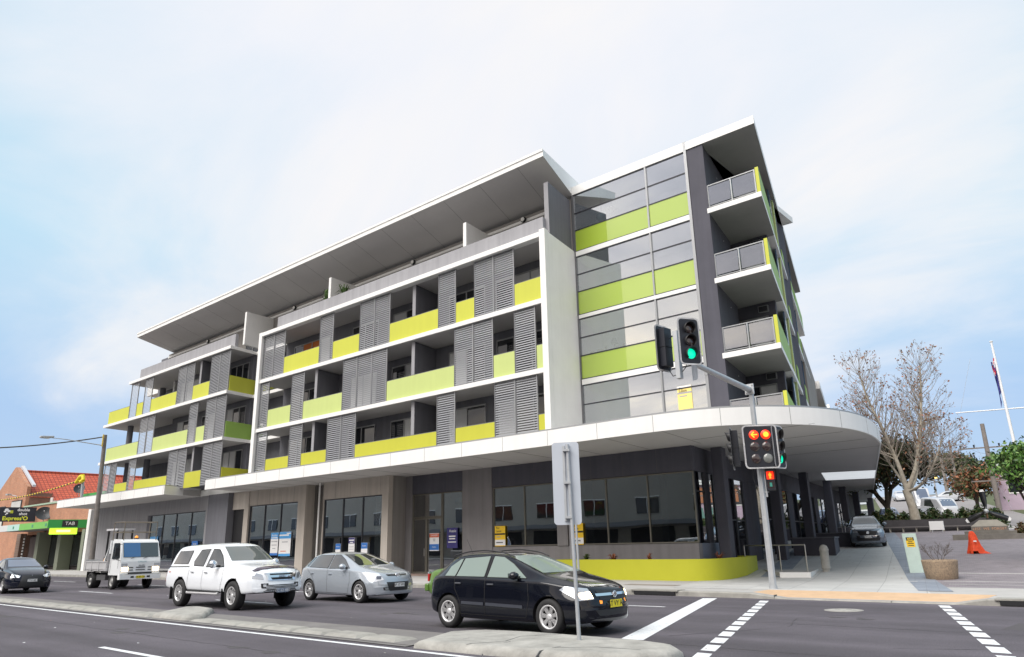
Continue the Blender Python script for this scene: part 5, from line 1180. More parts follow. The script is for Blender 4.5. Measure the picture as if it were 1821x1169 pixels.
def hatch_T(L, H, W, hood=0.93, cowl=3.1, roofA=2.15, roofB=1.0, tail=1.0, zs=0.20, belt=0.95, rw=0.58, rgl=0.32, fov=0.25):
    w = W / 2; hl = L
    return dict(
        zc=[(0, 0.66), (0.02, 0.90), (0.10, tail), (0.16, tail + 0.06), (rgl + 0.12, H - 0.16), (rgl + 0.28, H - 0.07), (roofB, H - 0.015), (1.55, H), (roofA, H - 0.04), (roofA + 0.22, H - 0.10), (cowl - 0.12, hood + 0.115), (cowl + 0.06, hood + 0.05), (cowl + 0.35, hood), (L - 0.42, hood - 0.07), (L - 0.2, hood - 0.13), (L - 0.09, hood - 0.19), (L - 0.03, hood - 0.28), (L, hood - 0.42)],
        zb=[(0, 0.60), (0.05, 0.84), (0.2, belt + 0.02), (1.2, belt), (cowl - 0.3, belt - 0.05), (cowl + 0.1, belt - 0.06), (L - 0.5, hood - 0.15), (L - 0.2, hood - 0.21), (L - 0.08, hood - 0.28), (L - 0.02, hood - 0.38), (L, hood - 0.47)],
        zr=[(0, 0.63), (0.04, 0.88), (0.16, tail), (rgl + 0.14, H - 0.25), (rgl + 0.32, H - 0.14), (roofB, H - 0.085), (1.55, H - 0.07), (roofA, H - 0.11), (roofA + 0.2, H - 0.18), (cowl - 0.1, hood + 0.07), (cowl + 0.08, hood + 0.0), (cowl + 0.35, hood - 0.045), (L - 0.42, hood - 0.11), (L - 0.2, hood - 0.165), (L - 0.08, hood - 0.225), (L - 0.02, hood - 0.33), (L, hood - 0.44)],
        wb=[(0, w - 0.16), (0.12, w - 0.09), (0.8, w - 0.035), (3.0, w - 0.03), (L - 0.7, w - 0.07), (L - 0.25, w - 0.13), (L, w - 0.26)],
        wm=[(0, w - 0.12), (0.15, w - 0.04), (0.7, w), (L - 0.8, w), (L - 0.3, w - 0.03), (L, w - 0.12)],
        wr=[(0, w - 0.24), (0.15, w - 0.22), (0.45, rw - 0.06), (1.0, rw), (roofA, rw - 0.01), (roofA + 0.25, rw + 0.02), (cowl - 0.1, w - 0.17), (cowl + 0.2, w - 0.19), (L - 0.5, w - 0.24), (L - 0.1, w - 0.32), (L, w - 0.36)],
        zs=[(0, 0.34), (0.2, 0.28), (0.7, zs), (L - 0.8, zs), (L - 0.3, 0.20), (L, 0.24)],
        bow=[(0, 0.14), (0.4, 0.05), (0.9, 0.0), (L - 1.0, 0.0), (L - 0.35, -fov * 0.45), (L, -fov)])
def win(car, poly, mt, name='side_window', step=0.08):
    return car.patch([(x, -1.0, z) for x, z in poly], (0, 1, 0), mt, name, step=step)
def sidewins(car, polys, mt=CGL, frame=DKTRIM, fw=0.028):
    for poly in polys:
        for sg in (-1, 1):
            n = len(poly); cx = sum(p[0] for p in poly) / n; cz = sum(p[1] for p in poly) / n
            big = []
            for x, z in poly:
                l = sqrt((x - cx) ** 2 + (z - cz) ** 2); big.append((x + (x - cx) / l * fw, z + (z - cz) / l * fw))
            m = M(); car.patch([(x, sg * 1.0, z) for x, z in big], (0, -sg, 0), frame, '', off=0.004, m=m, step=0.08)
            car.patch([(x, sg * 1.0, z) for x, z in poly], (0, -sg, 0), mt, '', off=0.009, m=m, step=0.08)
            m.build('side_window', car.root, world=False)
def front(car, poly, mt, name, d=(-1, 0, 0), off=0.006, both=False, m=None, label=None, rnd=1, step=0.06):
    """polygon given as (y, z) seen from the front"""
    return car.patch([(car.L + 0.5, y, z) for y, z in poly], d, mt, name, off=off, both=both, m=m, label=label, rnd=rnd, step=step)
def seams(car, lines, w=0.012):
    m = M()
    for l in lines: car.line([(x, -1.0, z) for x, z in l], (0, 1, 0), w, SEAM, m)
    m.build('door_seam', car.root, world=False)

# ---- black five door hatchback
PK = mat('car_paint_black', (0.005, 0.006, 0.011), 0.12, coat=0.75, spec=0.15, crough=0.01)
T = hatch_T(4.25, 1.46, 1.75, hood=0.99, cowl=3.12, roofA=2.1, belt=0.97, tail=1.02, fov=0.22)
c = Car('parked_car', '', 'car', (-12.18, 11.94, 0), R(-0.4), PK, 4.25, T, wheels=((0.76, 0.315), (3.37, 0.315)), arch=0.045)
c.root.name = 'hatchback_car'; c.root['label'] = 'black five door hatchback with lit headlamps and a yellow plate, nearest the camera'
c.root['group'] = 'cars stopped on the main road'
c.wheels4(0.76, 3.37, 0.765, 0.315, 0.205, 0.205, 7, 0.034)
sidewins(c, [[(0.62, 0.99), (0.66, 1.17), (0.90, 1.31), (0.97, 1.32), (0.92, 0.99)], [(0.96, 0.99), (1.02, 1.325), (1.72, 1.365), (1.74, 0.985)], [(1.83, 0.98), (1.83, 1.365), (2.08, 1.345), (2.38, 1.22), (2.82, 0.97)]], CGLL, SEAM, 0.02)
c.patch([(4, -0.60, 1.06), (4, 0.60, 1.06), (4, 0.50, 1.37), (4, -0.50, 1.37)], (-1, 0, 0), CGLL, 'windscreen', step=0.08)
c.patch([(-1, -0.52, 1.09), (-1, 0.52, 1.09), (-1, 0.46, 1.33), (-1, -0.46, 1.33)], (1, 0, 0), CGL, 'rear_window', step=0.08)
seams(c, [[(0.93, 0.97), (0.95, 0.75), (1.12, 0.52), (1.12, 0.30)], [(1.79, 1.38), (1.79, 0.95), (1.80, 0.30)], [(2.88, 0.93), (2.92, 0.6), (2.85, 0.30)], [(1.12, 0.29), (2.85, 0.28)]])
m = M(); c.line([(1.16, -1, 0.50), (1.77, -1, 0.49)], (0, 1, 0), 0.055, mat('rub_strip', (0.05, 0.055, 0.07), 0.3), m, off=0.014); c.line([(1.83, -1, 0.49), (2.78, -1, 0.47)], (0, 1, 0), 0.055, MATS['rub_strip'], m, off=0.014); m.build('rub_strip', c.root, world=False)
c.patch([(4.1, -0.60, 0.80), (4.1, -0.46, 0.62), (3.98, -0.74, 0.60), (3.74, -0.93, 0.78), (3.80, -0.86, 0.84)], (-0.75, 0.66, 0), HEAD, 'headlamp', both=True, step=0.05)
c.patch([(4.1, -0.56, 0.745), (4.1, -0.49, 0.635), (3.98, -0.68, 0.63), (3.93, -0.74, 0.72)], (-0.75, 0.66, 0), HEADON, 'headlamp_bulb', both=True, off=0.012, step=0.05)
front(c, [(-0.44, 0.765), (0.44, 0.765), (0.38, 0.60), (-0.38, 0.60)], DKTRIM, 'grille')
m = M(); front(c, [(-0.48, 0.71), (0.48, 0.71), (0.47, 0.665), (-0.47, 0.665)], CHROME, '', m=m, off=0.02); m.build('chrome_bar', c.root, world=False)
h = c.cast((4, 0, 0.68), (-1, 0, 0))[0]
m = M(); m.lathe([(0.062, h.x + 0.028), (0.058, h.x + 0.036), (0.045, h.x + 0.036), (0.043, h.x + 0.030)], CHROME, 24, 'x', c=(0, 0, 0.685)); m.lathe([(0.03, h.x + 0.02), (0.03, h.x + 0.038)], CHROME, 12, 'x', c=(0, 0, 0.69)); m.build('badge', c.root, world=False)
front(c, [(-0.52, 0.44), (0.52, 0.44), (0.44, 0.34), (-0.44, 0.34)], DKTRIM, 'lower_grille')
front(c, [(-0.74, 0.60), (-0.66, 0.59), (-0.67, 0.54), (-0.73, 0.54)], AMB, 'indicator', d=(-0.85, 0.5, 0), both=True)
c.mirror(2.62, 1.02, 0.80, PK); c.handle(1.05, 0.86, mat('handle_grey', (0.10, 0.105, 0.12), 0.25)); c.handle(1.95, 0.85, MATS['handle_grey'])
c.plate('AT VY AZ', 0.53, PLY, TXK, 0.372, 0.13)
c.patch([(0.0, -0.88, 0.99), (0.0, -0.62, 0.99), (0.0, -0.74, 0.72), (0.0, -0.92, 0.74)], (0.8, 0.6, 0), mat('tail_lamp_pink', (0.5, 0.12, 0.16), 0.15, coat=1.0), 'tail_lamp', both=True)
m = M()
for sg in (-1, 1):
    prev = None
    for i in range(13):
        x = 0.62 + 1.7 * i / 12; p = Vector((x, sg * 0.53, interp(c.T['zc'], x) - 0.01 + 0.035 * sin(pi * i / 12)))
        if prev: m.tube(prev, p, 0.014, 0.014, DKTRIM, 6)
        prev = p
m.build('roof_rail', c.root, world=False)
m = M(); m.tube((0.75, -0.1, 1.40), (0.55, -0.1, 1.72), 0.006, 0.003, BLACK, 5); m.build('aerial', c.root, world=False)

# ---- silver hatchback
PS = mat('car_paint_silver', (0.42, 0.46, 0.51), 0.26, metal=0.4, coat=1.0, crough=0.02)
T = hatch_T(4.245, 1.48, 1.775, hood=1.0, cowl=3.15, roofA=2.1, belt=0.98, tail=1.05, fov=0.24, rgl=0.26)
c = Car('hatchback_car', 'silver five door hatchback stopped between the white ute and the black hatchback', 'car', (-22.22, 15.42, 0), R(-1.0), PS, 4.245, T, group='cars stopped on the main road', wheels=((0.78, 0.318), (3.43, 0.318)), arch=0.04)
c.wheels4(0.78, 3.43, 0.775, 0.318, 0.21, 0.215, 6, 0.04, 1)
sidewins(c, [[(0.42, 1.10), (0.46, 1.22), (0.62, 1.30), (0.70, 1.31), (0.56, 1.03)], [(0.66, 1.02), (0.80, 1.33), (1.02, 1.37), (1.72, 1.385), (1.72, 0.985)], [(1.81, 0.98), (1.80, 1.385), (2.06, 1.37), (2.38, 1.24), (2.85, 0.985)]], mat('car_glass_mid', (0.06, 0.065, 0.07), 0.03, coat=1.0, crough=0.0), SEAM, 0.02)
c.patch([(4, -0.64, 1.07), (4, 0.64, 1.07), (4, 0.50, 1.39), (4, -0.50, 1.39)], (-1, 0, 0), CGL, 'windscreen', step=0.08)
c.patch([(-1, -0.50, 1.12), (-1, 0.50, 1.12), (-1, 0.44, 1.34), (-1, -0.44, 1.34)], (1, 0, 0), CGL, 'rear_window', step=0.08)
seams(c, [[(0.60, 0.97), (0.95, 0.72), (1.12, 0.50), (1.15, 0.28)], [(1.765, 1.38), (1.765, 0.95), (1.80, 0.28)], [(2.92, 0.93), (2.97, 0.6), (2.88, 0.28)], [(1.15, 0.27), (2.88, 0.26)]], 0.008)
c.patch([(4.1, -0.66, 0.83), (4.1, -0.44, 0.66), (4.0, -0.70, 0.60), (3.85, -0.84, 0.66), (3.62, -0.93, 0.86), (3.75, -0.86, 0.88)], (-0.72, 0.69, 0), mat('headlamp_bright', (0.80, 0.83, 0.87), 0.1, metal=0.4, coat=1), 'headlamp', both=True, step=0.05)
for yy in (-0.60, -0.70): c.patch([(4.1, yy - 0.05, 0.76), (4.1, yy + 0.05, 0.76), (4.1, yy + 0.05, 0.67), (4.1, yy - 0.05, 0.67)], (-0.72, 0.69, 0), mat('lamp_bowl', (0.16, 0.18, 0.22), 0.1, metal=0.7), 'lamp_bowl', both=True, off=0.01, step=0.05)
front(c, [(-0.40, 0.80), (0.40, 0.80), (0.34, 0.755), (-0.34, 0.755)], DKTRIM, 'grille', off=0.01)
h = c.cast((4, 0, 0.775), (-1, 0, 0))[0]
m = M(); m.lathe([(0.065, h.x + 0.016), (0.06, h.x + 0.03), (0.045, h.x + 0.03), (0.045, h.x + 0.02)], CHROME, 24, 'x', c=(0, 0, 0.775)); m.v = [(a, b * 1.45, cc) for a, b, cc in m.v]
for s_ in (-0.028, 0.028): m.obox((h.x + 0.028, s_, 0.775), (0.006, 0, 0), (0, 0.007, 0), (0, 0, 0.036), CHROME)
m.obox((h.x + 0.028, 0, 0.775), (0.006, 0, 0), (0, 0.028, 0.008), (0, 0, 0.007), CHROME); m.build('badge', c.root, world=False)
m = M(); front(c, [(-0.42, 0.585), (0.42, 0.585), (0.33, 0.34), (-0.33, 0.34)], DKTRIM, '', m=m, off=0.012); m.build('lower_grille', c.root, world=False)
m = M(); front(c, [(-0.78, 0.44), (-0.56, 0.44), (-0.55, 0.36), (-0.76, 0.36)], DKTRIM, '', d=(-0.9, 0.4, 0), m=m, both=True); front(c, [(-0.72, 0.425), (-0.60, 0.425), (-0.60, 0.37), (-0.70, 0.37)], HEAD, '', d=(-0.9, 0.4, 0), m=m, both=True, off=0.012); m.build('fog_lamp', c.root, world=False)
c.mirror(2.68, 1.04, 0.82, PS, (0.11, 0.18, 0.14)); c.handle(0.93, 0.83, PS); c.handle(1.93, 0.82, PS)
c.plate('BP 17 WH', 0.50, PLW, TXK, off=0.03)
c.patch([(0.0, -0.92, 1.08), (0.0, -0.66, 1.05), (0.0, -0.74, 0.84), (0.0, -0.95, 0.88)], (0.8, 0.6, 0), REDL, 'tail_lamp', both=True)
m = M(); c.patch([(0.3, -0.2, 2), (0.3, 0.2, 2), (0.42, 0.2, 2), (0.42, -0.2, 2)], (0, 0, -1), BLACK, '', m=m); m.build('brake_lamp', c.root, world=False)

# ---- dark green car, only its tail shows behind the black hatchback
PG = mat('car_paint_green', (0.10, 0.20, 0.035), 0.3, coat=0.8)
T = dict(zc=[(0, 0.70), (0.05, 0.94), (0.3, 1.0), (0.75, 1.02), (1.2, 1.34), (1.6, 1.40), (2.5, 1.38), (3.15, 1.0), (3.3, 0.95), (4.2, 0.86), (4.35, 0.6)], zb=[(0, 0.66), (0.08, 0.88), (0.4, 0.94), (3.2, 0.90), (4.2, 0.78), (4.35, 0.56)], zr=[(0, 0.68), (0.06, 0.92), (0.3, 0.98), (0.8, 0.99), (1.22, 1.27), (1.6, 1.33), (2.5, 1.30), (3.15, 0.97), (3.3, 0.92), (4.2, 0.82), (4.35, 0.58)],
         wb=[(0, 0.72), (0.2, 0.79), (4.2, 0.77), (4.35, 0.7)], wm=[(0, 0.76), (0.2, 0.84), (4.1, 0.84), (4.35, 0.74)], wr=[(0, 0.66), (0.7, 0.66), (1.2, 0.56), (2.5, 0.55), (3.15, 0.66), (4.35, 0.55)], zs=[(0, 0.34), (0.5, 0.24), (4, 0.24), (4.35, 0.3)])
c = Car('sedan_car', 'dark green car with a red tail lamp, mostly hidden behind the black hatchback', 'car', (-15.88, 15.4, 0), 0, PG, 4.35, T, group='cars stopped on the main road', wheels=((0.95, 0.30), (3.5, 0.30)), arch=0.05)
c.wheels4(0.95, 3.5, 0.73, 0.30, 0.19, 0.18, 8, 0.03)
sidewins(c, [[(1.0, 1.0), (1.32, 1.28), (1.95, 1.32), (1.95, 0.98)], [(2.02, 0.98), (2.02, 1.32), (2.45, 1.28), (2.95, 0.98)]])
c.patch([(-1, -0.58, 1.06), (-1, 0.58, 1.06), (-1, 0.48, 1.28), (-1, -0.48, 1.28)], (1, 0, 0), CGL, 'rear_window'); c.patch([(4, -0.58, 1.03), (4, 0.58, 1.03), (4, 0.48, 1.30), (4, -0.48, 1.30)], (-1, 0, 0), CGL, 'windscreen')
m = M(); 
for sg in (-1, 1):
    m.obox((0.005, sg * 0.66, 0.76), (0.03, 0, 0), (0, 0.11, 0), (0, 0, 0.10), REDL); m.obox((0.0, sg * 0.66, 0.885), (0.03, 0, 0), (0, 0.11, 0), (0, 0, 0.022), HEAD)
m.build('tail_lamp', c.root, world=False)
m = M(); m.obox((-0.06, 0, 0.50), (0.07, 0, 0), (0, 0.80, 0), (0, 0, 0.10), PG); m.build('bumper', c.root, world=False, bevel=0.03)
m = M(); m.obox((-0.02, 0, 0.68), (0.01, 0, 0), (0, 0.2, 0), (0, 0, 0.06), PLW); m.build('number_plate', c.root, world=False)

# ---- black sedan at the left edge
PN2 = mat('car_paint_near_black', (0.006, 0.008, 0.018), 0.12, coat=0.7, spec=0.15, crough=0.01)
T = hatch_T(4.57, 1.49, 1.76, hood=1.0, cowl=3.35, roofA=2.4, roofB=1.4, belt=0.98, tail=1.06, fov=0.22, rgl=0.9)
T['zc'] = [(0, 0.70), (0.03, 0.98), (0.15, 1.08), (0.75, 1.10), (1.35, 1.40), (1.8, 1.47), (2.1, 1.49), (2.4, 1.46), (2.6, 1.39), (3.25, 1.08), (3.45, 1.03), (3.8, 0.98), (4.2, 0.86), (4.45, 0.74), (4.57, 0.55)]
T['zr'] = [(0, 0.68), (0.04, 0.95), (0.2, 1.03), (0.8, 1.04), (1.35, 1.31), (1.8, 1.39), (2.4, 1.38), (2.6, 1.31), (3.25, 1.03), (3.45, 0.98), (3.8, 0.93), (4.2, 0.82), (4.45, 0.70), (4.57, 0.52)]
c = Car('sedan_car', 'black sedan with a dark sloping nose at the left edge of the road', 'car', (-42.0, 11.6, 0), R(-2), PN2, 4.57, T, group='cars stopped on the main road', wheels=((0.95, 0.32), (3.6, 0.32)), arch=0.04)
c.wheels4(0.95, 3.6, 0.765, 0.32, 0.21, 0.20, 5, 0.04)
sidewins(c, [[(1.0, 1.05), (1.4, 1.32), (1.95, 1.38), (1.95, 1.0)], [(2.03, 1.0), (2.03, 1.38), (2.4, 1.36), (3.05, 1.0)]])
c.patch([(4, -0.64, 1.09), (4, 0.64, 1.09), (4, 0.52, 1.38), (4, -0.52, 1.38)], (-1, 0, 0), mat('car_glass_sky', (0.10, 0.13, 0.19), 0.03, coat=1.0, crough=0.0), 'windscreen', step=0.08)
c.patch([(-1, -0.5, 1.14), (-1, 0.5, 1.14), (-1, 0.45, 1.35), (-1, -0.45, 1.35)], (1, 0, 0), CGL, 'rear_window')
c.patch([(4.4, -0.80, 0.80), (4.4, -0.42, 0.72), (4.4, -0.46, 0.65), (4.3, -0.78, 0.66)], (-0.85, 0.5, 0), mat('headlamp_bright', (0.80, 0.83, 0.87), 0.1, metal=0.4, coat=1), 'headlamp', both=True, step=0.05)
front(c, [(-0.36, 0.74), (0.36, 0.74), (0.50, 0.26), (-0.50, 0.26)], BLACK, 'grille', off=0.008)
h = c.cast((4, 0, 0.72), (-1, 0, 0))[0]; m = M()
for a in (90, 210, 330): m.obox((h.x + 0.02, 0.03 * cos(R(a)), 0.70 + 0.03 * sin(R(a))), (0.004, 0, 0), (0, 0.028 * cos(R(a)), 0.028 * sin(R(a))), (0, -0.014 * sin(R(a)), 0.014 * cos(R(a))), CHROME)
m.build('badge', c.root, world=False)
c.mirror(2.85, 1.05, 0.80, PN2); c.handle(1.2, 0.88, PN2); c.handle(2.15, 0.87, PN2); c.plate('CTH 48 P', 0.53, PLW, TXK, off=0.02)
seams(c, [[(1.98, 1.38), (1.98, 0.95), (2.0, 0.30)], [(3.05, 0.95), (3.1, 0.6), (3.05, 0.30)]])

# ---- grey SUV facing the camera on the side footpath
PD = mat('car_paint_grey_blue', (0.17, 0.20, 0.24), 0.22, metal=0.5, coat=1.0)
T = hatch_T(4.54, 1.64, 1.84, hood=1.10, cowl=3.2, roofA=2.3, roofB=1.1, belt=1.08, tail=1.2, zs=0.26, fov=0.30, rw=0.60)
T['zm'] = [(0, 0.72), (4.54, 0.72)]
gsu = gz(-12.4, 42)
c = Car('suv_car', 'dark grey SUV facing the camera on the side footpath beside the grey columns', 'car', (-14.2, 49.0, gz(-14.2, 49.0) + 0.03), R(-72), PD, 4.54, T, wheels=((0.85, 0.36), (3.55, 0.36)), arch=0.05)
slope = atan2(gz(-14.2, 49) - gz(-12.9, 44.8), 4.4); c.root.rotation_euler = (0, slope, R(-72))
c.wheels4(0.85, 3.55, 0.80, 0.36, 0.225, 0.23, 5, 0.05)
sidewins(c, [[(0.55, 1.15), (0.75, 1.47), (1.75, 1.56), (1.75, 1.12)], [(1.83, 1.12), (1.83, 1.56), (2.2, 1.53), (2.9, 1.12)]])
c.patch([(4, -0.66, 1.22), (4, 0.66, 1.22), (4, 0.54, 1.58), (4, -0.54, 1.58)], (-1, 0, 0), CGL, 'windscreen', step=0.08)
c.patch([(4.4, -0.84, 0.95), (4.4, -0.48, 0.84), (4.4, -0.50, 0.76), (4.3, -0.80, 0.78)], (-0.85, 0.5, 0), HEAD, 'headlamp', both=True, step=0.05)
front(c, [(-0.50, 0.86), (0.50, 0.86), (0.40, 0.64), (-0.40, 0.64)], BLACK, 'grille', off=0.008)
m = M(); front(c, [(-0.52, 0.70), (-0.42, 0.62), (0.42, 0.62), (0.52, 0.70), (0.44, 0.58), (-0.44, 0.58)], CHROME, '', m=m, off=0.014, rnd=0); m.build('grille_trim', c.root, world=False)
h = c.cast((4, 0, 0.78), (-1, 0, 0))[0]; m = M(); m.lathe([(0.08, h.x + 0.016), (0.075, h.x + 0.03), (0.055, h.x + 0.03), (0.055, h.x + 0.018)], CHROME, 20, 'x', c=(0, 0, 0.775)); m.build('badge', c.root, world=False)
front(c, [(-0.62, 0.50), (0.62, 0.50), (0.56, 0.34), (-0.56, 0.34)], BLACK, 'lower_grille', off=0.008); front(c, [(-0.86, 0.62), (-0.66, 0.60), (-0.68, 0.48), (-0.84, 0.48)], BLACK, 'fog_lamp_recess', d=(-0.9, 0.4, 0), both=True, off=0.008)
c.mirror(2.75, 1.18, 0.86, PD, (0.11, 0.19, 0.15)); c.plate('CPT 62 K', 0.55, PLW, TXK, off=0.03)

# ---- white dual cab ute with a canopy
PWH = mat('car_paint_white', (0.82, 0.85, 0.89), 0.25, coat=1.0, crough=0.02)
L = 5.3
T = dict(
    zc=[(0, 0.90), (0.03, 1.10), (0.12, 1.22), (0.42, 1.70), (0.60, 1.78), (1.5, 1.80), (2.2, 1.82), (2.9, 1.80), (3.1, 1.73), (3.75, 1.28), (3.9, 1.23), (4.3, 1.20), (4.9, 1.15), (5.08, 1.11), (5.18, 1.06), (5.25, 0.98), (5.28, 0.9), (5.3, 0.72)],
    zb=[(0, 0.84), (0.05, 1.02), (0.2, 1.08), (1.6, 1.10), (3.4, 1.10), (4.2, 1.06), (4.9, 1.0), (5.1, 0.96), (5.2, 0.90), (5.27, 0.80), (5.3, 0.64)],
    zr=[(0, 0.87), (0.04, 1.07), (0.14, 1.16), (0.44, 1.58), (0.62, 1.68), (1.5, 1.71), (2.2, 1.73), (2.9, 1.70), (3.1, 1.62), (3.75, 1.22), (3.9, 1.17), (4.3, 1.13), (4.8, 1.07), (5.08, 1.04), (5.18, 0.98), (5.25, 0.90), (5.28, 0.82), (5.3, 0.68)],
    wb=[(0, 0.80), (0.2, 0.85), (1.5, 0.86), (4.2, 0.86), (4.9, 0.82), (5.15, 0.76), (5.3, 0.66)], wm=[(0, 0.84), (0.2, 0.89), (1.6, 0.90), (4.4, 0.915), (5.0, 0.89), (5.3, 0.78)],
    wr=[(0, 0.76), (0.3, 0.74), (0.6, 0.66), (2.9, 0.62), (3.1, 0.63), (3.75, 0.74), (4.2, 0.70), (5.0, 0.62), (5.3, 0.5)], zs=[(0, 0.55), (0.3, 0.50), (1.0, 0.47), (4.4, 0.45), (4.8, 0.42), (5.3, 0.47)], zm=[(0, 0.82), (5.3, 0.82)],
    bow=[(0, 0.06), (0.4, 0.0), (4.3, 0.0), (4.9, -0.10), (5.3, -0.24)])
c = Car('ute', 'white dual cab ute with a tray canopy, alloy side steps and a dark bonnet guard', 'ute', (-24.25, 11.95, 0), R(0.2), PWH, L, T, wheels=((1.13, 0.385), (4.23, 0.385)), arch=0.075)
c.wheels4(1.13, 4.23, 0.79, 0.385, 0.255, 0.235, 6, 0.045)
sidewins(c, [[(0.42, 1.22), (0.62, 1.58), (1.42, 1.60), (1.36, 1.22)]], mat('car_glass_mid', (0.06, 0.065, 0.07), 0.03, coat=1.0, crough=0.0), DKTRIM, 0.03)
sidewins(c, [[(1.80, 1.18), (1.72, 1.30), (1.92, 1.60), (2.42, 1.63), (2.36, 1.16)], [(2.55, 1.14), (2.62, 1.63), (2.95, 1.60), (3.22, 1.44), (3.56, 1.14)]], CGL, SEAM, 0.03)
c.patch([(4, -0.66, 1.30), (4, 0.66, 1.30), (4, 0.56, 1.70), (4, -0.56, 1.70)], (-1, 0, 0), mat('car_glass_grey_green', (0.10, 0.115, 0.11), 0.03, coat=1.0, crough=0.0), 'windscreen', step=0.08)
c.patch([(-1, -0.56, 1.25), (-1, 0.56, 1.25), (-1, 0.50, 1.60), (-1, -0.50, 1.60)], (1, 0, 0), CGL, 'rear_window', step=0.08)
seams(c, [[(1.62, 1.70), (1.60, 0.62), (1.62, 0.50)], [(2.48, 1.66), (2.46, 1.10), (2.48, 0.50)], [(3.62, 1.08), (3.66, 0.8), (3.55, 0.50)], [(1.62, 0.50), (3.55, 0.48)]], 0.009)
m = M(); c.line([(0.1, -1, 1.13), (1.52, -1, 1.14)], (0, 1, 0), 0.03, SEAM, m, off=0.006); m.build('canopy_seal', c.root, world=False)
m = M()
for sg in (-1, 1):
    m.tube((1.72, sg * 0.93, 0.42), (3.55, sg * 0.93, 0.42), 0.042, 0.042, RIM, 10); m.obox((2.63, sg * 0.90, 0.465), (0.85, 0, 0), (0, 0.07, 0), (0, 0, 0.008), DKTRIM)
    for x in (1.9, 2.6, 3.4): m.tube((x, sg * 0.93, 0.42), (x, sg * 0.6, 0.5), 0.02, 0.02, DKTRIM, 6)
m.build('side_step', c.root, world=False)
m = M()
for sg in (-1, 1):
    for x in (0.62, 3.72): m.obox((x, sg * 0.84, 0.38), (0.008, 0, 0), (0, 0.09, 0), (0, 0, 0.18), DKTRIM)
m.build('mud_flap', c.root, world=False)
m = M(); c.patch([(4.86, -0.72, 3), (4.98, -0.68, 3), (5.10, -0.40, 3), (5.13, 0, 3), (5.10, 0.40, 3), (4.98, 0.68, 3), (4.86, 0.72, 3), (4.97, 0.35, 3), (5.00, 0, 3), (4.97, -0.35, 3)], (0, 0, -1), mat('bonnet_guard', (0.05, 0.03, 0.05), 0.12, coat=1), '', off=0.028, m=m); m.build('bonnet_guard', c.root, world=False)
c.patch([(5.2, -0.86, 0.99), (5.2, -0.58, 0.93), (5.2, -0.52, 0.80), (5.0, -0.84, 0.84)], (-0.8, 0.6, 0), HEAD, 'headlamp', both=True, step=0.05)
m = M(); front(c, [(-0.50, 0.965), (0.50, 0.965), (0.42, 0.77), (-0.42, 0.77)], CHROME, '', m=m, off=0.012); front(c, [(-0.36, 0.945), (0.36, 0.945), (0.35, 0.91), (-0.35, 0.91)], BLACK, '', m=m, off=0.02); front(c, [(-0.34, 0.85), (0.34, 0.85), (0.29, 0.79), (-0.29, 0.79)], BLACK, '', m=m, off=0.02); g_ = m.build('grille', c.root, world=False)
h = c.cast((4, 0, 0.88), (-1, 0, 0))[0]; t_ = text('ISUZU', 0.07, mat('badge_silver_blue', (0.45, 0.5, 0.62), 0.3, metal=0.6), g_, (0, 0, 0), (R(90), 0, R(90)), ext=0.003, bold=0.002); t_.location = (h.x + 0.035, 0, 0.88)
m = M(); front(c, [(-0.50, 0.66), (0.50, 0.66), (0.44, 0.53), (-0.44, 0.53)], BLACK, '', m=m, off=0.01)
for z in (0.56, 0.595, 0.63): front(c, [(-0.46, z + 0.006), (0.46, z + 0.006), (0.46, z - 0.006), (-0.46, z - 0.006)], PWH, '', m=m, off=0.018, rnd=0)
m.build('lower_grille', c.root, world=False)
m = M(); front(c, [(-0.86, 0.70), (-0.64, 0.70), (-0.64, 0.57), (-0.84, 0.58)], BLACK, '', d=(-0.9, 0.4, 0), m=m, both=True, off=0.01); front(c, [(-0.79, 0.67), (-0.70, 0.67), (-0.70, 0.61), (-0.79, 0.61)], HEAD, '', d=(-0.9, 0.4, 0), m=m, both=True, off=0.018); m.build('fog_lamp', c.root, world=False)
c.mirror(3.28, 1.22, 0.86, mat('mirror_chrome', (0.6, 0.63, 0.68), 0.12, metal=0.8), (0.10, 0.20, 0.19)); c.handle(1.85, 0.99, CHROME, 0.18); c.handle(2.68, 0.98, CHROME, 0.18)
c.plate('CC 62 4BC', 0.505, mat('number_plate_blue_grey', (0.18, 0.22, 0.30), 0.4), PLW, off=0.03)
c.patch([(0.0, -0.93, 1.05), (0.0, -0.74, 1.05), (0.0, -0.76, 0.66), (0.0, -0.93, 0.66)], (0.7, 0.7, 0), REDL, 'tail_lamp', both=True)
for sg in (-1,):
    t_ = text('4x4', 0.085, PR, c.root, (0, 0, 0), (R(90), 0, 0), ext=0.001, name='badge'); hh = c.cast((0.35, 0, 0.98), (0, 1, 0))[0]; t_.location = (0.36, hh.y - 0.012, 0.99)
m = M(); m.tube((2.9, 0, 1.79), (2.88, 0, 1.84), 0.012, 0.008, BLACK, 6); m.build('aerial', c.root, world=False)
m = M(); front(c, [(-0.74, 0.47), (0.74, 0.47), (0.68, 0.42), (-0.68, 0.42)], DKTRIM, '', m=m, off=0.008); m.build('skid_plate', c.root, world=False)

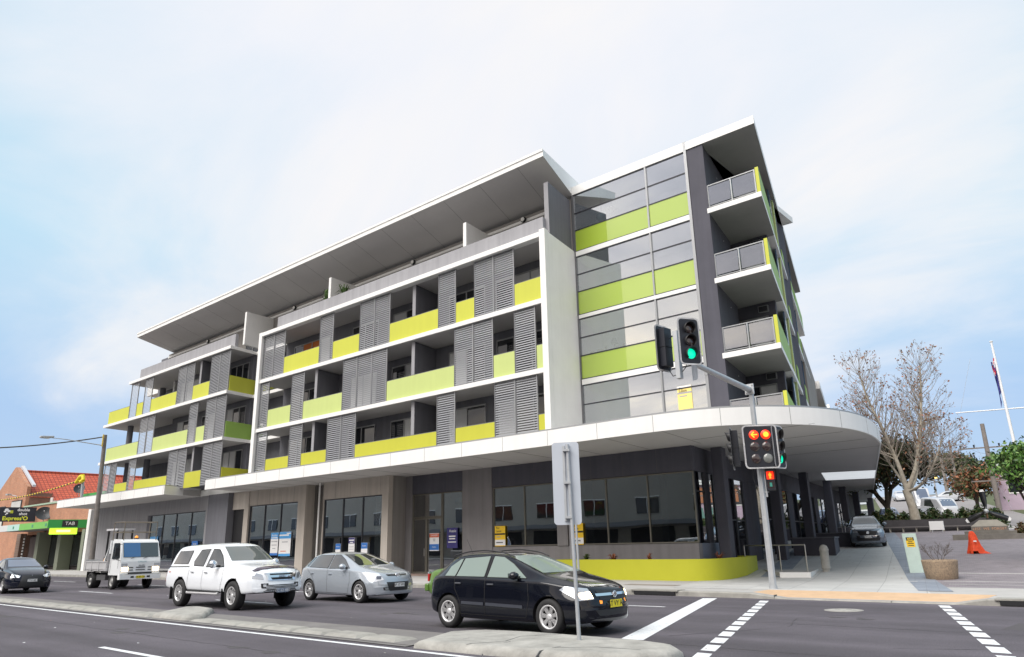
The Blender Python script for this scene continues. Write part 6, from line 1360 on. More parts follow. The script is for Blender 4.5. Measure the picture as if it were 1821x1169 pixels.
# ---- white tipper truck
tr = thing('tipper_truck', 'white cab-over tipper truck with lit headlamps and an amber beacon behind the white ute', 'truck', (-40.15, 15.35, 0), R(-2)); tr['_base'] = (0, 0, 0)
TW = mat('truck_paint_white', (0.80, 0.82, 0.83), 0.3, coat=0.7, var=0.06, vscale=2); TG = mat('truck_tray_grey', (0.50, 0.50, 0.51), 0.55, var=0.2, vscale=2)
hw = 0.86
def cabring(x, zlo, zhi, w): return [(x, -w, zlo), (x, w, zlo), (x, w * 0.97, zhi), (x, -w * 0.97, zhi)]
m = M()
prof = [(3.05, 0.62), (4.38, 0.62), (4.45, 0.75), (4.44, 1.20), (4.40, 1.32), (4.12, 2.06), (3.95, 2.17), (3.1, 2.20), (3.02, 2.12)]
vs = []; n = len(prof)
for sgn in (-1, 1):
    for x, z in prof:
        k = 1.0 if z < 1.3 else 1.0 - (z - 1.3) * 0.08
        vs.append((x, sgn * hw * k, z))
m.add(vs, [(i, (i + 1) % n, n + (i + 1) % n, n + i) for i in range(n)], TW); m.add(vs, [tuple(range(n - 1, -1, -1)), tuple(range(n, 2 * n))], TW)
m.build('cab', tr, world=False, bevel=0.06, seg=3)
cb = bpy.context.view_layer; 
def tpart(m, name, bevel=0.0, parent=None): return m.build(name, parent or tr, world=False, bevel=bevel)
sl = Vector((4.12 - 4.40, 0, 2.06 - 1.32)).normalized(); nrm = Vector((sl.z, 0, -sl.x))
m = M(); cc = Vector((4.26, 0, 1.70)) + nrm * 0.012; m.obox(cc, sl * 0.335, (0, 0.765, 0), nrm * 0.006, CGL); m.obox(cc + Vector((0, -0.38, 0)) + nrm * 0.007, sl * 0.325, (0, 0.36, 0), nrm * 0.001, mat('windscreen_sky', (0.03, 0.12, 0.30), 0.05, coat=1)); tpart(m, 'windscreen', 0.004)
for sg in (-1, 1):
    m = M(); y = sg * 0.862
    m.add([(3.28, y, 1.32), (3.98, y, 1.32), (4.22, y, 1.38), (3.96, y * 0.965, 2.02), (3.28, y * 0.965, 2.02)], [(0, 1, 2, 3, 4), (4, 3, 2, 1, 0)], CGL); tpart(m, 'side_window')
    m = M(); m.box(3.2, 3.215, min(y, y + sg * 0.004), max(y, y + sg * 0.004), 0.7, 2.05, SEAM); m.box(4.10, 4.115, min(y, y + sg * 0.004), max(y, y + sg * 0.004), 0.9, 1.34, SEAM); tpart(m, 'door_seam')
    m = M(); m.path([(4.30, sg * 0.84, 1.95), (4.42, sg * 1.05, 1.95), (4.42, sg * 1.06, 1.30), (4.3, sg * 0.86, 1.25)], 0.013, BLACK, 6); m.obox((4.42, sg * 1.06, 1.62), (0.035, 0, 0), (0, 0.09, 0), (0, 0, 0.18), BLACK); tpart(m, 'wing_mirror', 0.01)
    m = M(); m.box(4.452, 4.47, min(sg * 0.55, sg * 0.80), max(sg * 0.55, sg * 0.80), 0.80, 0.95, HEADON); m.box(4.447, 4.462, min(sg * 0.58, sg * 0.83), max(sg * 0.58, sg * 0.83), 0.97, 1.12, HEAD); tpart(m, 'headlamp', 0.01)
m = M(); m.box(4.30, 4.55, -0.90, 0.90, 0.44, 0.64, TW); tpart(m, 'bumper', 0.03)
m = M()
for y in (-0.42, 0.28): m.box(4.551, 4.556, y, y + 0.14, 0.50, 0.58, BLACK)
m.box(4.452, 4.462, -0.52, 0.52, 0.67, 0.73, BLACK)
for z in (0.82, 0.93):
    for a, b in ((-0.50, -0.32), (-0.2, 0.2), (0.32, 0.5)): m.box(4.453, 4.464, a, b, z, z + 0.035, BLACK)
tpart(m, 'grille')
m = M(); m.box(4.557, 4.562, -0.18, 0.18, 0.48, 0.59, PLY); o = tpart(m, 'number_plate'); t_ = text('AB 83 DN', 0.10, TXK, o, (0, 0, 0), (R(90), 0, R(90)), ext=0.001); t_.location = (4.564, 0, 0.535)
t_ = text('ISUZU', 0.10, mat('badge_dark', (0.08, 0.09, 0.1), 0.4), tr, (0, 0, 0), (R(90), 0, R(90)), name='badge', ext=0.003); t_.location = (4.456, 0.05, 1.02)
t_ = text('CIVILOG', 0.10, mat('lettering_teal', (0.25, 0.42, 0.45), 0.5), tr, (0, 0, 0), (R(90), 0, R(90)), name='lettering', ext=0.002); t_.location = (4.452, 0.05, 1.19)
m = M(); m.box(3.5, 3.66, -0.08, 0.08, 2.20, 2.24, BLACK); m.ball((3.58, 0, 2.27), 0.075, AMB, 12); tpart(m, 'beacon')
m = M()
for a, b in ((-0.45, -0.15), (0.1, 0.4)): m.tube((4.43, a, 1.33), (4.36, b, 1.45), 0.009, 0.009, BLACK, 5)
tpart(m, 'wiper')
m = M(); m.box(0.15, 4.2, -0.36, 0.36, 0.52, 0.68, DKTRIM); m.box(1.3, 2.4, -0.75, -0.40, 0.38, 0.62, mat('chassis_box', (0.08, 0.08, 0.085), 0.7)); m.box(1.5, 2.2, 0.4, 0.75, 0.38, 0.62, MATS['chassis_box']); tpart(m, 'chassis', 0.01)
m = M()
m.box(0.0, 2.85, -0.88, 0.88, 0.80, 0.86, TG); m.box(0.0, 2.85, -0.90, -0.86, 0.862, 1.22, TG); m.box(0.0, 2.85, 0.86, 0.90, 0.862, 1.22, TG); m.box(-0.04, 0.0, -0.90, 0.90, 0.80, 1.30, TG); m.box(2.85, 2.89, -0.90, 0.90, 0.80, 1.55, TG)
for x in (0.1, 0.9, 1.85, 2.78): m.box(x, x + 0.06, -0.925, -0.90, 0.80, 1.22, TG)
m.box(0.0, 2.85, -0.925, -0.901, 1.18, 1.235, TG); tpart(m, 'tray', 0.006)
m = M()   # sloping headboard guard
m.hexa([(2.3, -0.87, 1.23), (2.42, -0.87, 1.23), (2.42, 0.87, 1.23), (2.3, 0.87, 1.23)], [(2.85, -0.85, 2.05), (2.9, -0.85, 2.15), (2.9, -0.78, 2.15), (2.85, -0.78, 2.05)], TW)
m.box(2.86, 2.98, -0.86, 0.86, 1.556, 2.14, TW); tpart(m, 'headboard', 0.01)
m = M(); m.obox((2.5, -0.55, 1.35), (0.10, 0, 0), (0, 0.12, 0), (0, 0, 0.25), BLACK); m.tube((2.45, -0.7, 1.3), (2.8, -0.3, 1.9), 0.03, 0.03, BLACK, 8); m.tube((2.4, 0.1, 1.3), (2.8, -0.5, 1.7), 0.025, 0.025, mat('red_brown_hose', (0.15, 0.06, 0.06), 0.6), 8); tpart(m, 'tool_rack')
m = M()   # ladder rack above the cab
for x, y in ((2.95, -0.80), (2.95, 0.80), (4.0, -0.72), (4.0, 0.72)): m.tube((x, y, 2.05), (x, y, 2.95), 0.022, 0.022, mat('rack_bronze', (0.22, 0.19, 0.15), 0.5, metal=0.4), 8)
for z in (2.5, 2.95):
    for a, b in (((2.95, -0.8, z), (2.95, 0.8, z)), ((4.0, -0.72, z), (4.0, 0.72, z)), ((2.95, -0.8, z), (4.0, -0.72, z)), ((2.95, 0.8, z), (4.0, 0.72, z))): m.tube(a, b, 0.018, 0.018, MATS['rack_bronze'], 6)
tpart(m, 'cage_rack')
for (x, w_) in ((0.72, 0.40), (3.45, 0.2)):
    for sg in (-1, 1):
        t = M(); rr = 0.36; y = sg * (0.84 - w_ / 2)
        t.lathe([(0.22, -w_ / 2 + 0.02), (0.24, -w_ / 2), (rr - 0.03, -w_ / 2), (rr, -w_ / 2 + 0.03), (rr, w_ / 2 - 0.03), (rr - 0.03, w_ / 2), (0.24, w_ / 2), (0.22, w_ / 2 - 0.02)], TYRE, 36, 'y', caps=False); t.v = [(a + x, b + y, cz + rr) for a, b, cz in t.v]; o = tpart(t, 'wheel')
        q = M(); f = sg * (w_ / 2 - 0.02); q.lathe([(0.225, f), (0.21, f - sg * (0.02 if x > 2 else 0.12)), (0.12, f - sg * (0.05 if x > 2 else 0.13)), (0.10, f + sg * 0.0), (0.004, f + sg * 0.0)], mat('truck_rim', (0.42, 0.42, 0.41), 0.5, metal=0.4, var=0.3, vscale=8), 28, 'y', caps=False); q.v = [(a + x, b + y, cz + rr) for a, b, cz in q.v]; tpart(q, 'rim', parent=o)
m = M()
for sg in (-1, 1): m.obox((0.28, sg * 0.66, 0.52), (0.01, 0, 0), (0, 0.2, 0), (0, 0, 0.24), DKTRIM); m.obox((0.72, sg * 0.66, 0.76), (0.42, 0, 0), (0, 0.2, 0), (0, 0, 0.015), TG)
tpart(m, 'mudguard', 0.01)
# forklift-like cabin and water cooler carried behind, orange drum in the tray
od = M(); ox = Vector((-39.9 + 1.0, 15.0, 0)); od.lathe([(0.16, 0.862), (0.17, 1.2), (0.12, 1.36), (0.05, 1.42)], mat('orange_plastic', (0.85, 0.33, 0.02), 0.5), 18, c=(-38.4, 14.75, 0)); od.ball((-38.4, 14.75, 1.5), 0.1, BLACK, 10, sz=1.0)
tag(od.build('water_drum'), 'orange drum with a black cap standing in the truck tray', 'drum')
# dark utility cabin parked behind the truck on the far kerb
kc = thing('machine_cabin', 'dark machine cabin with a pale roof standing behind the truck cab', 'machine cabin', (-56.3, 22.3, 0.15)); kc['_base'] = (0, 0, 0)
m = M(); m.box(-0.9, 0.9, -0.6, 0.6, 0.45, 1.2, mat('machine_grey', (0.06, 0.065, 0.07), 0.6)); m.build('base', kc, world=False, bevel=0.05)
m = M()
for x in (-0.75, 0.75):
    for y in (-0.5, 0.5): m.box(x - 0.05, x + 0.05, y - 0.05, y + 0.05, 1.2, 2.95, BLACK)
m.build('cabin_frame', kc, world=False); m = M(); m.box(-0.95, 0.95, -0.62, 0.62, 2.95, 3.08, mat('machine_roof', (0.5, 0.5, 0.52), 0.5)); m.build('roof', kc, world=False, bevel=0.04)
m = M(); m.box(-0.3, 0.3, -0.25, 0.25, 1.3, 1.9, mat('seat_blue', (0.05, 0.2, 0.35), 0.6)); m.build('seat', kc, world=False, bevel=0.05)
m = M()
for y in (-0.5, 0.5): m.obox((0, y, 0.25), (0.95, 0, 0), (0, 0.16, 0), (0, 0, 0.24), TYRE)
m.build('track', kc, world=False, bevel=0.1, seg=3)

# ---- distant cars and trucks up the side street
def far_car(name, label, cat, x, y, rz, paint, L=4.5, H=1.45, van=False, group='vehicles far up the side street'):
    T = hatch_T(L, H, 1.78, hood=0.98, cowl=L * 0.73, roofA=L * 0.52, belt=0.96, tail=1.05) if not van else dict(
        zc=[(0, 1.0), (0.05, H - 0.1), (0.3, H), (L - 1.5, H), (L - 1.2, H - 0.1), (L - 0.45, 1.35), (L - 0.15, 1.2), (L, 0.7)], zb=[(0, 0.9), (0.1, 1.15), (L - 0.6, 1.12), (L, 0.62)], zr=[(0, 0.95), (0.06, H - 0.2), (0.3, H - 0.1), (L - 1.4, H - 0.1), (L - 1.1, H - 0.2), (L - 0.45, 1.28), (L, 0.66)],
        wb=[(0, 0.85), (L, 0.8)], wm=[(0, 0.88), (L, 0.82)], wr=[(0, 0.78), (L - 1.2, 0.76), (L, 0.62)], zs=[(0, 0.3), (L, 0.3)])
    c = Car(name, label, cat, (x, y, gz(x, y)), rz, paint, L, T, group=group, wheels=((0.85, 0.31), (L - 0.9, 0.31)), arch=0.05)
    c.wheels4(0.85, L - 0.9, 0.76, 0.31, 0.2, 0.2, 5, 0.04)
    zt = 1.1 if not van else 1.3
    c.patch([(L + 1, -0.6, zt + 0.02), (L + 1, 0.6, zt + 0.02), (L + 1, 0.5, H - 0.12), (L + 1, -0.5, H - 0.12)], (-1, 0, 0), MATS['car_glass_sky'], 'windscreen', step=0.2)
    sidewins(c, [[(0.9, zt - 0.08), (1.1, H - 0.17), (L * 0.5, H - 0.14), (L * 0.64, zt - 0.08)]])
    c.patch([(L, -0.8, 0.76), (L, -0.5, 0.74), (L, -0.5, 0.62), (L, -0.8, 0.64)], (-0.85, 0.5, 0), HEAD, 'headlamp', both=True, step=0.1)
    s_ = atan2(gz(x, y + 1) - gz(x, y - 1), 2); c.root.rotation_euler = (0, s_, rz)
    return c
# ------------------------------------------------------------------ traffic signals
GREENL = mat('signal_green_lit', (0.0, 0.55, 0.35), 0.3, emit=(0.0, 0.75, 0.42), estr=0.85)
REDON = mat('signal_red_lit', (0.9, 0.05, 0.01), 0.3, emit=(1.0, 0.02, 0.003), estr=1.3)
YELON = mat('signal_core_lit', (1.0, 0.5, 0.05), 0.3, emit=(1.0, 0.22, 0.01), estr=1.6)
LENS = mat('signal_lens_dark', (0.035, 0.02, 0.02), 0.15, coat=1); LENSG = mat('signal_lens_grey', (0.18, 0.19, 0.18), 0.25, coat=1)
SIGB = mat('signal_black', (0.012, 0.014, 0.022), 0.45); SIGW = mat('signal_white_border', (0.85, 0.85, 0.86), 0.5); SIGN_G = mat('sign_grey_back', (0.50, 0.54, 0.60), 0.5, metal=0.2, var=0.05)
ts = thing('traffic_light', 'galvanised traffic light pole with a mast arm over the road and a red left arrow', 'traffic light', (-9.46, 22.82, 0.15))
m = M(); m.lathe([(0.11, 0.15), (0.108, 1.4), (0.085, 6.38), (0.0, 6.42)], GALV, 8, c=(-9.46, 22.82, 0), smooth=False); m.lathe([(0.13, 0.15), (0.13, 0.24)], GALV, 8, c=(-9.46, 22.82, 0)); m.build('pole', ts)
def rrect(w, h, r, n=5):
    p = []
    for cx, cy, a0 in ((w / 2 - r, h / 2 - r, 0), (-w / 2 + r, h / 2 - r, 90), (-w / 2 + r, -h / 2 + r, 180), (w / 2 - r, -h / 2 + r, 270)):
        for i in range(n + 1):
            a = R(a0 + 90 * i / n); p.append((cx + r * cos(a), cy + r * sin(a)))
    return p
def plate_(m, c, u, nrm, poly, th, mt, d=0.0):
    """flat plate: poly in (u, z) about c, facing nrm"""
    c = Vector(c); u = Vector(u).normalized(); nrm = Vector(nrm).normalized(); n = len(poly)
    f = [c + u * a + Vector((0, 0, b)) + nrm * (d + th) for a, b in poly]; k = [c + u * a + Vector((0, 0, b)) + nrm * d for a, b in poly]
    m.add(f + k, [tuple(range(n)), tuple(range(2 * n - 1, n - 1, -1))] + [(i, n + i, n + (i + 1) % n, (i + 1) % n) for i in range(n)], mt)
def signal_head(c, az, lit, cols=1, back=(0.62, 1.28), label=None, visor=True, extra=None):
    """c: centre of the target board; az: heading (degrees) the lamps face; lit: rows of (material) per column"""
    a = R(az); nr = Vector((cos(a), sin(a), 0)); u = Vector((-sin(a), cos(a), 0)); c = Vector(c)
    root = bpy.data.objects.new('signal_head', None); COL.objects.link(root); root.parent = ts; root['_base'] = tuple(ts['_base'])
    if label: root['label'] = label
    m = M(); plate_(m, c, u, nr, rrect(back[0], back[1], 0.13), 0.012, SIGB); m.build('target_board', root)
    m = M(); o_ = rrect(back[0] + 0.004, back[1] + 0.004, 0.132); i_ = rrect(back[0] - 0.085, back[1] - 0.085, 0.095); n = len(o_)
    for d in (0.0135, -0.0015):
        vs = [c + u * p + Vector((0, 0, q)) + nr * d for p, q in o_] + [c + u * p + Vector((0, 0, q)) + nr * d for p, q in i_]
        m.add(vs, [(i, (i + 1) % n, n + (i + 1) % n, n + i) for i in range(n)] + [(n + i, n + (i + 1) % n, (i + 1) % n, i) for i in range(n)], SIGW)
    m.build('white_border', root)
    wd = 0.36
    m = M(); m.obox(c - nr * 0.10, u * (wd * cols / 2 - 0.01), nr * 0.10, (0, 0, 0.57), SIGB)
    for z in (-0.185, 0.185): m.obox(c - nr * 0.11, u * (wd * cols / 2), nr * 0.105, (0, 0, 0.006), BLACK)
    m.build('housing', root, bevel=0.015)
    for ci in range(cols):
        for r_ in range(3):
            p = c + u * ((ci - (cols - 1) / 2) * wd * -1) + Vector((0, 0, 0.37 - 0.37 * r_)); mt = lit[ci][r_]
            if mt is None: continue
            q = M(); vs = []; n = 20
            for k, (rr, dd) in enumerate(((0.148, 0.016), (0.14, 0.03), (0.08, 0.05), (0.0, 0.056))):
                for i in range(n):
                    b = 2 * pi * i / n; vs.append(p + u * rr * cos(b) + Vector((0, 0, rr * sin(b))) + nr * dd)
            q.add(vs, [(k * n + i, k * n + (i + 1) % n, (k + 1) * n + (i + 1) % n, (k + 1) * n + i) for k in range(3) for i in range(n)], mt, True); q.build('lens', root)
            if visor:
                q = M(); vs = []; k_ = 18
                for i in range(k_ + 1):
                    b = R(-50 + 280 * i / k_); ln = 0.20 - 0.10 * abs(i / k_ - 0.5) * 2
                    for rr in (0.162, 0.154):
                        e = u * rr * cos(b) + Vector((0, 0, rr * sin(b)))
                        vs += [p + e + nr * 0.012, p + e * 1.04 + nr * ln]
                fs = [(4 * i, 4 * i + 4, 4 * i + 5, 4 * i + 1) for i in range(k_)] + [(4 * i + 2, 4 * i + 3, 4 * i + 7, 4 * i + 6) for i in range(k_)] + [(4 * i + 1, 4 * i + 5, 4 * i + 7, 4 * i + 3) for i in range(k_)]
                q.add(vs, fs, BLACK, True); q.build('visor', root)
    return root, c, u, nr
# main board facing the camera road users: red left arrow and red bicycle-like full lamp
hd, c, u, nr = signal_head((-9.20, 22.48, 4.38), -55, ((REDON, LENS, LENSG), (REDON, LENS, LENS)), cols=2, back=(1.06, 1.36), visor=False, label='double board with a lit red left arrow and a lit red lamp')
q = M(); L0 = c - u * -0.135 * -1 * -1 + Vector((0, 0, 0.305)) + nr * 0.055
pc = c - u * 0.135 * -1 * -1 + Vector((0, 0, 0.305)) + nr * 0.056
rt = Vector((0, 0, 1)).cross(nr).normalized()            # to the viewer's right when looking at the board
pl_ = c - rt * 0.18 + Vector((0, 0, 0.37)) + nr * 0.062; prr = c + rt * 0.18 + Vector((0, 0, 0.37)) + nr * 0.058
q = M(); q.obox(pl_ + rt * 0.012, rt * 0.085, nr * 0.003, (0, 0, 0.018), YELON)
for s_ in (-1, 1): q.obox(pl_ - rt * 0.045 + Vector((0, 0, 0.042 * s_)), (rt + Vector((0, 0, s_ * 1.05))).normalized() * 0.068, nr * 0.003, (rt * -1.05 + Vector((0, 0, s_))).normalized() * 0.018, YELON)
q.build('arrow', hd)
q = M(); n = 18; vs = [prr + rt * 0.085 * cos(2 * pi * i / n) + Vector((0, 0, 0.085 * sin(2 * pi * i / n))) + nr * 0.002 for i in range(n)]; q.add(vs + [v + nr * 0.002 for v in vs], [tuple(range(n)), tuple(range(2 * n - 1, n - 1, -1))], YELON); q.build('lamp_core', hd)
signal_head((-8.84, 22.98, 4.38), -8, ((LENS, LENS, GREENL),), back=(0.68, 1.36), label='green lit head turned along the road, behind the double board')
signal_head((-10.20, 22.60, 4.42), 200, ((LENS, LENS, LENS),), back=(0.66, 1.36), label='head seen edge on, left of the pole')
m = M()
for a, b in (((-9.46, 22.8, 4.9), (-9.86, 22.75, 4.95)), ((-9.46, 22.8, 3.9), (-9.86, 22.75, 3.85)), ((-9.4, 22.8, 4.9), (-9.25, 22.66, 4.9)), ((-9.4, 22.8, 3.95), (-9.25, 22.66, 3.95)), ((-9.4, 22.8, 3.95), (-9.06, 22.9, 3.9)), ((-9.4, 22.8, 4.9), (-9.06, 22.9, 4.9))): m.tube(a, b, 0.018, 0.018, GALV, 8)
m.build('bracket', ts)
# pedestrian head
pr = bpy.data.objects.new('pedestrian_signal', None); COL.objects.link(pr); pr.parent = ts; pr['_base'] = tuple(ts['_base'])
pc_ = Vector((-9.13, 22.72, 3.36)); a = R(-60); nr = Vector((cos(a), sin(a), 0)); rt = Vector((0, 0, 1)).cross(nr).normalized()
m = M(); m.obox(pc_, rt * 0.135, nr * 0.09, (0, 0, 0.32), SIGB); m.build('housing', pr, bevel=0.01)
m = M(); m.obox(pc_ + nr * 0.092 + Vector((0, 0, 0.13)), rt * 0.105, nr * 0.003, (0, 0, 0.115), REDON); m.build('lens', pr)
m = M(); m.obox(pc_ + nr * 0.092 - Vector((0, 0, 0.15)), rt * 0.10, nr * 0.003, (0, 0, 0.10), LENS); m.obox(pc_ + nr * 0.096 - Vector((0, 0, 0.15)), rt * 0.035, nr * 0.002, (0, 0, 0.06), mat('lens_teal', (0.05, 0.28, 0.22), 0.4)); m.build('lens', pr)
m = M(); b0 = pc_ + nr * 0.098 + Vector((0, 0, 0.13))
m.obox(b0 + Vector((0, 0, 0.075)), rt * 0.016, nr * 0.002, (0, 0, 0.016), YELON); m.obox(b0 + Vector((0, 0, 0.02)), rt * 0.028, nr * 0.002, (0, 0, 0.035), YELON)
for s_ in (-1, 1): m.obox(b0 - Vector((0, 0, 0.055)) + rt * 0.014 * s_, rt * 0.010, nr * 0.002, (0, 0, 0.038), YELON); m.obox(b0 + Vector((0, 0, 0.02)) + rt * 0.038 * s_, rt * 0.006, nr * 0.002, (0, 0, 0.03), YELON)
m.build('walking_figure', pr)
m = M()
for s_ in (-1, 1): m.obox(pc_ + nr * 0.16 + Vector((0, 0, 0.13)) + rt * 0.125 * s_, rt * 0.004, nr * 0.075, (0, 0, 0.12), BLACK)
m.obox(pc_ + nr * 0.16 + Vector((0, 0, 0.26)), rt * 0.13, nr * 0.075, (0, 0, 0.004), BLACK); m.build('visor', pr)
m = M(); m.tube((-9.42, 22.8, 3.75), (-9.22, 22.74, 3.75), 0.018, 0.018, GALV, 8); m.tube((-9.42, 22.8, 3.0), (-9.22, 22.74, 3.0), 0.018, 0.018, GALV, 8); m.tube((-9.27, 22.70, 2.85), (-9.27, 22.70, 3.85), 0.03, 0.03, GALV, 8); m.build('bracket', ts)
# mast arm toward the road
m = M(); m.tube((-9.46, 22.78, 6.26), (-9.62, 18.6, 6.62), 0.10, 0.075, GALV, 14); m.obox((-9.46, 22.72, 6.28), (0.15, 0, 0), (0, 0.02, 0), (0, 0, 0.17), GALV)
for sx_ in (-0.10, 0.10):
    for sz in (-0.12, 0.12): m.tube((-9.46 + sx_, 22.70, 6.28 + sz), (-9.46 + sx_, 22.66, 6.28 + sz), 0.02, 0.02, STEEL, 6)
m.build('mast_arm', ts)
m = M(); m.box(-9.77, -9.63, 18.42, 18.60, 6.02, 7.42, GALV); m.build('bracket', ts, bevel=0.006)
signal_head((-9.22, 18.35, 7.0), -34, ((LENS, LENS, GREENL),), back=(0.68, 1.38), label='mast head showing green')
signal_head((-10.12, 18.45, 6.98), 172, ((LENS, LENS, LENS),), back=(0.66, 1.38), label='mast head seen from behind')
m = M(); m.tube((-9.72, 18.5, 7.35), (-10.0, 18.5, 7.2), 0.012, 0.012, BLACK, 6); m.path([(-9.75, 18.5, 6.15), (-9.9, 18.5, 6.12), (-10.05, 18.5, 6.4)], 0.012, BLACK, 6); m.path([(-9.6, 18.5, 6.2), (-9.45, 18.45, 6.3), (-9.35, 18.4, 6.5)], 0.012, BLACK, 6)
m.path([(-9.62, 22.8, 3.9), (-9.7, 22.8, 3.5), (-9.62, 22.8, 3.2), (-9.56, 22.8, 2.9)], 0.010, BLACK, 5); m.build('cable', ts)
m = M(); plate_(m, (-9.42, 18.9, 6.25), (0.8, -0.6, 0), (0.6, 0.8, 0), rrect(0.34, 0.5, 0.05), 0.004, SIGN_G); m.obox((-9.42, 18.92, 6.3), (0.03, 0, 0), (0, 0.02, 0), (0, 0, 0.3), SIGN_G); m.build('small_sign', ts)

# ------------------------------------------------------------------ median sign seen from behind
rs_ = thing('road_sign', 'tall grey back of a road sign on a thin post standing in the median', 'road sign', (-7.38, 10.02, 0.12))
m = M(); m.tube((-7.38, 10.02, 0.1), (-7.46, 10.02, 3.20), 0.032, 0.030, GALV, 12)
m.build('post', rs_)
a = R(205); 
m = M(); plate_(m, (-7.47, 9.955, 2.56), (0.86, 0.50, 0), (0.50, -0.86, 0), rrect(0.46, 1.36, 0.06), 0.003, SIGN_G, d=-0.09); m.build('sign_panel', rs_)
m = M(); nv = Vector((0.50, -0.86, 0)); uv = Vector((0.86, 0.50, 0))
m.obox(Vector((-7.47, 9.955, 2.56)) - uv * 0.03 + nv * -0.075, uv * 0.02, nv * 0.012, (0, 0, 0.62), GALV)
for z in (2.0, 2.56, 3.1): m.obox(Vector((-7.46, 9.98, z)) + nv * -0.03, uv * 0.06, nv * 0.05, (0, 0, 0.02), GALV)
m.build('bracket', rs_)
p2 = M(); p2.tube((-15.72, 21.5, 0.15), (-15.78, 21.5, 2.9), 0.04, 0.04, GALV, 10); p2.lathe([(0.07, 0.15), (0.07, 0.2)], GALV, 12, c=(-15.72, 21.5, 0)); tag(p2.build('sign_post'), 'plain thin white post on the footpath behind the grey median sign', 'post')

# ------------------------------------------------------------------ footpath furniture
bo = M(); bz = 0.24
bo.lathe([(0.16, bz), (0.16, bz + 0.06), (0.13, bz + 0.10), (0.13, bz + 0.14), (0.175, bz + 0.20), (0.175, bz + 0.24), (0.165, bz + 0.26), (0.165, bz + 0.86), (0.18, bz + 0.88), (0.18, bz + 0.93), (0.165, bz + 0.95), (0.16, bz + 0.99), (0.12, bz + 1.06), (0.05, bz + 1.10), (0.0, bz + 1.105)], mat('bollard_concrete', (0.42, 0.41, 0.38), 0.85, var=0.25, vscale=6, bump=0.3), 24, c=(-10.72, 31.3, 0))
tag(bo.build('bollard'), 'round topped grey concrete bollard beside the entry platform', 'bollard')
cb_ = thing('electrical_cabinet', 'narrow pale green cabinet numbered 493 leaning beside the round concrete planter', 'cabinet', (-7.45, 31.1, 0.2))
CABG = mat('cabinet_pale_green', (0.50, 0.62, 0.56), 0.5, var=0.18, vscale=3)
fx = Vector((0.97, 0.24, 0)); fy = Vector((-0.24, 0.97, 0)); cc = Vector((-7.45, 31.15, 0.98))
lean = Vector((-0.05, 0, 1)).normalized()
m = M(); m.obox(cc, fx * 0.235, fy * 0.11, lean * 0.72, CABG); m.build('housing', cb_, bevel=0.012)
m = M(); m.obox(cc - fy * 0.1125, fx * 0.21, fy * 0.002, lean * 0.69, mat('cabinet_door_green', (0.54, 0.66, 0.60), 0.45, var=0.12, vscale=4)); m.build('door', cb_)
m = M(); s0 = cc - fy * 0.117 + lean * 0.42; m.obox(s0 + lean * 0.10, fx * 0.13, fy * 0.001, lean * 0.06, TXK); m.obox(s0 - lean * 0.07, fx * 0.14, fy * 0.0015, lean * 0.115, PY); lb_ = m.build('label_plate', cb_)
t_ = text('493', 0.13, PY, cb_, s0 + lean * 0.10 - fy * 0.003, (R(90), R(-2), atan2(fx.y, fx.x)), ext=0.001, bold=0.002)
m = M()
for dz, hl in ((-0.0, 0.07), (-0.06, 0.10), (-0.13, 0.09)): m.obox(s0 + lean * dz - fy * 0.003, fx * hl, fy * 0.001, lean * 0.013, TXK)
m.build('print_line', cb_)
m = M(); m.box(-7.85, -7.0, 30.9, 31.45, 0.1, 0.26, CONC); m.build('plinth', cb_, bevel=0.03)
pt = thing('concrete_planter', 'round brown exposed aggregate planter pot with a bare twiggy shrub, beside the green cabinet', 'planter', (-6.22, 29.25, 0.18))
m = M(); m.lathe([(0.46, 0.18), (0.485, 0.22), (0.52, 0.5), (0.545, 0.74), (0.55, 0.80), (0.50, 0.81), (0.48, 0.76), (0.0, 0.74)], mat('pebble_concrete', (0.40, 0.30, 0.20), 0.9, var=0.5, vscale=18, bump=0.8, bscale=60, col2=(0.20, 0.15, 0.11)), 36, c=(-6.22, 29.25, 0)); m.build('pot', pt)
m = M(); m.lathe([(0.475, 0.765), (0.0, 0.78)], mat('planter_soil', (0.06, 0.045, 0.035), 0.95), 24, c=(-6.22, 29.25, 0), caps=False); m.build('soil', pt)
TW_ = mat('dry_twig', (0.14, 0.11, 0.09), 0.9, var=0.3, vscale=8)
def twigs(m, p, d, l, r, dep, rg, mt, spread=0.5, tips=None, up=0.12):
    q = p + d * l; m.tube(p, q, r, r * 0.7, mt, 5 if r > 0.02 else 4 if r > 0.008 else 3, caps=False)
    if dep == 0:
        if tips is not None: tips.append(q)
        return
    for i in range(rg.choice((2, 3)) if dep > 1 else 3):
        e = (d + Vector((rg.uniform(-1, 1), rg.uniform(-1, 1), rg.uniform(-0.6, 1))) * spread + Vector((0, 0, up))).normalized()
        twigs(m, q, e, l * rg.uniform(0.6, 0.9), r * 0.68, dep - 1, rg, mt, spread, tips, up)
rg = random.Random(21); m = M(); tips = []
for i in range(6):
    a = rg.random() * 6.28; twigs(m, Vector((-6.22 + 0.15 * cos(a), 29.25 + 0.15 * sin(a), 0.76)), Vector((cos(a) * 0.7, sin(a) * 0.7, 0.9)).normalized(), 0.2, 0.011, 4, rg, TW_, 0.65, tips, 0.0)
m.build('shrub', pt)
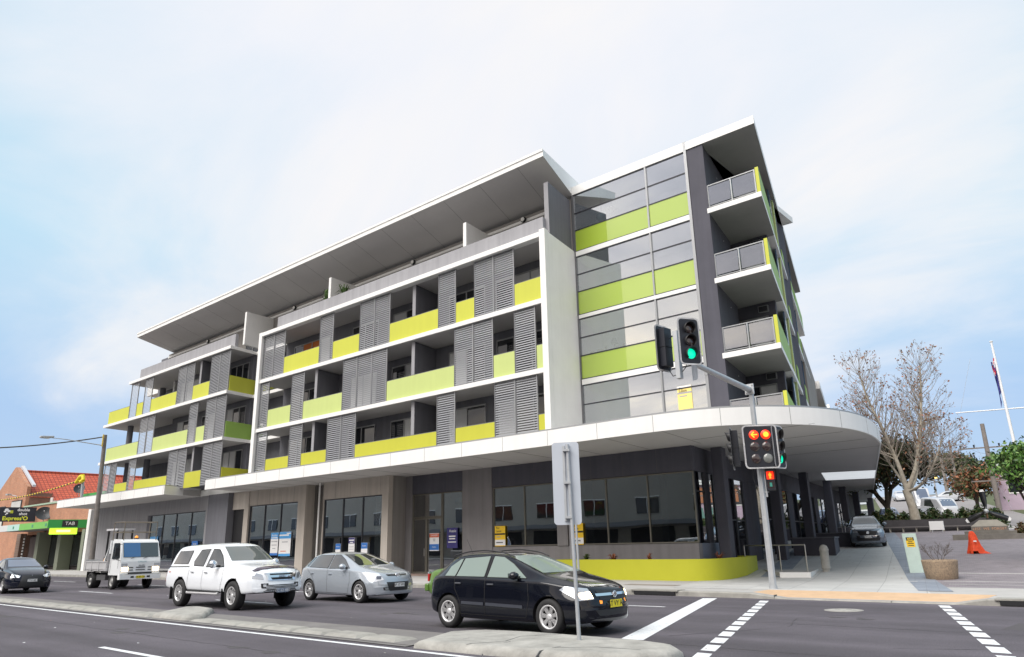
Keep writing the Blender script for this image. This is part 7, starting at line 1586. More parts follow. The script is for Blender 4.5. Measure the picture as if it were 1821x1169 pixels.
# orange sheet over a stake
oc = M(); rg = random.Random(4); n = 22; lay = []
base = Vector((-6.98, 39.9, gz(-6.98, 39.9)))
for k, (h, r) in enumerate(((0.01, 0.34), (0.12, 0.30), (0.35, 0.24), (0.6, 0.19), (0.8, 0.15), (0.93, 0.11), (0.99, 0.05))):
    for i in range(n):
        a = 2 * pi * i / n; rr = r * (1 + 0.22 * sin(3 * a + k * 0.4) + 0.12 * rg.uniform(-1, 1)); ext = 1.7 if (k == 0 and 0 <= i < 3) else 1.0
        lay.append(base + Vector((rr * cos(a) * 1.0 * ext + 0.05 * (1 - h), rr * sin(a) * 0.6, h + (0.0 if k else 0.0))))
ORG = mat('orange_sheet', (0.75, 0.07, 0.015), 0.6, var=0.25, vscale=6)
oc.add(lay, [(k * n + i, k * n + (i + 1) % n, (k + 1) * n + (i + 1) % n, (k + 1) * n + i) for k in range(6) for i in range(n) if not (k < 1 and i in (16, 17))] + [tuple(range(6 * n, 7 * n))], ORG)
oc.obox(base + Vector((0.12, -0.17, 0.55)), (0.06, 0, 0), (0, 0.01, 0), (0, 0, 0.03), PW); oc.tube(base, base + Vector((0, 0, 0.97)), 0.03, 0.03, BLACK, 6)
tag(oc.build('orange_sheet'), 'bright orange plastic sheet draped over a low stake on the brick plaza', 'sheet')
# propeller monument
mx, my = -8.1, 52.0; mz = gz(mx, my)
mo = thing('propeller_monument', 'three bladed black propeller with white tips on a stepped stone plinth', 'monument', (mx, my, mz))
STN = mat('plinth_stone', (0.20, 0.185, 0.165), 0.85, var=0.3, vscale=3, bump=0.4); STL = mat('plinth_pale_stone', (0.30, 0.28, 0.24), 0.85, var=0.2, vscale=3)
vx = Vector((0.99, 0.15, 0)); vy = Vector((-0.15, 0.99, 0)); O = Vector((mx, my, 0))
m = M(); m.obox(O + Vector((0, 0, mz - 0.1)) + vx * 0.6, vx * 2.5, vy * 1.6, (0, 0, 0.32), STN); m.obox(O + Vector((0, 0, mz + 0.30)), vx * 1.28, vy * 1.1, (0, 0, 0.09), STN); m.build('step', mo, bevel=0.02)
m = M(); b = [O + vx * s * 0.92 + vy * t * 0.6 + Vector((0, 0, mz + 0.39)) for s, t in ((-1, -1), (1, -1), (1, 1), (-1, 1))]; t = [p + Vector((0, 0, 0.26)) for p in b]; m.hexa(b, t, STN); m.build('plinth', mo, bevel=0.01)
m = M(); t2 = [O + vx * s * 0.45 + vy * tt * 0.35 + Vector((0, 0, mz + 1.02)) for s, tt in ((-1, -1), (1, -1), (1, 1), (-1, 1))]; t0 = [p + Vector((0, 0, 0.262)) for p in b]; m.hexa(t0, t2, STL); m.obox(O + Vector((0, 0, mz + 1.06)), vx * 0.1, vy * 0.1, (0, 0, 0.06), BLACK); m.tube(O + Vector((0, 0, mz + 1.1)), O + Vector((0, 0, mz + 1.5)), 0.05, 0.05, mat('bronze_stem', (0.25, 0.14, 0.08), 0.4, metal=0.7), 10); m.build('cap_stone', mo)
text('LEST  WE  FORGET', 0.2, mat('gilt_lettering', (0.55, 0.30, 0.18), 0.5), mo, O - vy * 0.605 + Vector((0, 0, mz + 0.51)), (R(90), 0, atan2(vx.y, vx.x)), ext=0.004)
hub = O + Vector((0, 0, mz + 1.52)) - vy * 0.12
m = M(); m.ball(hub, 0.13, GALV, 16); m.build('hub', mo)
for ang in (92, -25, 207):
    d = (vx * cos(R(ang)) + Vector((0, 0, sin(R(ang))))).normalized(); w_ = (vx * -sin(R(ang)) + Vector((0, 0, cos(R(ang))))).normalized()
    m = M(); vs = []; st = [(0.10, 0.05, 0.05), (0.3, 0.10, 0.035), (0.6, 0.155, 0.025), (0.9, 0.16, 0.018), (1.12, 0.14, 0.013)]
    for l, hw_, th in st:
        tw = (w_ * cos(0.35 - 0.25 * l) + vy * sin(0.35 - 0.25 * l)); e = d.cross(tw)
        vs += [hub + d * l - tw * hw_, hub + d * l - e * th, hub + d * l + tw * hw_, hub + d * l + e * th]
    m.add(vs, [(4 * k + i, 4 * k + (i + 1) % 4, 4 * k + 4 + (i + 1) % 4, 4 * k + 4 + i) for k in range(4) for i in range(4)] + [(0, 1, 2, 3)], mat('propeller_black', (0.012, 0.012, 0.015), 0.3, coat=0.5), True)
    o = m.build('blade', mo)
    m = M(); vs2 = vs[-4:] + [hub + d * 1.25 - w_ * 0.07, hub + d * 1.25 - vy * 0.01, hub + d * 1.25 + w_ * 0.07, hub + d * 1.25 + vy * 0.01]
    m.add(vs2, [(i, (i + 1) % 4, 4 + (i + 1) % 4, 4 + i) for i in range(4)] + [(4, 5, 6, 7)], PW); m.build('blade_tip', mo)
# bench wall with dark seat, brick kerb block, white box sign
bw = M(); z0 = gz(-13.5, 61) - 0.1; bw.prism([(-16.2, 60.9), (-9.6, 62.1), (-9.7, 62.6), (-16.3, 61.4)], z0, z0 + 0.98, mat('dark_timber_wall', (0.075, 0.07, 0.075), 0.85, var=0.3)); bw.prism([(-16.1, 60.4), (-9.6, 61.6), (-9.65, 61.95), (-16.15, 60.75)], z0 + 0.42, z0 + 0.50, mat('bench_timber', (0.14, 0.13, 0.13), 0.8))
for i in range(8):
    x = -15.8 + i * 0.85; y = 60.5 + (x + 16.1) * 0.185; bw.box(x, x + 0.06, y, y + 0.35, z0, z0 + 0.42, mat('bench_leg', (0.40, 0.38, 0.33), 0.8))
tag(bw.build('bench'), 'long dark bench built against a low wall below the hedge', 'bench')
bk = M(); z0 = gz(-16.5, 57) - 0.1; bk.prism([(-17.4, 56.2), (-15.6, 56.6), (-15.7, 57.6), (-17.5, 57.2)], z0, z0 + 0.62, mat('sandstone_block', (0.40, 0.31, 0.20), 0.9, var=0.3)); tag(bk.build('garden_edging', bevel=0.02), 'low tan stone garden edging between the SUV and the plane tree', 'edging')
wb_ = M(); z0 = gz(-12.6, 60) ; wb_.box(-12.9, -12.0, 59.6, 59.7, z0 + 0.15, z0 + 0.75, PW); wb_.box(-12.8, -12.74, 59.62, 59.68, z0 - 0.05, z0 + 0.15, GALV); wb_.box(-12.16, -12.1, 59.62, 59.68, z0 - 0.05, z0 + 0.15, GALV); tag(wb_.build('notice_board'), 'small white notice board low in front of the dark bench', 'notice board')
# flagpole
fb = Vector((-9.1, 79.4, gz(-9.1, 79.4)))
fp = thing('flagpole', 'tall white flagpole with a cross yard and a blue flag hanging limp', 'flagpole', tuple(fb))
FPW = mat('flagpole_white', (0.75, 0.76, 0.78), 0.4)
m = M(); m.tube(fb, Vector((-9.3, 79.45, 18.9)), 0.17, 0.09, FPW, 12); m.ball((-9.3, 79.45, 18.95), 0.16, FPW, 10, sz=0.5); m.build('pole', fp)
m = M(); m.tube((-13.2, 78.9, 12.65), (-5.6, 80.0, 12.5), 0.05, 0.06, FPW, 8); m.build('yard', fp)
m = M(); pts_ = [(-9.55, 18.0), (-9.45, 17.2), (-9.6, 16.3), (-9.5, 15.3), (-9.35, 14.6)]; rows_ = []
for k in range(12):
    t = k / 11; z = 17.4 - 3.0 * t
    for j in range(7): rows_.append((-9.32 - 0.045 * j - 0.06 * sin(j * 1.3 + t * 5), 79.4 - 0.12 * sin(j * 2.2 + t * 3) , z - 0.22 * j * (0.3 + t)))
FLB = mat('flag_blue', (0.035, 0.04, 0.22), 0.7); FLR = mat('flag_red', (0.55, 0.03, 0.05), 0.7); FLW = mat('flag_white', (0.75, 0.75, 0.78), 0.7)
for k in range(11):
    for j in range(6):
        mt = FLR if (k < 4 and (j + k) % 3 == 0) else FLW if (k < 4 and (j + k) % 3 == 1) else FLB
        m.add([rows_[k * 7 + j], rows_[k * 7 + j + 1], rows_[(k + 1) * 7 + j + 1], rows_[(k + 1) * 7 + j]], [(0, 1, 2, 3), (3, 2, 1, 0)], mt)
m.build('flag', fp)
m = M(); m.tube((-13.1, 78.9, 12.6), (-10.2, 79.3, 3.2), 0.012, 0.012, GALV, 4); m.tube((-11.2, 79.2, 17.6), (-12.8, 78.95, 12.7), 0.012, 0.012, GALV, 4); m.build('stay', fp)
# power poles
WOOD = mat('grey_pole_timber', (0.27, 0.24, 0.22), 0.9, var=0.3, vscale=2)
def power_pole(x, y, z1, arms, label, r=0.2, lean=0.0, az=10):
    z0 = gz(x, y) - 0.2; t = thing('power_pole', label, 'power pole', (x, y, z0), group='power poles along the side street'); m = M(); m.tube((x, y, z0), (x - lean, y, z1), r, r * 0.72, WOOD, 10); m.build('pole', t)
    for z, hl in arms:
        m = M(); dx, dy = cos(R(az)) * hl, sin(R(az)) * hl; m.obox((x - lean * 0.8, y, z), (dx, dy, 0), (0, 0.05, 0), (0, 0, 0.05), WOOD)
        for k in (-0.95, -0.45, 0.45, 0.95): m.tube((x + dx * k, y + dy * k, z + 0.05), (x + dx * k, y + dy * k, z + 0.28), 0.05, 0.07, BLACK, 8)
        m.build('cross_arm', t)
    return t
power_pole(-9.9, 69.3, 10.2, ((8.3, 1.9), (5.7, 1.5)), 'thick grey timber power pole with a cross arm beside the flagpole', 0.21)
power_pole(-26.2, 137, 14.0, ((13.6, 1.8), (11.9, 1.5)), 'far grey power pole showing through the bare plane tree, left of the pair', 0.3)
power_pole(-21.2, 118, 14.2, ((13.7, 1.7), (12.0, 1.4)), 'thinner far power pole showing through the bare plane tree, right of the pair', 0.18)
m = M()
for (a, b) in (((-11.6, 69.0, 8.5), (-21.2 - 1.6, 118, 13.9)), ((-8.2, 69.6, 8.5), (-19.6, 118, 13.9)), ((-8.2, 69.6, 8.5), (6, 30, 9.6)), ((-22.8, 118, 13.9), (-27.8, 137, 13.8))):
    a, b = Vector(a), Vector(b); pts_ = [a + (b - a) * (i / 14) - Vector((0, 0, 1.1 * sin(pi * i / 14))) for i in range(15)]; m.path(pts_, 0.012, BLACK, 3)
tag(m.build('power_line'), 'thin black power lines strung between the side street poles', 'power line')
# far street lamp with a lit head
lm = thing('street_lamp', 'far street lamp with a small lit orange head among the plane tree branches', 'street lamp', (-20.3, 100, gz(-20.3, 100)))
m = M(); m.tube((-20.3, 100, gz(-20.3, 100)), (-20.3, 100, 8.2), 0.12, 0.08, GALV, 8); m.build('post', lm); m = M(); m.ball((-20.1, 99.9, 8.25), 0.22, mat('lamp_lit_orange', (1, 0.7, 0.2), 0.4, emit=(1.0, 0.62, 0.15), estr=2.5), 10, sz=0.6); m.build('lamp_head', lm)
# parked and distant vehicles
PWF = mat('far_white_paint', (0.50, 0.51, 0.53), 0.3, coat=0.8)
far_car('sedan_car', 'dark blue sedan with lit parkers beyond the SUV by the hedge', 'car', -19.6, 75.5, R(-73), mat('far_blue_paint', (0.05, 0.07, 0.14), 0.25, coat=1), group=None)
far_car('delivery_van', 'white van with a wide windscreen coming down the side street', 'van', -16.9, 79.5, R(-58), PWF, L=4.9, H=2.0, van=True)
far_car('delivery_van', 'taller white van following higher up the side street', 'van', -22.0, 97.0, R(-68), PWF, L=5.4, H=2.5, van=True)
far_car('sedan_car', 'small white car higher up the side street, left of the vans', 'car', -29.8, 122.0, R(-70), PWF)
far_car('sedan_car', 'pale car parked on the grass verge right of the vans', 'car', -19.5, 112.0, R(-150), mat('far_silver_paint', (0.5, 0.52, 0.55), 0.3, coat=1))
# houses up the hill
WBD = mat('pink_weatherboard', (0.46, 0.37, 0.46), 0.8, var=0.1); RUST = mat('rust_brick', (0.42, 0.19, 0.10), 0.85, var=0.2); RFG = mat('pale_metal_roof', (0.42, 0.43, 0.40), 0.6); RFD = mat('brown_tile_roof', (0.26, 0.19, 0.16), 0.8, var=0.2)
def house(x0, x1, y0, y1, h, rh, wm, rm, label, name='house', wins=3, az=0.0):
    z = gz((x0 + x1) / 2, y0) - 0.3; t = thing(name, label, 'house', ((x0 + x1) / 2, y0, z), group='houses up the side street')
    m = M(); m.box(x0, x1, y0, y1, z, z + h, wm); m.build('wall', t)
    m = M(); ym = (y0 + y1) / 2; o = 0.4
    m.add([(x0 - o, y0 - o, z + h), (x1 + o, y0 - o, z + h), (x1 + o, y1 + o, z + h), (x0 - o, y1 + o, z + h), (x0 + (x1 - x0) * .22, ym, z + h + rh), (x1 - (x1 - x0) * .22, ym, z + h + rh)], [(0, 1, 5, 4), (1, 2, 5), (2, 3, 4, 5), (3, 0, 4), (3, 2, 1, 0)], rm); m.build('roof', t)
    for i in range(wins):
        w0 = (x1 - x0) / wins; a = x0 + w0 * (i + 0.3); m = M(); m.box(a - 0.06, a + w0 * 0.4 + 0.06, y0 - 0.05, y0 - 0.01, z + h * 0.42, z + h * 0.86, WHITE); o_ = m.build('window', t); m = M(); m.box(a, a + w0 * 0.4, y0 - 0.07, y0 - 0.052, z + h * 0.45, z + h * 0.83, WINDK); m.build('pane', o_)
    return t
house(-12.4, -2.5, 88, 96, 4.4, 2.0, WBD, RFG, 'lilac house with a pale metal roof, behind the green tree at the right edge'); 
hb = M(); hb.box(-10.4, -3.0, 87.86, 87.93, gz(-9, 88) + 2.0, gz(-9, 88) + 3.8, RUST); tag(hb.build('verandah_screen'), 'rust orange verandah screen on the upper front of the lilac house', 'screen')
house(-10, -1, 128, 136, 3.5, 1.8, mat('white_weatherboard', (0.62, 0.62, 0.60), 0.8), RFD, 'small white house with a brown roof on the hill above the vans')
house(-37.5, -33.0, 104, 110, 3.4, 1.8, mat('red_brick_far', (0.30, 0.10, 0.06), 0.85), RFG, 'low red brick house seen below the far end of the canopy')
house(2, 12, 120, 130, 4, 2.0, mat('tan_wall', (0.45, 0.36, 0.26), 0.8), RFD, 'tan house with a brown tiled roof at the right edge of the hill')
fn = M(); FNC = mat('white_fence', (0.70, 0.70, 0.66), 0.8)
for i in range(10):
    x = -31.0 + i * 0.42; fn.box(x, x + 0.3, 92 + 0.0, 92.06, gz(x, 92) - 0.05, gz(x, 92) + 1.75, FNC)
fn.box(-31, -26.8, 92.07, 92.11, gz(-29, 92) + 0.4, gz(-29, 92) + 0.5, FNC); tag(fn.build('picket_fence'), 'white picket fence with a gate beyond the end of the canopy', 'fence')
gf = M()
for i in range(16):
    x = -7.9 + i * 0.36; gf.box(x, x + 0.28, 84, 84.05, gz(x, 84) - 0.1, gz(x, 84) + 1.6, mat('green_fence', (0.12, 0.25, 0.22), 0.7))
gf.box(-7.9, -2.2, 84.06, 84.1, gz(-5, 84) + 0.5, gz(-5, 84) + 0.6, MATS['green_fence']); tag(gf.build('paling_fence'), 'green paling fence right of the propeller monument', 'fence')
# ------------------------------------------------------------------ left side
lp = thing('street_lamp', 'weathered timber pole with a grey road lamp, in front of the left canopy', 'street lamp', (-58.75, 21.55, 0.15))
WDP = mat('weathered_pole', (0.22, 0.20, 0.185), 0.9, var=0.35, vscale=3, bump=0.4, bscale=25)
m = M(); m.tube((-58.75, 21.55, 0.1), (-59.35, 21.5, 10.15), 0.19, 0.13, WDP, 14); m.build('pole', lp)
m = M(); m.tube((-59.3, 21.4, 9.35), (-59.6, 18.9, 9.62), 0.035, 0.03, GALV, 8); m.tube((-59.6, 18.9, 9.62), (-59.7, 18.0, 9.66), 0.03, 0.025, GALV, 8); m.build('arm', lp)
m = M(); m.obox((-59.75, 17.75, 9.70), (0.16, 0.0, 0), (0.03, 0.42, 0.03), (0, 0, 0.07), GALV); m.obox((-59.75, 17.65, 9.61), (0.12, 0, 0), (0.02, 0.26, 0), (0, 0, 0.03), mat('lamp_lens', (0.75, 0.75, 0.72), 0.3)); m.build('lamp_head', lp, bevel=0.03)
m = M(); m.obox((-59.15, 21.30, 9.7), (0.05, 0, 0), (0, 0.03, 0), (0, 0, 0.45), mat('yellow_tag', (0.6, 0.45, 0.08), 0.7)); m.build('bracket', lp)
m = M()
def cat(a, b, s, n=18): 
    a, b = Vector(a), Vector(b); return [a + (b - a) * (i / n) - Vector((0, 0, s * 4 * (i / n) * (1 - i / n))) for i in range(n + 1)]
m.path(cat((-59.35, 21.4, 10.0), (-60.6, 13.2, 8.55), 0.18), 0.045, mat('wrapped_cable', (0.10, 0.09, 0.07), 0.8, var=0.5, vscale=12), 6); m.path(cat((-60.6, 13.2, 8.55), (-66, -20, 9.5), 0.6), 0.018, BLACK, 4)
tag(m.build('overhead_cable'), 'black overhead cable running from the timber lamp pole across the road to the left', 'cable')
# brick shop building with a gable and a tiled roof
BR = pattern_mat('orange_brick', 'b', (0.50, 0.21, 0.10), (0.40, 0.15, 0.075), (0.42, 0.32, 0.25), 0.24, 0.086, 0.012, axes='xz', var=0.2)
BRD = pattern_mat('brown_brick', 'b', (0.22, 0.11, 0.075), (0.17, 0.085, 0.06), (0.20, 0.16, 0.13), 0.24, 0.086, 0.012, axes='yz', var=0.25)
def tile_mat():
    m = mat('terracotta_tiles', (0.50, 0.085, 0.04), 0.7); t = m.node_tree; b = t.nodes['Principled BSDF']
    g = t.nodes.new('ShaderNodeNewGeometry'); s = t.nodes.new('ShaderNodeSeparateXYZ'); t.links.new(g.outputs['Position'], s.inputs[0])
    c = t.nodes.new('ShaderNodeCombineXYZ'); t.links.new(s.outputs[1], c.inputs[0]); t.links.new(s.outputs[2], c.inputs[1])
    br = t.nodes.new('ShaderNodeTexBrick'); br.inputs['Scale'].default_value = 1; br.inputs['Brick Width'].default_value = 0.42; br.inputs['Row Height'].default_value = 0.24; br.inputs['Mortar Size'].default_value = 0.028; br.offset = 0.0
    br.inputs['Color1'].default_value = (0.44, 0.075, 0.035, 1); br.inputs['Color2'].default_value = (0.56, 0.11, 0.05, 1); br.inputs['Mortar'].default_value = (0.20, 0.03, 0.02, 1)
    t.links.new(c.outputs[0], br.inputs['Vector']); t.links.new(br.outputs[0], b.inputs['Base Color'])
    bp = t.nodes.new('ShaderNodeBump'); bp.inputs['Strength'].default_value = 0.8; bp.inputs['Distance'].default_value = 0.05; bp.invert = True; t.links.new(br.outputs['Fac'], bp.inputs['Height']); t.links.new(bp.outputs[0], b.inputs['Normal'])
    return m
TILE = tile_mat()
bb = thing('brick_building', 'orange brick shop building with a street gable and a steep red tiled roof', 'building', (-95, 27, 0.15))
ax, az_, ex, ez = -99.7, 11.35, -94.6, 8.85
m = M(); lx = -106.0
gv = [(lx, 27, 0.15), (ex, 27, 0.15), (ex, 27, ez), (ax + 0.25, 27, az_), (ax - 0.25, 27, az_), (lx, 27, 8.2)]
m.add(gv + [(a, b + 0.35, c) for a, b, c in gv], [(0, 1, 2, 3, 4, 5), (11, 10, 9, 8, 7, 6)] + [(i, 6 + i, 6 + (i + 1) % 6, (i + 1) % 6) for i in range(6)], BR); m.build('gable_wall', bb)
m = M(); m.box(ex - 0.3, ex - 0.001, 27.36, 29.6, 0.15, 8.2, BRD); m.box(ex - 0.3, ex - 0.001, 29.61, 62, 0.15, 7.0, BRD); m.build('side_wall', bb)
m = M(); m.add([(ax, 27.36, 10.95), (ax, 62, 10.95), (-93.9, 62, 7.35), (-93.9, 29.6, 7.35), (-94.5, 29.6, 7.72), (-94.5, 27.36, 7.72)], [(0, 1, 2, 3, 4, 5)], TILE)
m.add([(ax, 27.36, 10.95), (ax, 62, 10.95), (-106.4, 62, 7.3), (-106.4, 27.36, 7.3)], [(3, 2, 1, 0)], TILE); m.build('roof', bb)
m = M(); m.tube((ax, 27.4, 10.98), (ax, 62, 10.98), 0.14, 0.14, TILE, 8); m.build('roof_ridge', bb)
m = M(); m.obox(((ax + ex) / 2 + 0.3, 27.55, (az_ + ez) / 2 + 0.08), ((ex - ax) / 2, 0, (ez - az_) / 2), (0, 0.16, 0), (0, 0, 0.12), mat('flashing_grey', (0.5, 0.52, 0.56), 0.5)); m.build('flashing', bb)
m = M(); m.box(-94.0, -93.8, 29.5, 62, 7.18, 7.36, WHITE); m.obox((-94.2, 29.45, 7.4), (0.35, 0, 0), (0, 0.05, 0), (0, 0, 0.30), WHITE); m.build('gutter', bb)
for a, b, z0, z1 in ((-98.9, -95.7, 6.1, 7.35), (-104.5, -101.3, 4.8, 6.9)):
    m = M(); m.box(a - 0.15, b + 0.15, 26.93, 26.99, z0 - 0.1, z1 + 0.12, ALUD); o = m.build('window', bb); m = M(); m.box(a, b, 26.90, 26.929, z0, z1, mat('pane_pale', (0.30, 0.34, 0.36), 0.1, coat=1)); m.build('pane', o)
# lower shop wing toward the apartments
m = M(); m.box(-94.55, -74.2, 27.0, 34, 3.6, 6.55, BR); m.box(-94.6, -74.2, 26.9, 27.3, 6.56, 6.72, mat('green_capping', (0.35, 0.48, 0.36), 0.6)); m.build('shop_wing_wall', bb)
m = M(); m.box(-106, -74.2, 27.6, 34, 0.15, 3.6, mat('shopfront_dark', (0.05, 0.04, 0.04), 0.7, var=0.4)); m.build('shopfront', bb)
for x, mt, w_ in ((-93.3, BRD, 2.2), (-87.2, mat('olive_render', (0.20, 0.22, 0.17), 0.8), 1.6), (-81.2, mat('olive_render', (0.20, 0.22, 0.17), 0.8), 1.6), (-75.2, mat('olive_render', (0.20, 0.22, 0.17), 0.8), 1.2)):
    m = M(); m.box(x, x + w_ * 0.55, 26.4, 27.5, 0.15, 3.75, mt); m.build('pier', bb)
for x0, x1 in ((-105.5, -93.6), (-86.0, -81.4), (-80.0, -75.4)):
    m = M(); m.box(x0, x1, 27.45, 27.5, 0.5, 3.3, ALUD); o = m.build('shop_window', bb)
    m = M(); m.box(x0 + 0.1, x1 - 0.1, 27.41, 27.449, 0.6, 3.2, WINDK); m.build('pane', o)
m = M(); m.box(-92.0, -87.6, 27.3, 27.5, 0.3, 3.4, mat('roller_door', (0.12, 0.10, 0.10), 0.7)); m.build('door', bb)
poster(-83.0, -82.2, 1.2, 3.0, 27.38, [(0, 1, mat('poster_sky_blue', (0.10, 0.25, 0.5), 0.5))], [('~OPEN', 0.25, TXW, 0.5, 0.8)], 'blue shop poster in the doorway between the olive piers', group=None)
poster(-77.6, -77.0, 1.0, 2.9, 27.38, [(0, 1, mat('poster_pale_blue', (0.25, 0.35, 0.5), 0.5))], [('~MENU', 0.2, TXW, 0.5, 0.85)], 'pale blue poster in the doorway nearest the apartment building', group=None)
pb = M()
for k in range(10): pb.box(-90.7, -90.55, 26.3, 26.4, 0.4 + 0.3 * k, 0.55 + 0.3 * k, WHITE)
pb.box(-90.72, -90.53, 26.4, 26.42, 0.15, 3.5, BLACK); tag(pb.build('striped_post'), 'black post with white bands outside the roller door', 'post')
# green awning
GA = mat('awning_light_green', (0.18, 0.48, 0.10), 0.5, var=0.1, vscale=0.3); GAD = mat('awning_dark_green', (0.03, 0.30, 0.06), 0.5); GAT = mat('awning_teal_white', (0.42, 0.62, 0.58), 0.5)
aw = thing('shop_awning', 'bright green shop awning whose street face fades to white at the left', 'awning', (-84, 24, 3.9))
m = M(); m.prism([(-92, 24.1), (-76.8, 24.1), (-75.6, 27.2), (-74.3, 30.5), (-92, 30.5)], 3.92, 4.4, mat('awning_soffit', (0.18, 0.18, 0.17), 0.8)); m.build('soffit', aw)
m = M(); m.box(-84.6, -76.8, 24.0, 24.08, 3.88, 4.48, GA); m.build('fascia', aw)
m = M(); m.box(-88.2, -84.602, 24.0, 24.08, 3.88, 4.48, GAT); m.box(-95, -88.202, 24.0, 24.08, 3.88, 4.48, mat('awning_white', (0.6, 0.62, 0.62), 0.5)); m.build('fascia', aw)
m = M(); m.prism([(-76.78, 24.0), (-76.7, 24.0), (-74.2, 30.5), (-74.28, 30.5)], 3.88, 4.62, GAD); m.build('fascia', aw)
o = text('TAB', 0.42, TXW, aw, (-76.0, 25.6, 4.25), (R(90), 0, atan2(6.5, 2.5)), ext=0.004); 
m = M(); dv = Vector((2.5, 6.5, 0)).normalized(); nv = Vector((dv.y, -dv.x, 0)); m.obox(Vector((-76.085, 25.6, 4.26)) + nv * 0.012, dv * 0.62, nv * 0.008, (0, 0, 0.28), TXK); m.build('name_board', aw); o.location = Vector((-76.085, 25.6, 4.26)) + nv * 0.03 - Vector(aw['_base'])
for x in (-86.5, -81.0, -77.4): 
    m = M(); m.box(x, x + 0.35, 23.985, 23.999, 4.05, 4.3, mat('logo_dark_teal', (0.05, 0.25, 0.18), 0.5)); m.build('logo', aw)
ls = M(); dvv = Vector((0.30, 0.954, 0)); nn = Vector((0.954, -0.30, 0)); ls.obox((-76.6, 25.3, 3.62), dvv * 1.1, nn * 0.10, (0, 0, 0.30), mat('lightbox_lime', (0.6, 0.95, 0.05), 0.4, emit=(0.55, 1.0, 0.05), estr=0.9))
ls = ls.build('lightbox_sign', bevel=0.06); tag(ls, 'glowing lime green lightbox sign hanging under the green awning', 'lightbox sign'); ls['_base'] = (0, 0, 0)
m = M(); m.obox(Vector((-76.6, 25.3, 3.62)) + nn * 0.103, dvv * 0.55, nn * 0.002, (0, 0, 0.10), mat('lightbox_core', (0.85, 1.0, 0.45), 0.4, emit=(0.85, 1.0, 0.45), estr=0.9)); m.build('name_panel', ls)
gbx = M(); gbx.box(-84.8, -78.8, 29.2, 29.4, 6.74, 7.5, GAD); tag(gbx.build('roof_sign'), 'dark green box sign standing on the roof of the low brick wing', 'roof sign')
# cafe sign
cs_ = thing('shop_sign', 'black cafe sign board reading double shot expresso fixed to the brick front', 'shop sign', (-90.4, 25.3, 4.9))
SGN = mat('sign_black', (0.015, 0.018, 0.03), 0.5); YLL = mat('sign_lime_yellow', (0.75, 0.80, 0.05), 0.5)
su = Vector((0.27, 0.963, 0)); sn = Vector((0.963, -0.27, 0)); so = Vector((-90.4, 25.3, 5.64)); rz_ = atan2(su.y, su.x)
W_ = 1.62; H_ = 0.73; q_s = 0.64
m = M(); m.obox(so, su * W_, sn * 0.05, (0, 0, H_), SGN); m.build('board', cs_)
def st_(s, sz, mt, a, b, bold=0.01): text(s, sz * q_s, mt, cs_, so + su * a * q_s + sn * 0.056 + Vector((0, 0, b * 0.74)), (R(90), 0, rz_), ext=0.002, bold=bold)
st_('double', 0.62, TXW, 0.75, 0.62); st_('shot', 0.62, TXW, 0.75, 0.08); st_("Express'O", 0.84, YLL, -0.25, -0.55, 0.015)
m = M(); c0 = so + sn * 0.056
for a, b, r in ((-1.55, 0.62, 0.28), (-1.25, 0.45, 0.22), (-1.75, 0.40, 0.18), (-1.45, 0.15, 0.16), (-1.6, -0.02, 0.1)):
    n = 14; vs = [c0 + su * q_s * (a + r * cos(2 * pi * i / n)) + Vector((0, 0, 0.74 * (b + r * 0.7 * sin(2 * pi * i / n)))) + sn * r * 0.01 for i in range(n)]; m.add(vs, [tuple(range(n))], TXW)
for k in range(3): m.obox(c0 + su * -0.55 + Vector((0, 0, 0.36 - 0.1 * k)), su * 0.14, sn * 0.002, (0, 0, 0.03), YLL)
m.build('cup_logo', cs_)
# satellite dishes
def dish(x, y, z, r, az, el, label):
    t = thing('satellite_dish', label, 'satellite dish', (x, y, z), group='satellite dishes'); t['_base'] = (0, 0, 0)
    m = M(); m.lathe([(r, 0.18 * r * 2), (r * 0.7, 0.09 * r * 2), (r * 0.35, 0.02 * r * 2), (0.0, 0.0)], mat('dish_dark', (0.03, 0.035, 0.04), 0.5), 24, caps=False); m.lathe([(0.0, -0.01), (r * 0.35, 0.01), (r * 0.7, 0.09 * r * 2 - 0.02), (r, 0.18 * r * 2 - 0.01)], MATS['dish_dark'], 24, caps=False)
    q = Matrix.Rotation(R(az), 3, 'Z') @ Matrix.Rotation(R(90 - el), 3, 'Y'); m.v = [tuple(q @ Vector(v)) for v in m.v]; m.build('reflector', t, world=False)
    m = M(); d = q @ Vector((0, 0, 1)); m.tube((0, 0, 0), d * r * 0.9, 0.02, 0.02, GALV, 6); m.ball(d * r * 0.9, 0.06, GALV, 8); m.build('feed_arm', t, world=False)
    m = M(); m.tube((0, 0, 0), (0, 0, -r * 1.3), 0.04, 0.04, GALV, 8); m.build('mast', t, world=False)
dish(-86.6, 26.6, 5.5, 0.75, -20, 28, 'large dark satellite dish on the low brick wall beside the cafe sign'); dish(-83.2, 28.4, 7.9, 0.52, -30, 25, 'smaller dark satellite dish raised on the roof above the green awning')
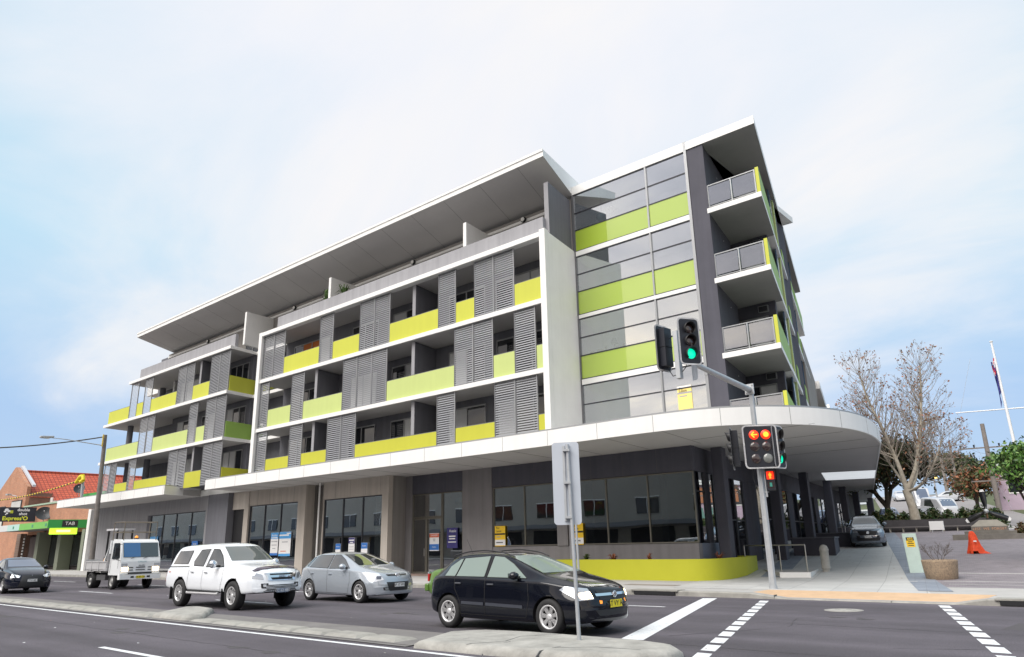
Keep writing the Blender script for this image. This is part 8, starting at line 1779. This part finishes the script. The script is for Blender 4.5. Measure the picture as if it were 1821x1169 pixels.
# striped tape and yellow bracket on the roof of the low wing
tp = M(); ST1 = mat('tape_yellow', (0.8, 0.55, 0.05), 0.6); 
pts_ = cat((-100.5, 26.2, 7.65), (-78.3, 26.6, 8.35), 0.25, 60)
for i, (a, b) in enumerate(zip(pts_, pts_[1:])): tp.tube(a, b, 0.07, 0.07, ST1 if i % 2 else BLACK, 5)
tag(tp.build('warning_cable'), 'yellow and black striped cable cover sagging across the brick front', 'cable cover')
yb = M(); yb.path([(-79.0, 26.6, 8.2), (-78.2, 26.6, 8.7), (-77.5, 26.6, 8.75), (-77.3, 26.6, 8.3), (-77.9, 26.6, 8.2)], 0.17, mat('yellow_plastic', (0.75, 0.62, 0.02), 0.5), 8); yb.tube((-77.9, 26.9, 5.9), (-77.9, 26.8, 8.2), 0.14, 0.14, GALV, 8); tag(yb.build('cable_pole'), 'grey stub pole topped by a bent yellow cable cover', 'cable pole')
fw = M(); fw.tube((-97.0, 26.8, 7.9), (-97.6, 26.2, 8.1), 0.05, 0.05, GALV, 6); fw.obox((-97.6, 26.1, 8.1), (0.35, 0, 0), (0, 0.2, 0), (0, 0, 0.08), GALV); tag(fw.build('floodlight', bevel=0.02), 'small grey floodlight on the brick gable', 'floodlight')
# kerbside behind: tree line far left
# ------------------------------------------------------------------ trees
def tree(label, x, y, h, r0, seed, barkm, leafm=None, dep=6, name='plane_tree', trunk=3.0, spread=0.42, nleaf=0, lsz=0.1, lean=(0, 0), group=None, forks=2, up=0.25, lratio=(0.68, 0.86), minr=0.008, leafspread=0.3):
    rg = random.Random(seed); z0 = gz(x, y) - 0.15
    t = thing(name, label, 'tree', (x, y, z0), group=group); T_ = M(); Br = M(); tips = []
    def grow(p, d, l, r, k):
        n = 3 if k > 3 else 2; q = p; dd = d
        for i in range(n):
            dd = (dd + Vector((rg.uniform(-1, 1), rg.uniform(-1, 1), rg.uniform(-.5, .8))) * 0.09 + Vector((0, 0, up * 0.12))).normalized(); e = q + dd * l / n
            rr0, rr1 = r * (1 - 0.25 * i / n), r * (1 - 0.25 * (i + 1) / n)
            (T_ if k >= dep - 1 else Br).tube(q, e, rr0, rr1, barkm, 8 if r > 0.08 else 5 if r > 0.03 else 3, caps=False); q = e
            if k <= dep - 2 and rg.random() < 0.5 and k > 0:
                s = (dd + Vector((rg.uniform(-1, 1), rg.uniform(-1, 1), rg.uniform(-0.2, 0.9))) * spread * 1.5).normalized(); grow(q, s, l * rg.uniform(0.45, 0.65), max(minr, r * 0.45), max(0, k - 2))
        if k == 0: tips.append(q); return
        m_ = forks if k > dep - 2 else rg.choice((2, 3))
        a0 = rg.random() * 6.28
        for i in range(m_):
            a = a0 + 2 * pi * i / m_ + rg.uniform(-0.4, 0.4); o = dd.orthogonal().normalized(); b = dd.cross(o)
            e = (dd + (o * cos(a) + b * sin(a)) * spread * rg.uniform(0.6, 1.3) + Vector((0, 0, up))).normalized()
            grow(q, e, l * rg.uniform(*lratio), max(minr, r * rg.uniform(0.62, 0.74)), k - 1)
    grow(Vector((x, y, z0)), Vector((lean[0], lean[1], 1)).normalized(), trunk, r0, dep)
    # scale to the wanted height
    zt = max(p.z for p in tips); s = h / (zt - z0)
    f = lambda v: (x + (v[0] - x) * s, y + (v[1] - y) * s, z0 + (v[2] - z0) * s)
    T_.v = [f(v) for v in T_.v]; Br.v = [f(v) for v in Br.v]
    T_.build('trunk', t); Br.build('branches', t)
    if leafm:
        L_ = M()
        for tp_ in tips:
            p = Vector(f(tp_))
            for _ in range(nleaf if nleaf >= 1 else (1 if rg.random() < nleaf else 0)):
                c = p + Vector((rg.gauss(0, 1), rg.gauss(0, 1), rg.gauss(0, 0.8))) * leafspread; a = Vector((rg.uniform(-1, 1), rg.uniform(-1, 1), rg.uniform(-1, 1))).normalized() * lsz * rg.uniform(0.6, 1.3); b = a.cross(Vector((rg.uniform(-1, 1), rg.uniform(-1, 1), rg.uniform(-1, 1)))).normalized() * a.length * 0.6
                L_.add([c - a, c - b * 0.8 + a * 0.1, c + a, c + b * 0.8], [(0, 1, 2, 3)], leafm[rg.randrange(len(leafm))])
        L_.build('crown', t)
    return t
BARKP = mat('plane_bark', (0.50, 0.46, 0.38), 0.85, var=0.5, vscale=2.5, col2=(0.28, 0.24, 0.19), bump=0.4, bscale=15)
BARKD = mat('dark_bark', (0.07, 0.055, 0.045), 0.9, var=0.3, vscale=4)
LFB = [mat('leaf_rust', (0.30, 0.12, 0.06), 0.7), mat('leaf_brown', (0.17, 0.10, 0.06), 0.7), mat('leaf_dry', (0.33, 0.17, 0.10), 0.7)]
LFD = [mat('leaf_dark_green', (0.035, 0.055, 0.02), 0.6), mat('leaf_deep_green', (0.055, 0.08, 0.025), 0.6), mat('leaf_olive', (0.09, 0.085, 0.03), 0.6), mat('leaf_near_black', (0.02, 0.03, 0.015), 0.6), mat('leaf_bronze', (0.13, 0.07, 0.03), 0.7)]
LFG = [mat('leaf_mid_green', (0.055, 0.14, 0.022), 0.5), mat('leaf_bright_green', (0.10, 0.22, 0.035), 0.5), mat('leaf_bottle_green', (0.028, 0.075, 0.015), 0.55), mat('leaf_pale_green', (0.17, 0.27, 0.07), 0.5)]  # leaf greens of differing tone, mixed at random through the foliage
def plane_tree():
    TWG = mat('plane_twig', (0.38, 0.33, 0.28), 0.85, var=0.3, vscale=4)
    rg = random.Random(12); x, y = -14.2, 62.0; z0 = gz(x, y) - 0.15
    t = thing('plane_tree', 'tall bare plane tree with two pale leaders and a few rust leaves beyond the canopy', 'tree', (x, y, z0)); T_ = M(); Br = M(); L_ = M()
    def leaf(p):
        c = p + Vector((rg.gauss(0, .1), rg.gauss(0, .1), rg.gauss(0, .1))); a = Vector((rg.uniform(-1, 1), rg.uniform(-1, 1), rg.uniform(-1, 1))).normalized() * rg.uniform(0.06, 0.12); b = a.cross(Vector((rg.uniform(-1, 1), rg.uniform(-1, 1), 0.3))).normalized() * a.length * .6
        L_.add([c - a, c - b, c + a, c + b], [(0, 1, 2, 3)], LFB[rg.randrange(3)])
    def limb(p, d, l, r, k):
        n = max(3, int(l / 0.5)); q = p
        for i in range(n):
            d = (d + Vector((rg.uniform(-1, 1), rg.uniform(-1, 1), rg.uniform(-.6, 1))) * 0.12 + Vector((0, 0, 0.07))).normalized(); e = q + d * l / n; t0 = i / n; t1 = (i + 1) / n
            r0 = max(0.009, r * (1 - 0.8 * t0)); r1 = max(0.008, r * (1 - 0.8 * t1)); Br.tube(q, e, r0, r1, BARKP if r0 > 0.05 else TWG, 6 if r0 > 0.05 else 4 if r0 > 0.02 else 3, caps=False)
            if k > 0 and i >= 1:
                for _ in range(2 if k == 1 else 1):
                    if rg.random() < 0.97:
                        o = d.orthogonal().normalized(); b = d.cross(o); a = rg.random() * 6.28
                        s_ = (d + (o * cos(a) + b * sin(a)) * rg.uniform(0.5, 1.0) + Vector((0, 0, 0.15))).normalized(); limb(e, s_, l * rg.uniform(0.35, 0.6) * (1.1 - 0.6 * t1), max(0.012, r0 * 0.5), k - 1)
            q = e
        if rg.random() < 0.30: leaf(q)
    def leader(pts, r0, r1, first=0.3):
        P = chaikin([tuple(p) for p in pts], 3); n = len(P) - 1
        for i in range(n):
            a, b = Vector(P[i]), Vector(P[i + 1]); t0 = i / n; t1 = (i + 1) / n; ra = r0 + (r1 - r0) * t0; rb_ = r0 + (r1 - r0) * t1
            T_.tube(a, b, ra, rb_, BARKP, 9, caps=False)
            if t0 > first and len(pts) > 2:
                d = (b - a).normalized(); o = d.orthogonal().normalized(); bb_ = d.cross(o)
                for _ in range(3):
                    an = rg.random() * 6.28; s_ = (d * 0.75 + (o * cos(an) + bb_ * sin(an)) * rg.uniform(0.6, 1.0)).normalized(); limb(b, s_, (1 - t0) * 2.5 + 1.4, ra * 0.36, 2)
    leader([(x, y, z0), (x - .1, y, z0 + 1.8)], 0.40, 0.32); leader([(x - .1, y, z0 + 1.8), (x - 0.35, y, z0 + 3.2)], 0.32, 0.29)
    leader([(x - .3, y, z0 + 3.1), (-14.7, 61.9, 6.6), (-15.4, 61.6, 9.6), (-16.1, 61.2, 12.2), (-16.3, 61.0, 14.3)], 0.20, 0.03)
    leader([(x - .3, y, z0 + 3.1), (-13.6, 62.2, 6.6), (-12.9, 62.4, 9.6), (-12.5, 62.6, 12.2), (-12.3, 62.8, 14.4)], 0.20, 0.03)
    leader([(x - .3, y, z0 + 3.0), (-13.2, 61.2, 5.2), (-12.0, 60.8, 6.8), (-11.2, 60.6, 8.6)], 0.13, 0.02)
    leader([(x - .3, y, z0 + 3.3), (-15.3, 62.6, 6.6), (-16.6, 63.0, 9.0), (-17.3, 63.2, 11.2)], 0.13, 0.02)
    leader([(x - .2, y, z0 + 3.0), (-13.9, 63.4, 6.0), (-13.9, 64.8, 9.0), (-14.1, 65.4, 12.0)], 0.13, 0.02)
    T_.build('trunk', t); Br.build('branches', t); L_.build('crown', t)
plane_tree()
tree('dark evergreen tree with a low spreading crown under the canopy end', -17.2, 66.0, 7.0, 0.26, 5, BARKD, LFD, dep=6, name='evergreen_tree', trunk=1.7, spread=0.6, nleaf=14, lsz=0.17, forks=3, up=0.05, leafspread=0.5)
tree('bronze leaved tree behind the plane tree trunk', -23.0, 78.0, 7.6, 0.25, 9, BARKD, [LFD[2], LFD[4], LFD[1], LFB[1]], dep=6, name='street_tree', trunk=2.2, spread=0.5, nleaf=11, lsz=0.2, forks=3, up=0.1, leafspread=0.55)
tree('bright green leafy tree at the right edge of the plaza', -3.9, 36.0, 4.5, 0.08, 17, BARKD, LFG, dep=6, name='leafy_tree', trunk=0.7, spread=0.55, nleaf=10, lsz=0.10, forks=3, up=0.22, leafspread=0.22)
tree('second bright green tree close behind the first at the right edge', -1.6, 40.5, 5.2, 0.12, 27, BARKD, LFG, dep=6, name='leafy_tree', trunk=1.2, spread=0.5, nleaf=12, lsz=0.12, forks=3, up=0.22, leafspread=0.26)
tree('olive brown tree beside the lilac house', -14.2, 87.0, 4.0, 0.2, 33, BARKD, [LFD[2], LFD[4], LFB[0], LFD[1]], dep=6, name='street_tree', trunk=1.0, spread=0.6, nleaf=7, lsz=0.2, forks=3, up=0.1, leafspread=0.5)
for i, (x, y, h, lb) in enumerate(((-30, 170, 7, 'dark tree at the crest of the side street, left one'), (-22, 165, 6, 'dark tree at the crest of the side street, middle one'), (-14, 150, 6, 'dark tree on the hill above the white house'), (-4, 105, 8, 'dark tree behind the lilac house roof'), (4, 100, 8, 'dark tree at the right edge behind the houses'), (-40, 120, 9, 'dark tree beyond the red brick house, above the picket fence'))):
    tree(lb, x, y, h, 0.25, 50 + i, BARKD, LFD[:4], dep=5, name='hill_tree', trunk=1.5, spread=0.6, nleaf=22, lsz=0.42, forks=3, up=0.1, leafspread=0.8, group='dark trees on the hill')
# hedge plants and shrubs
def shrub(x, y, r, h, seed, mats, label, name='hedge_shrub', n=900, group=None, lsz=0.07, cat_='shrub'):
    rg = random.Random(seed); z0 = gz(x, y) - 0.05; m = M()
    for i in range(n):
        a = rg.random() * 2 * pi; t = rg.random() ** 0.4; ph = rg.random() * pi / 2
        rr = r * t * cos(ph) * (1 + 0.15 * sin(3 * a + seed)); c = Vector((x + rr * cos(a), y + rr * sin(a), z0 + h * t * sin(ph) * (1 + 0.1 * sin(5 * a)) + 0.03))
        u = Vector((rg.uniform(-1, 1), rg.uniform(-1, 1), rg.uniform(-.3, 1))).normalized() * lsz * rg.uniform(.6, 1.4); v = u.cross(Vector((rg.uniform(-1, 1), rg.uniform(-1, 1), rg.uniform(-1, 1)))).normalized() * lsz * 0.5
        m.add([c - u, c - v, c + u, c + v], [(0, 1, 2, 3)], mats[rg.randrange(len(mats))])
    return tag(m.build(name), label, cat_, group)
names_ = ('first', 'second', 'third', 'fourth', 'fifth', 'sixth', 'seventh', 'eighth', 'ninth', 'tenth')
for i in range(10):
    x = -18.0 + 0.95 * i; shrub(x, 62.6 + 0.185 * (x + 16), 0.8, 1.35 + 0.12 * ((i * 7) % 3), 100 + i, LFD[:3] + [LFG[2]], 'dark green mounded shrub in the hedge above the bench, %s from the left' % names_[i], n=1500, lsz=0.11, group='shrubs in the hedge above the bench')
for i, (x, y) in enumerate(((-17.8, 58.8), (-17.1, 60.0))): shrub(x, y, 1.0, 1.0, 130 + i, LFD[:3], ('near' if i == 0 else 'far') + ' dark low shrub beside the SUV and the tan edging', n=900, lsz=0.09, group='low shrubs beside the tan edging')
ORF = [mat('flower_orange', (0.75, 0.18, 0.02), 0.6), mat('flower_deep_orange', (0.6, 0.10, 0.02), 0.6), LFG[2]]
for i, (x, y) in enumerate(((-7.0, 68), (-5.6, 68.3))): shrub(x, y, 0.7, 0.9, 140 + i, ORF, ('left' if i == 0 else 'right') + ' bush of orange flowers behind the propeller monument', name='flower_bush', n=500, lsz=0.09, group='orange flower bushes')
shrub(-6.6, 52.8, 0.45, 0.75, 150, [LFB[1], LFD[2]], 'round brown grass tussock right of the propeller plinth', name='tussock', n=700, lsz=0.09)
# fallen leaves and small grit on the paving
lf = M(); rg = random.Random(8)
for i in range(170):
    y = rg.uniform(29, 56); x = cB(rg.uniform(-13.5, -7), y); a = rg.random() * 6.28; s_ = rg.uniform(0.025, 0.06); z = gz(x, y) + 0.022
    lf.add([(x + s_ * cos(a), y + s_ * sin(a), z), (x - s_ * sin(a) * .6, y + s_ * cos(a) * .6, z + 0.008), (x - s_ * cos(a), y - s_ * sin(a), z), (x + s_ * sin(a) * .6, y - s_ * cos(a) * .6, z + 0.004)], [(0, 1, 2, 3)], LFB[i % 3])
tag(lf.build('fallen_leaves'), 'scattered dry leaves on the side footpath', 'leaves', kind='stuff')
lt = M()
for i in range(60):
    x = rg.uniform(-45, -4); y = rg.choice((rg.uniform(3, 8), rg.uniform(11, 20.5))); s_ = rg.uniform(0.01, 0.035); a = rg.random() * 6.28
    lt.add([(x + s_ * cos(a), y + s_ * sin(a), 0.006), (x - s_ * sin(a), y + s_ * cos(a), 0.014), (x - s_ * cos(a), y - s_ * sin(a), 0.006), (x + s_ * sin(a), y - s_ * cos(a), 0.006)], [(0, 1, 2, 3)], (WPAINT, LFB[2], CONC)[i % 3])
tag(lt.build('litter'), 'tiny specks of grit and litter scattered on the asphalt', 'litter', kind='stuff')
for o in bpy.data.objects:
    if '_base' in o.keys(): del o['_base']
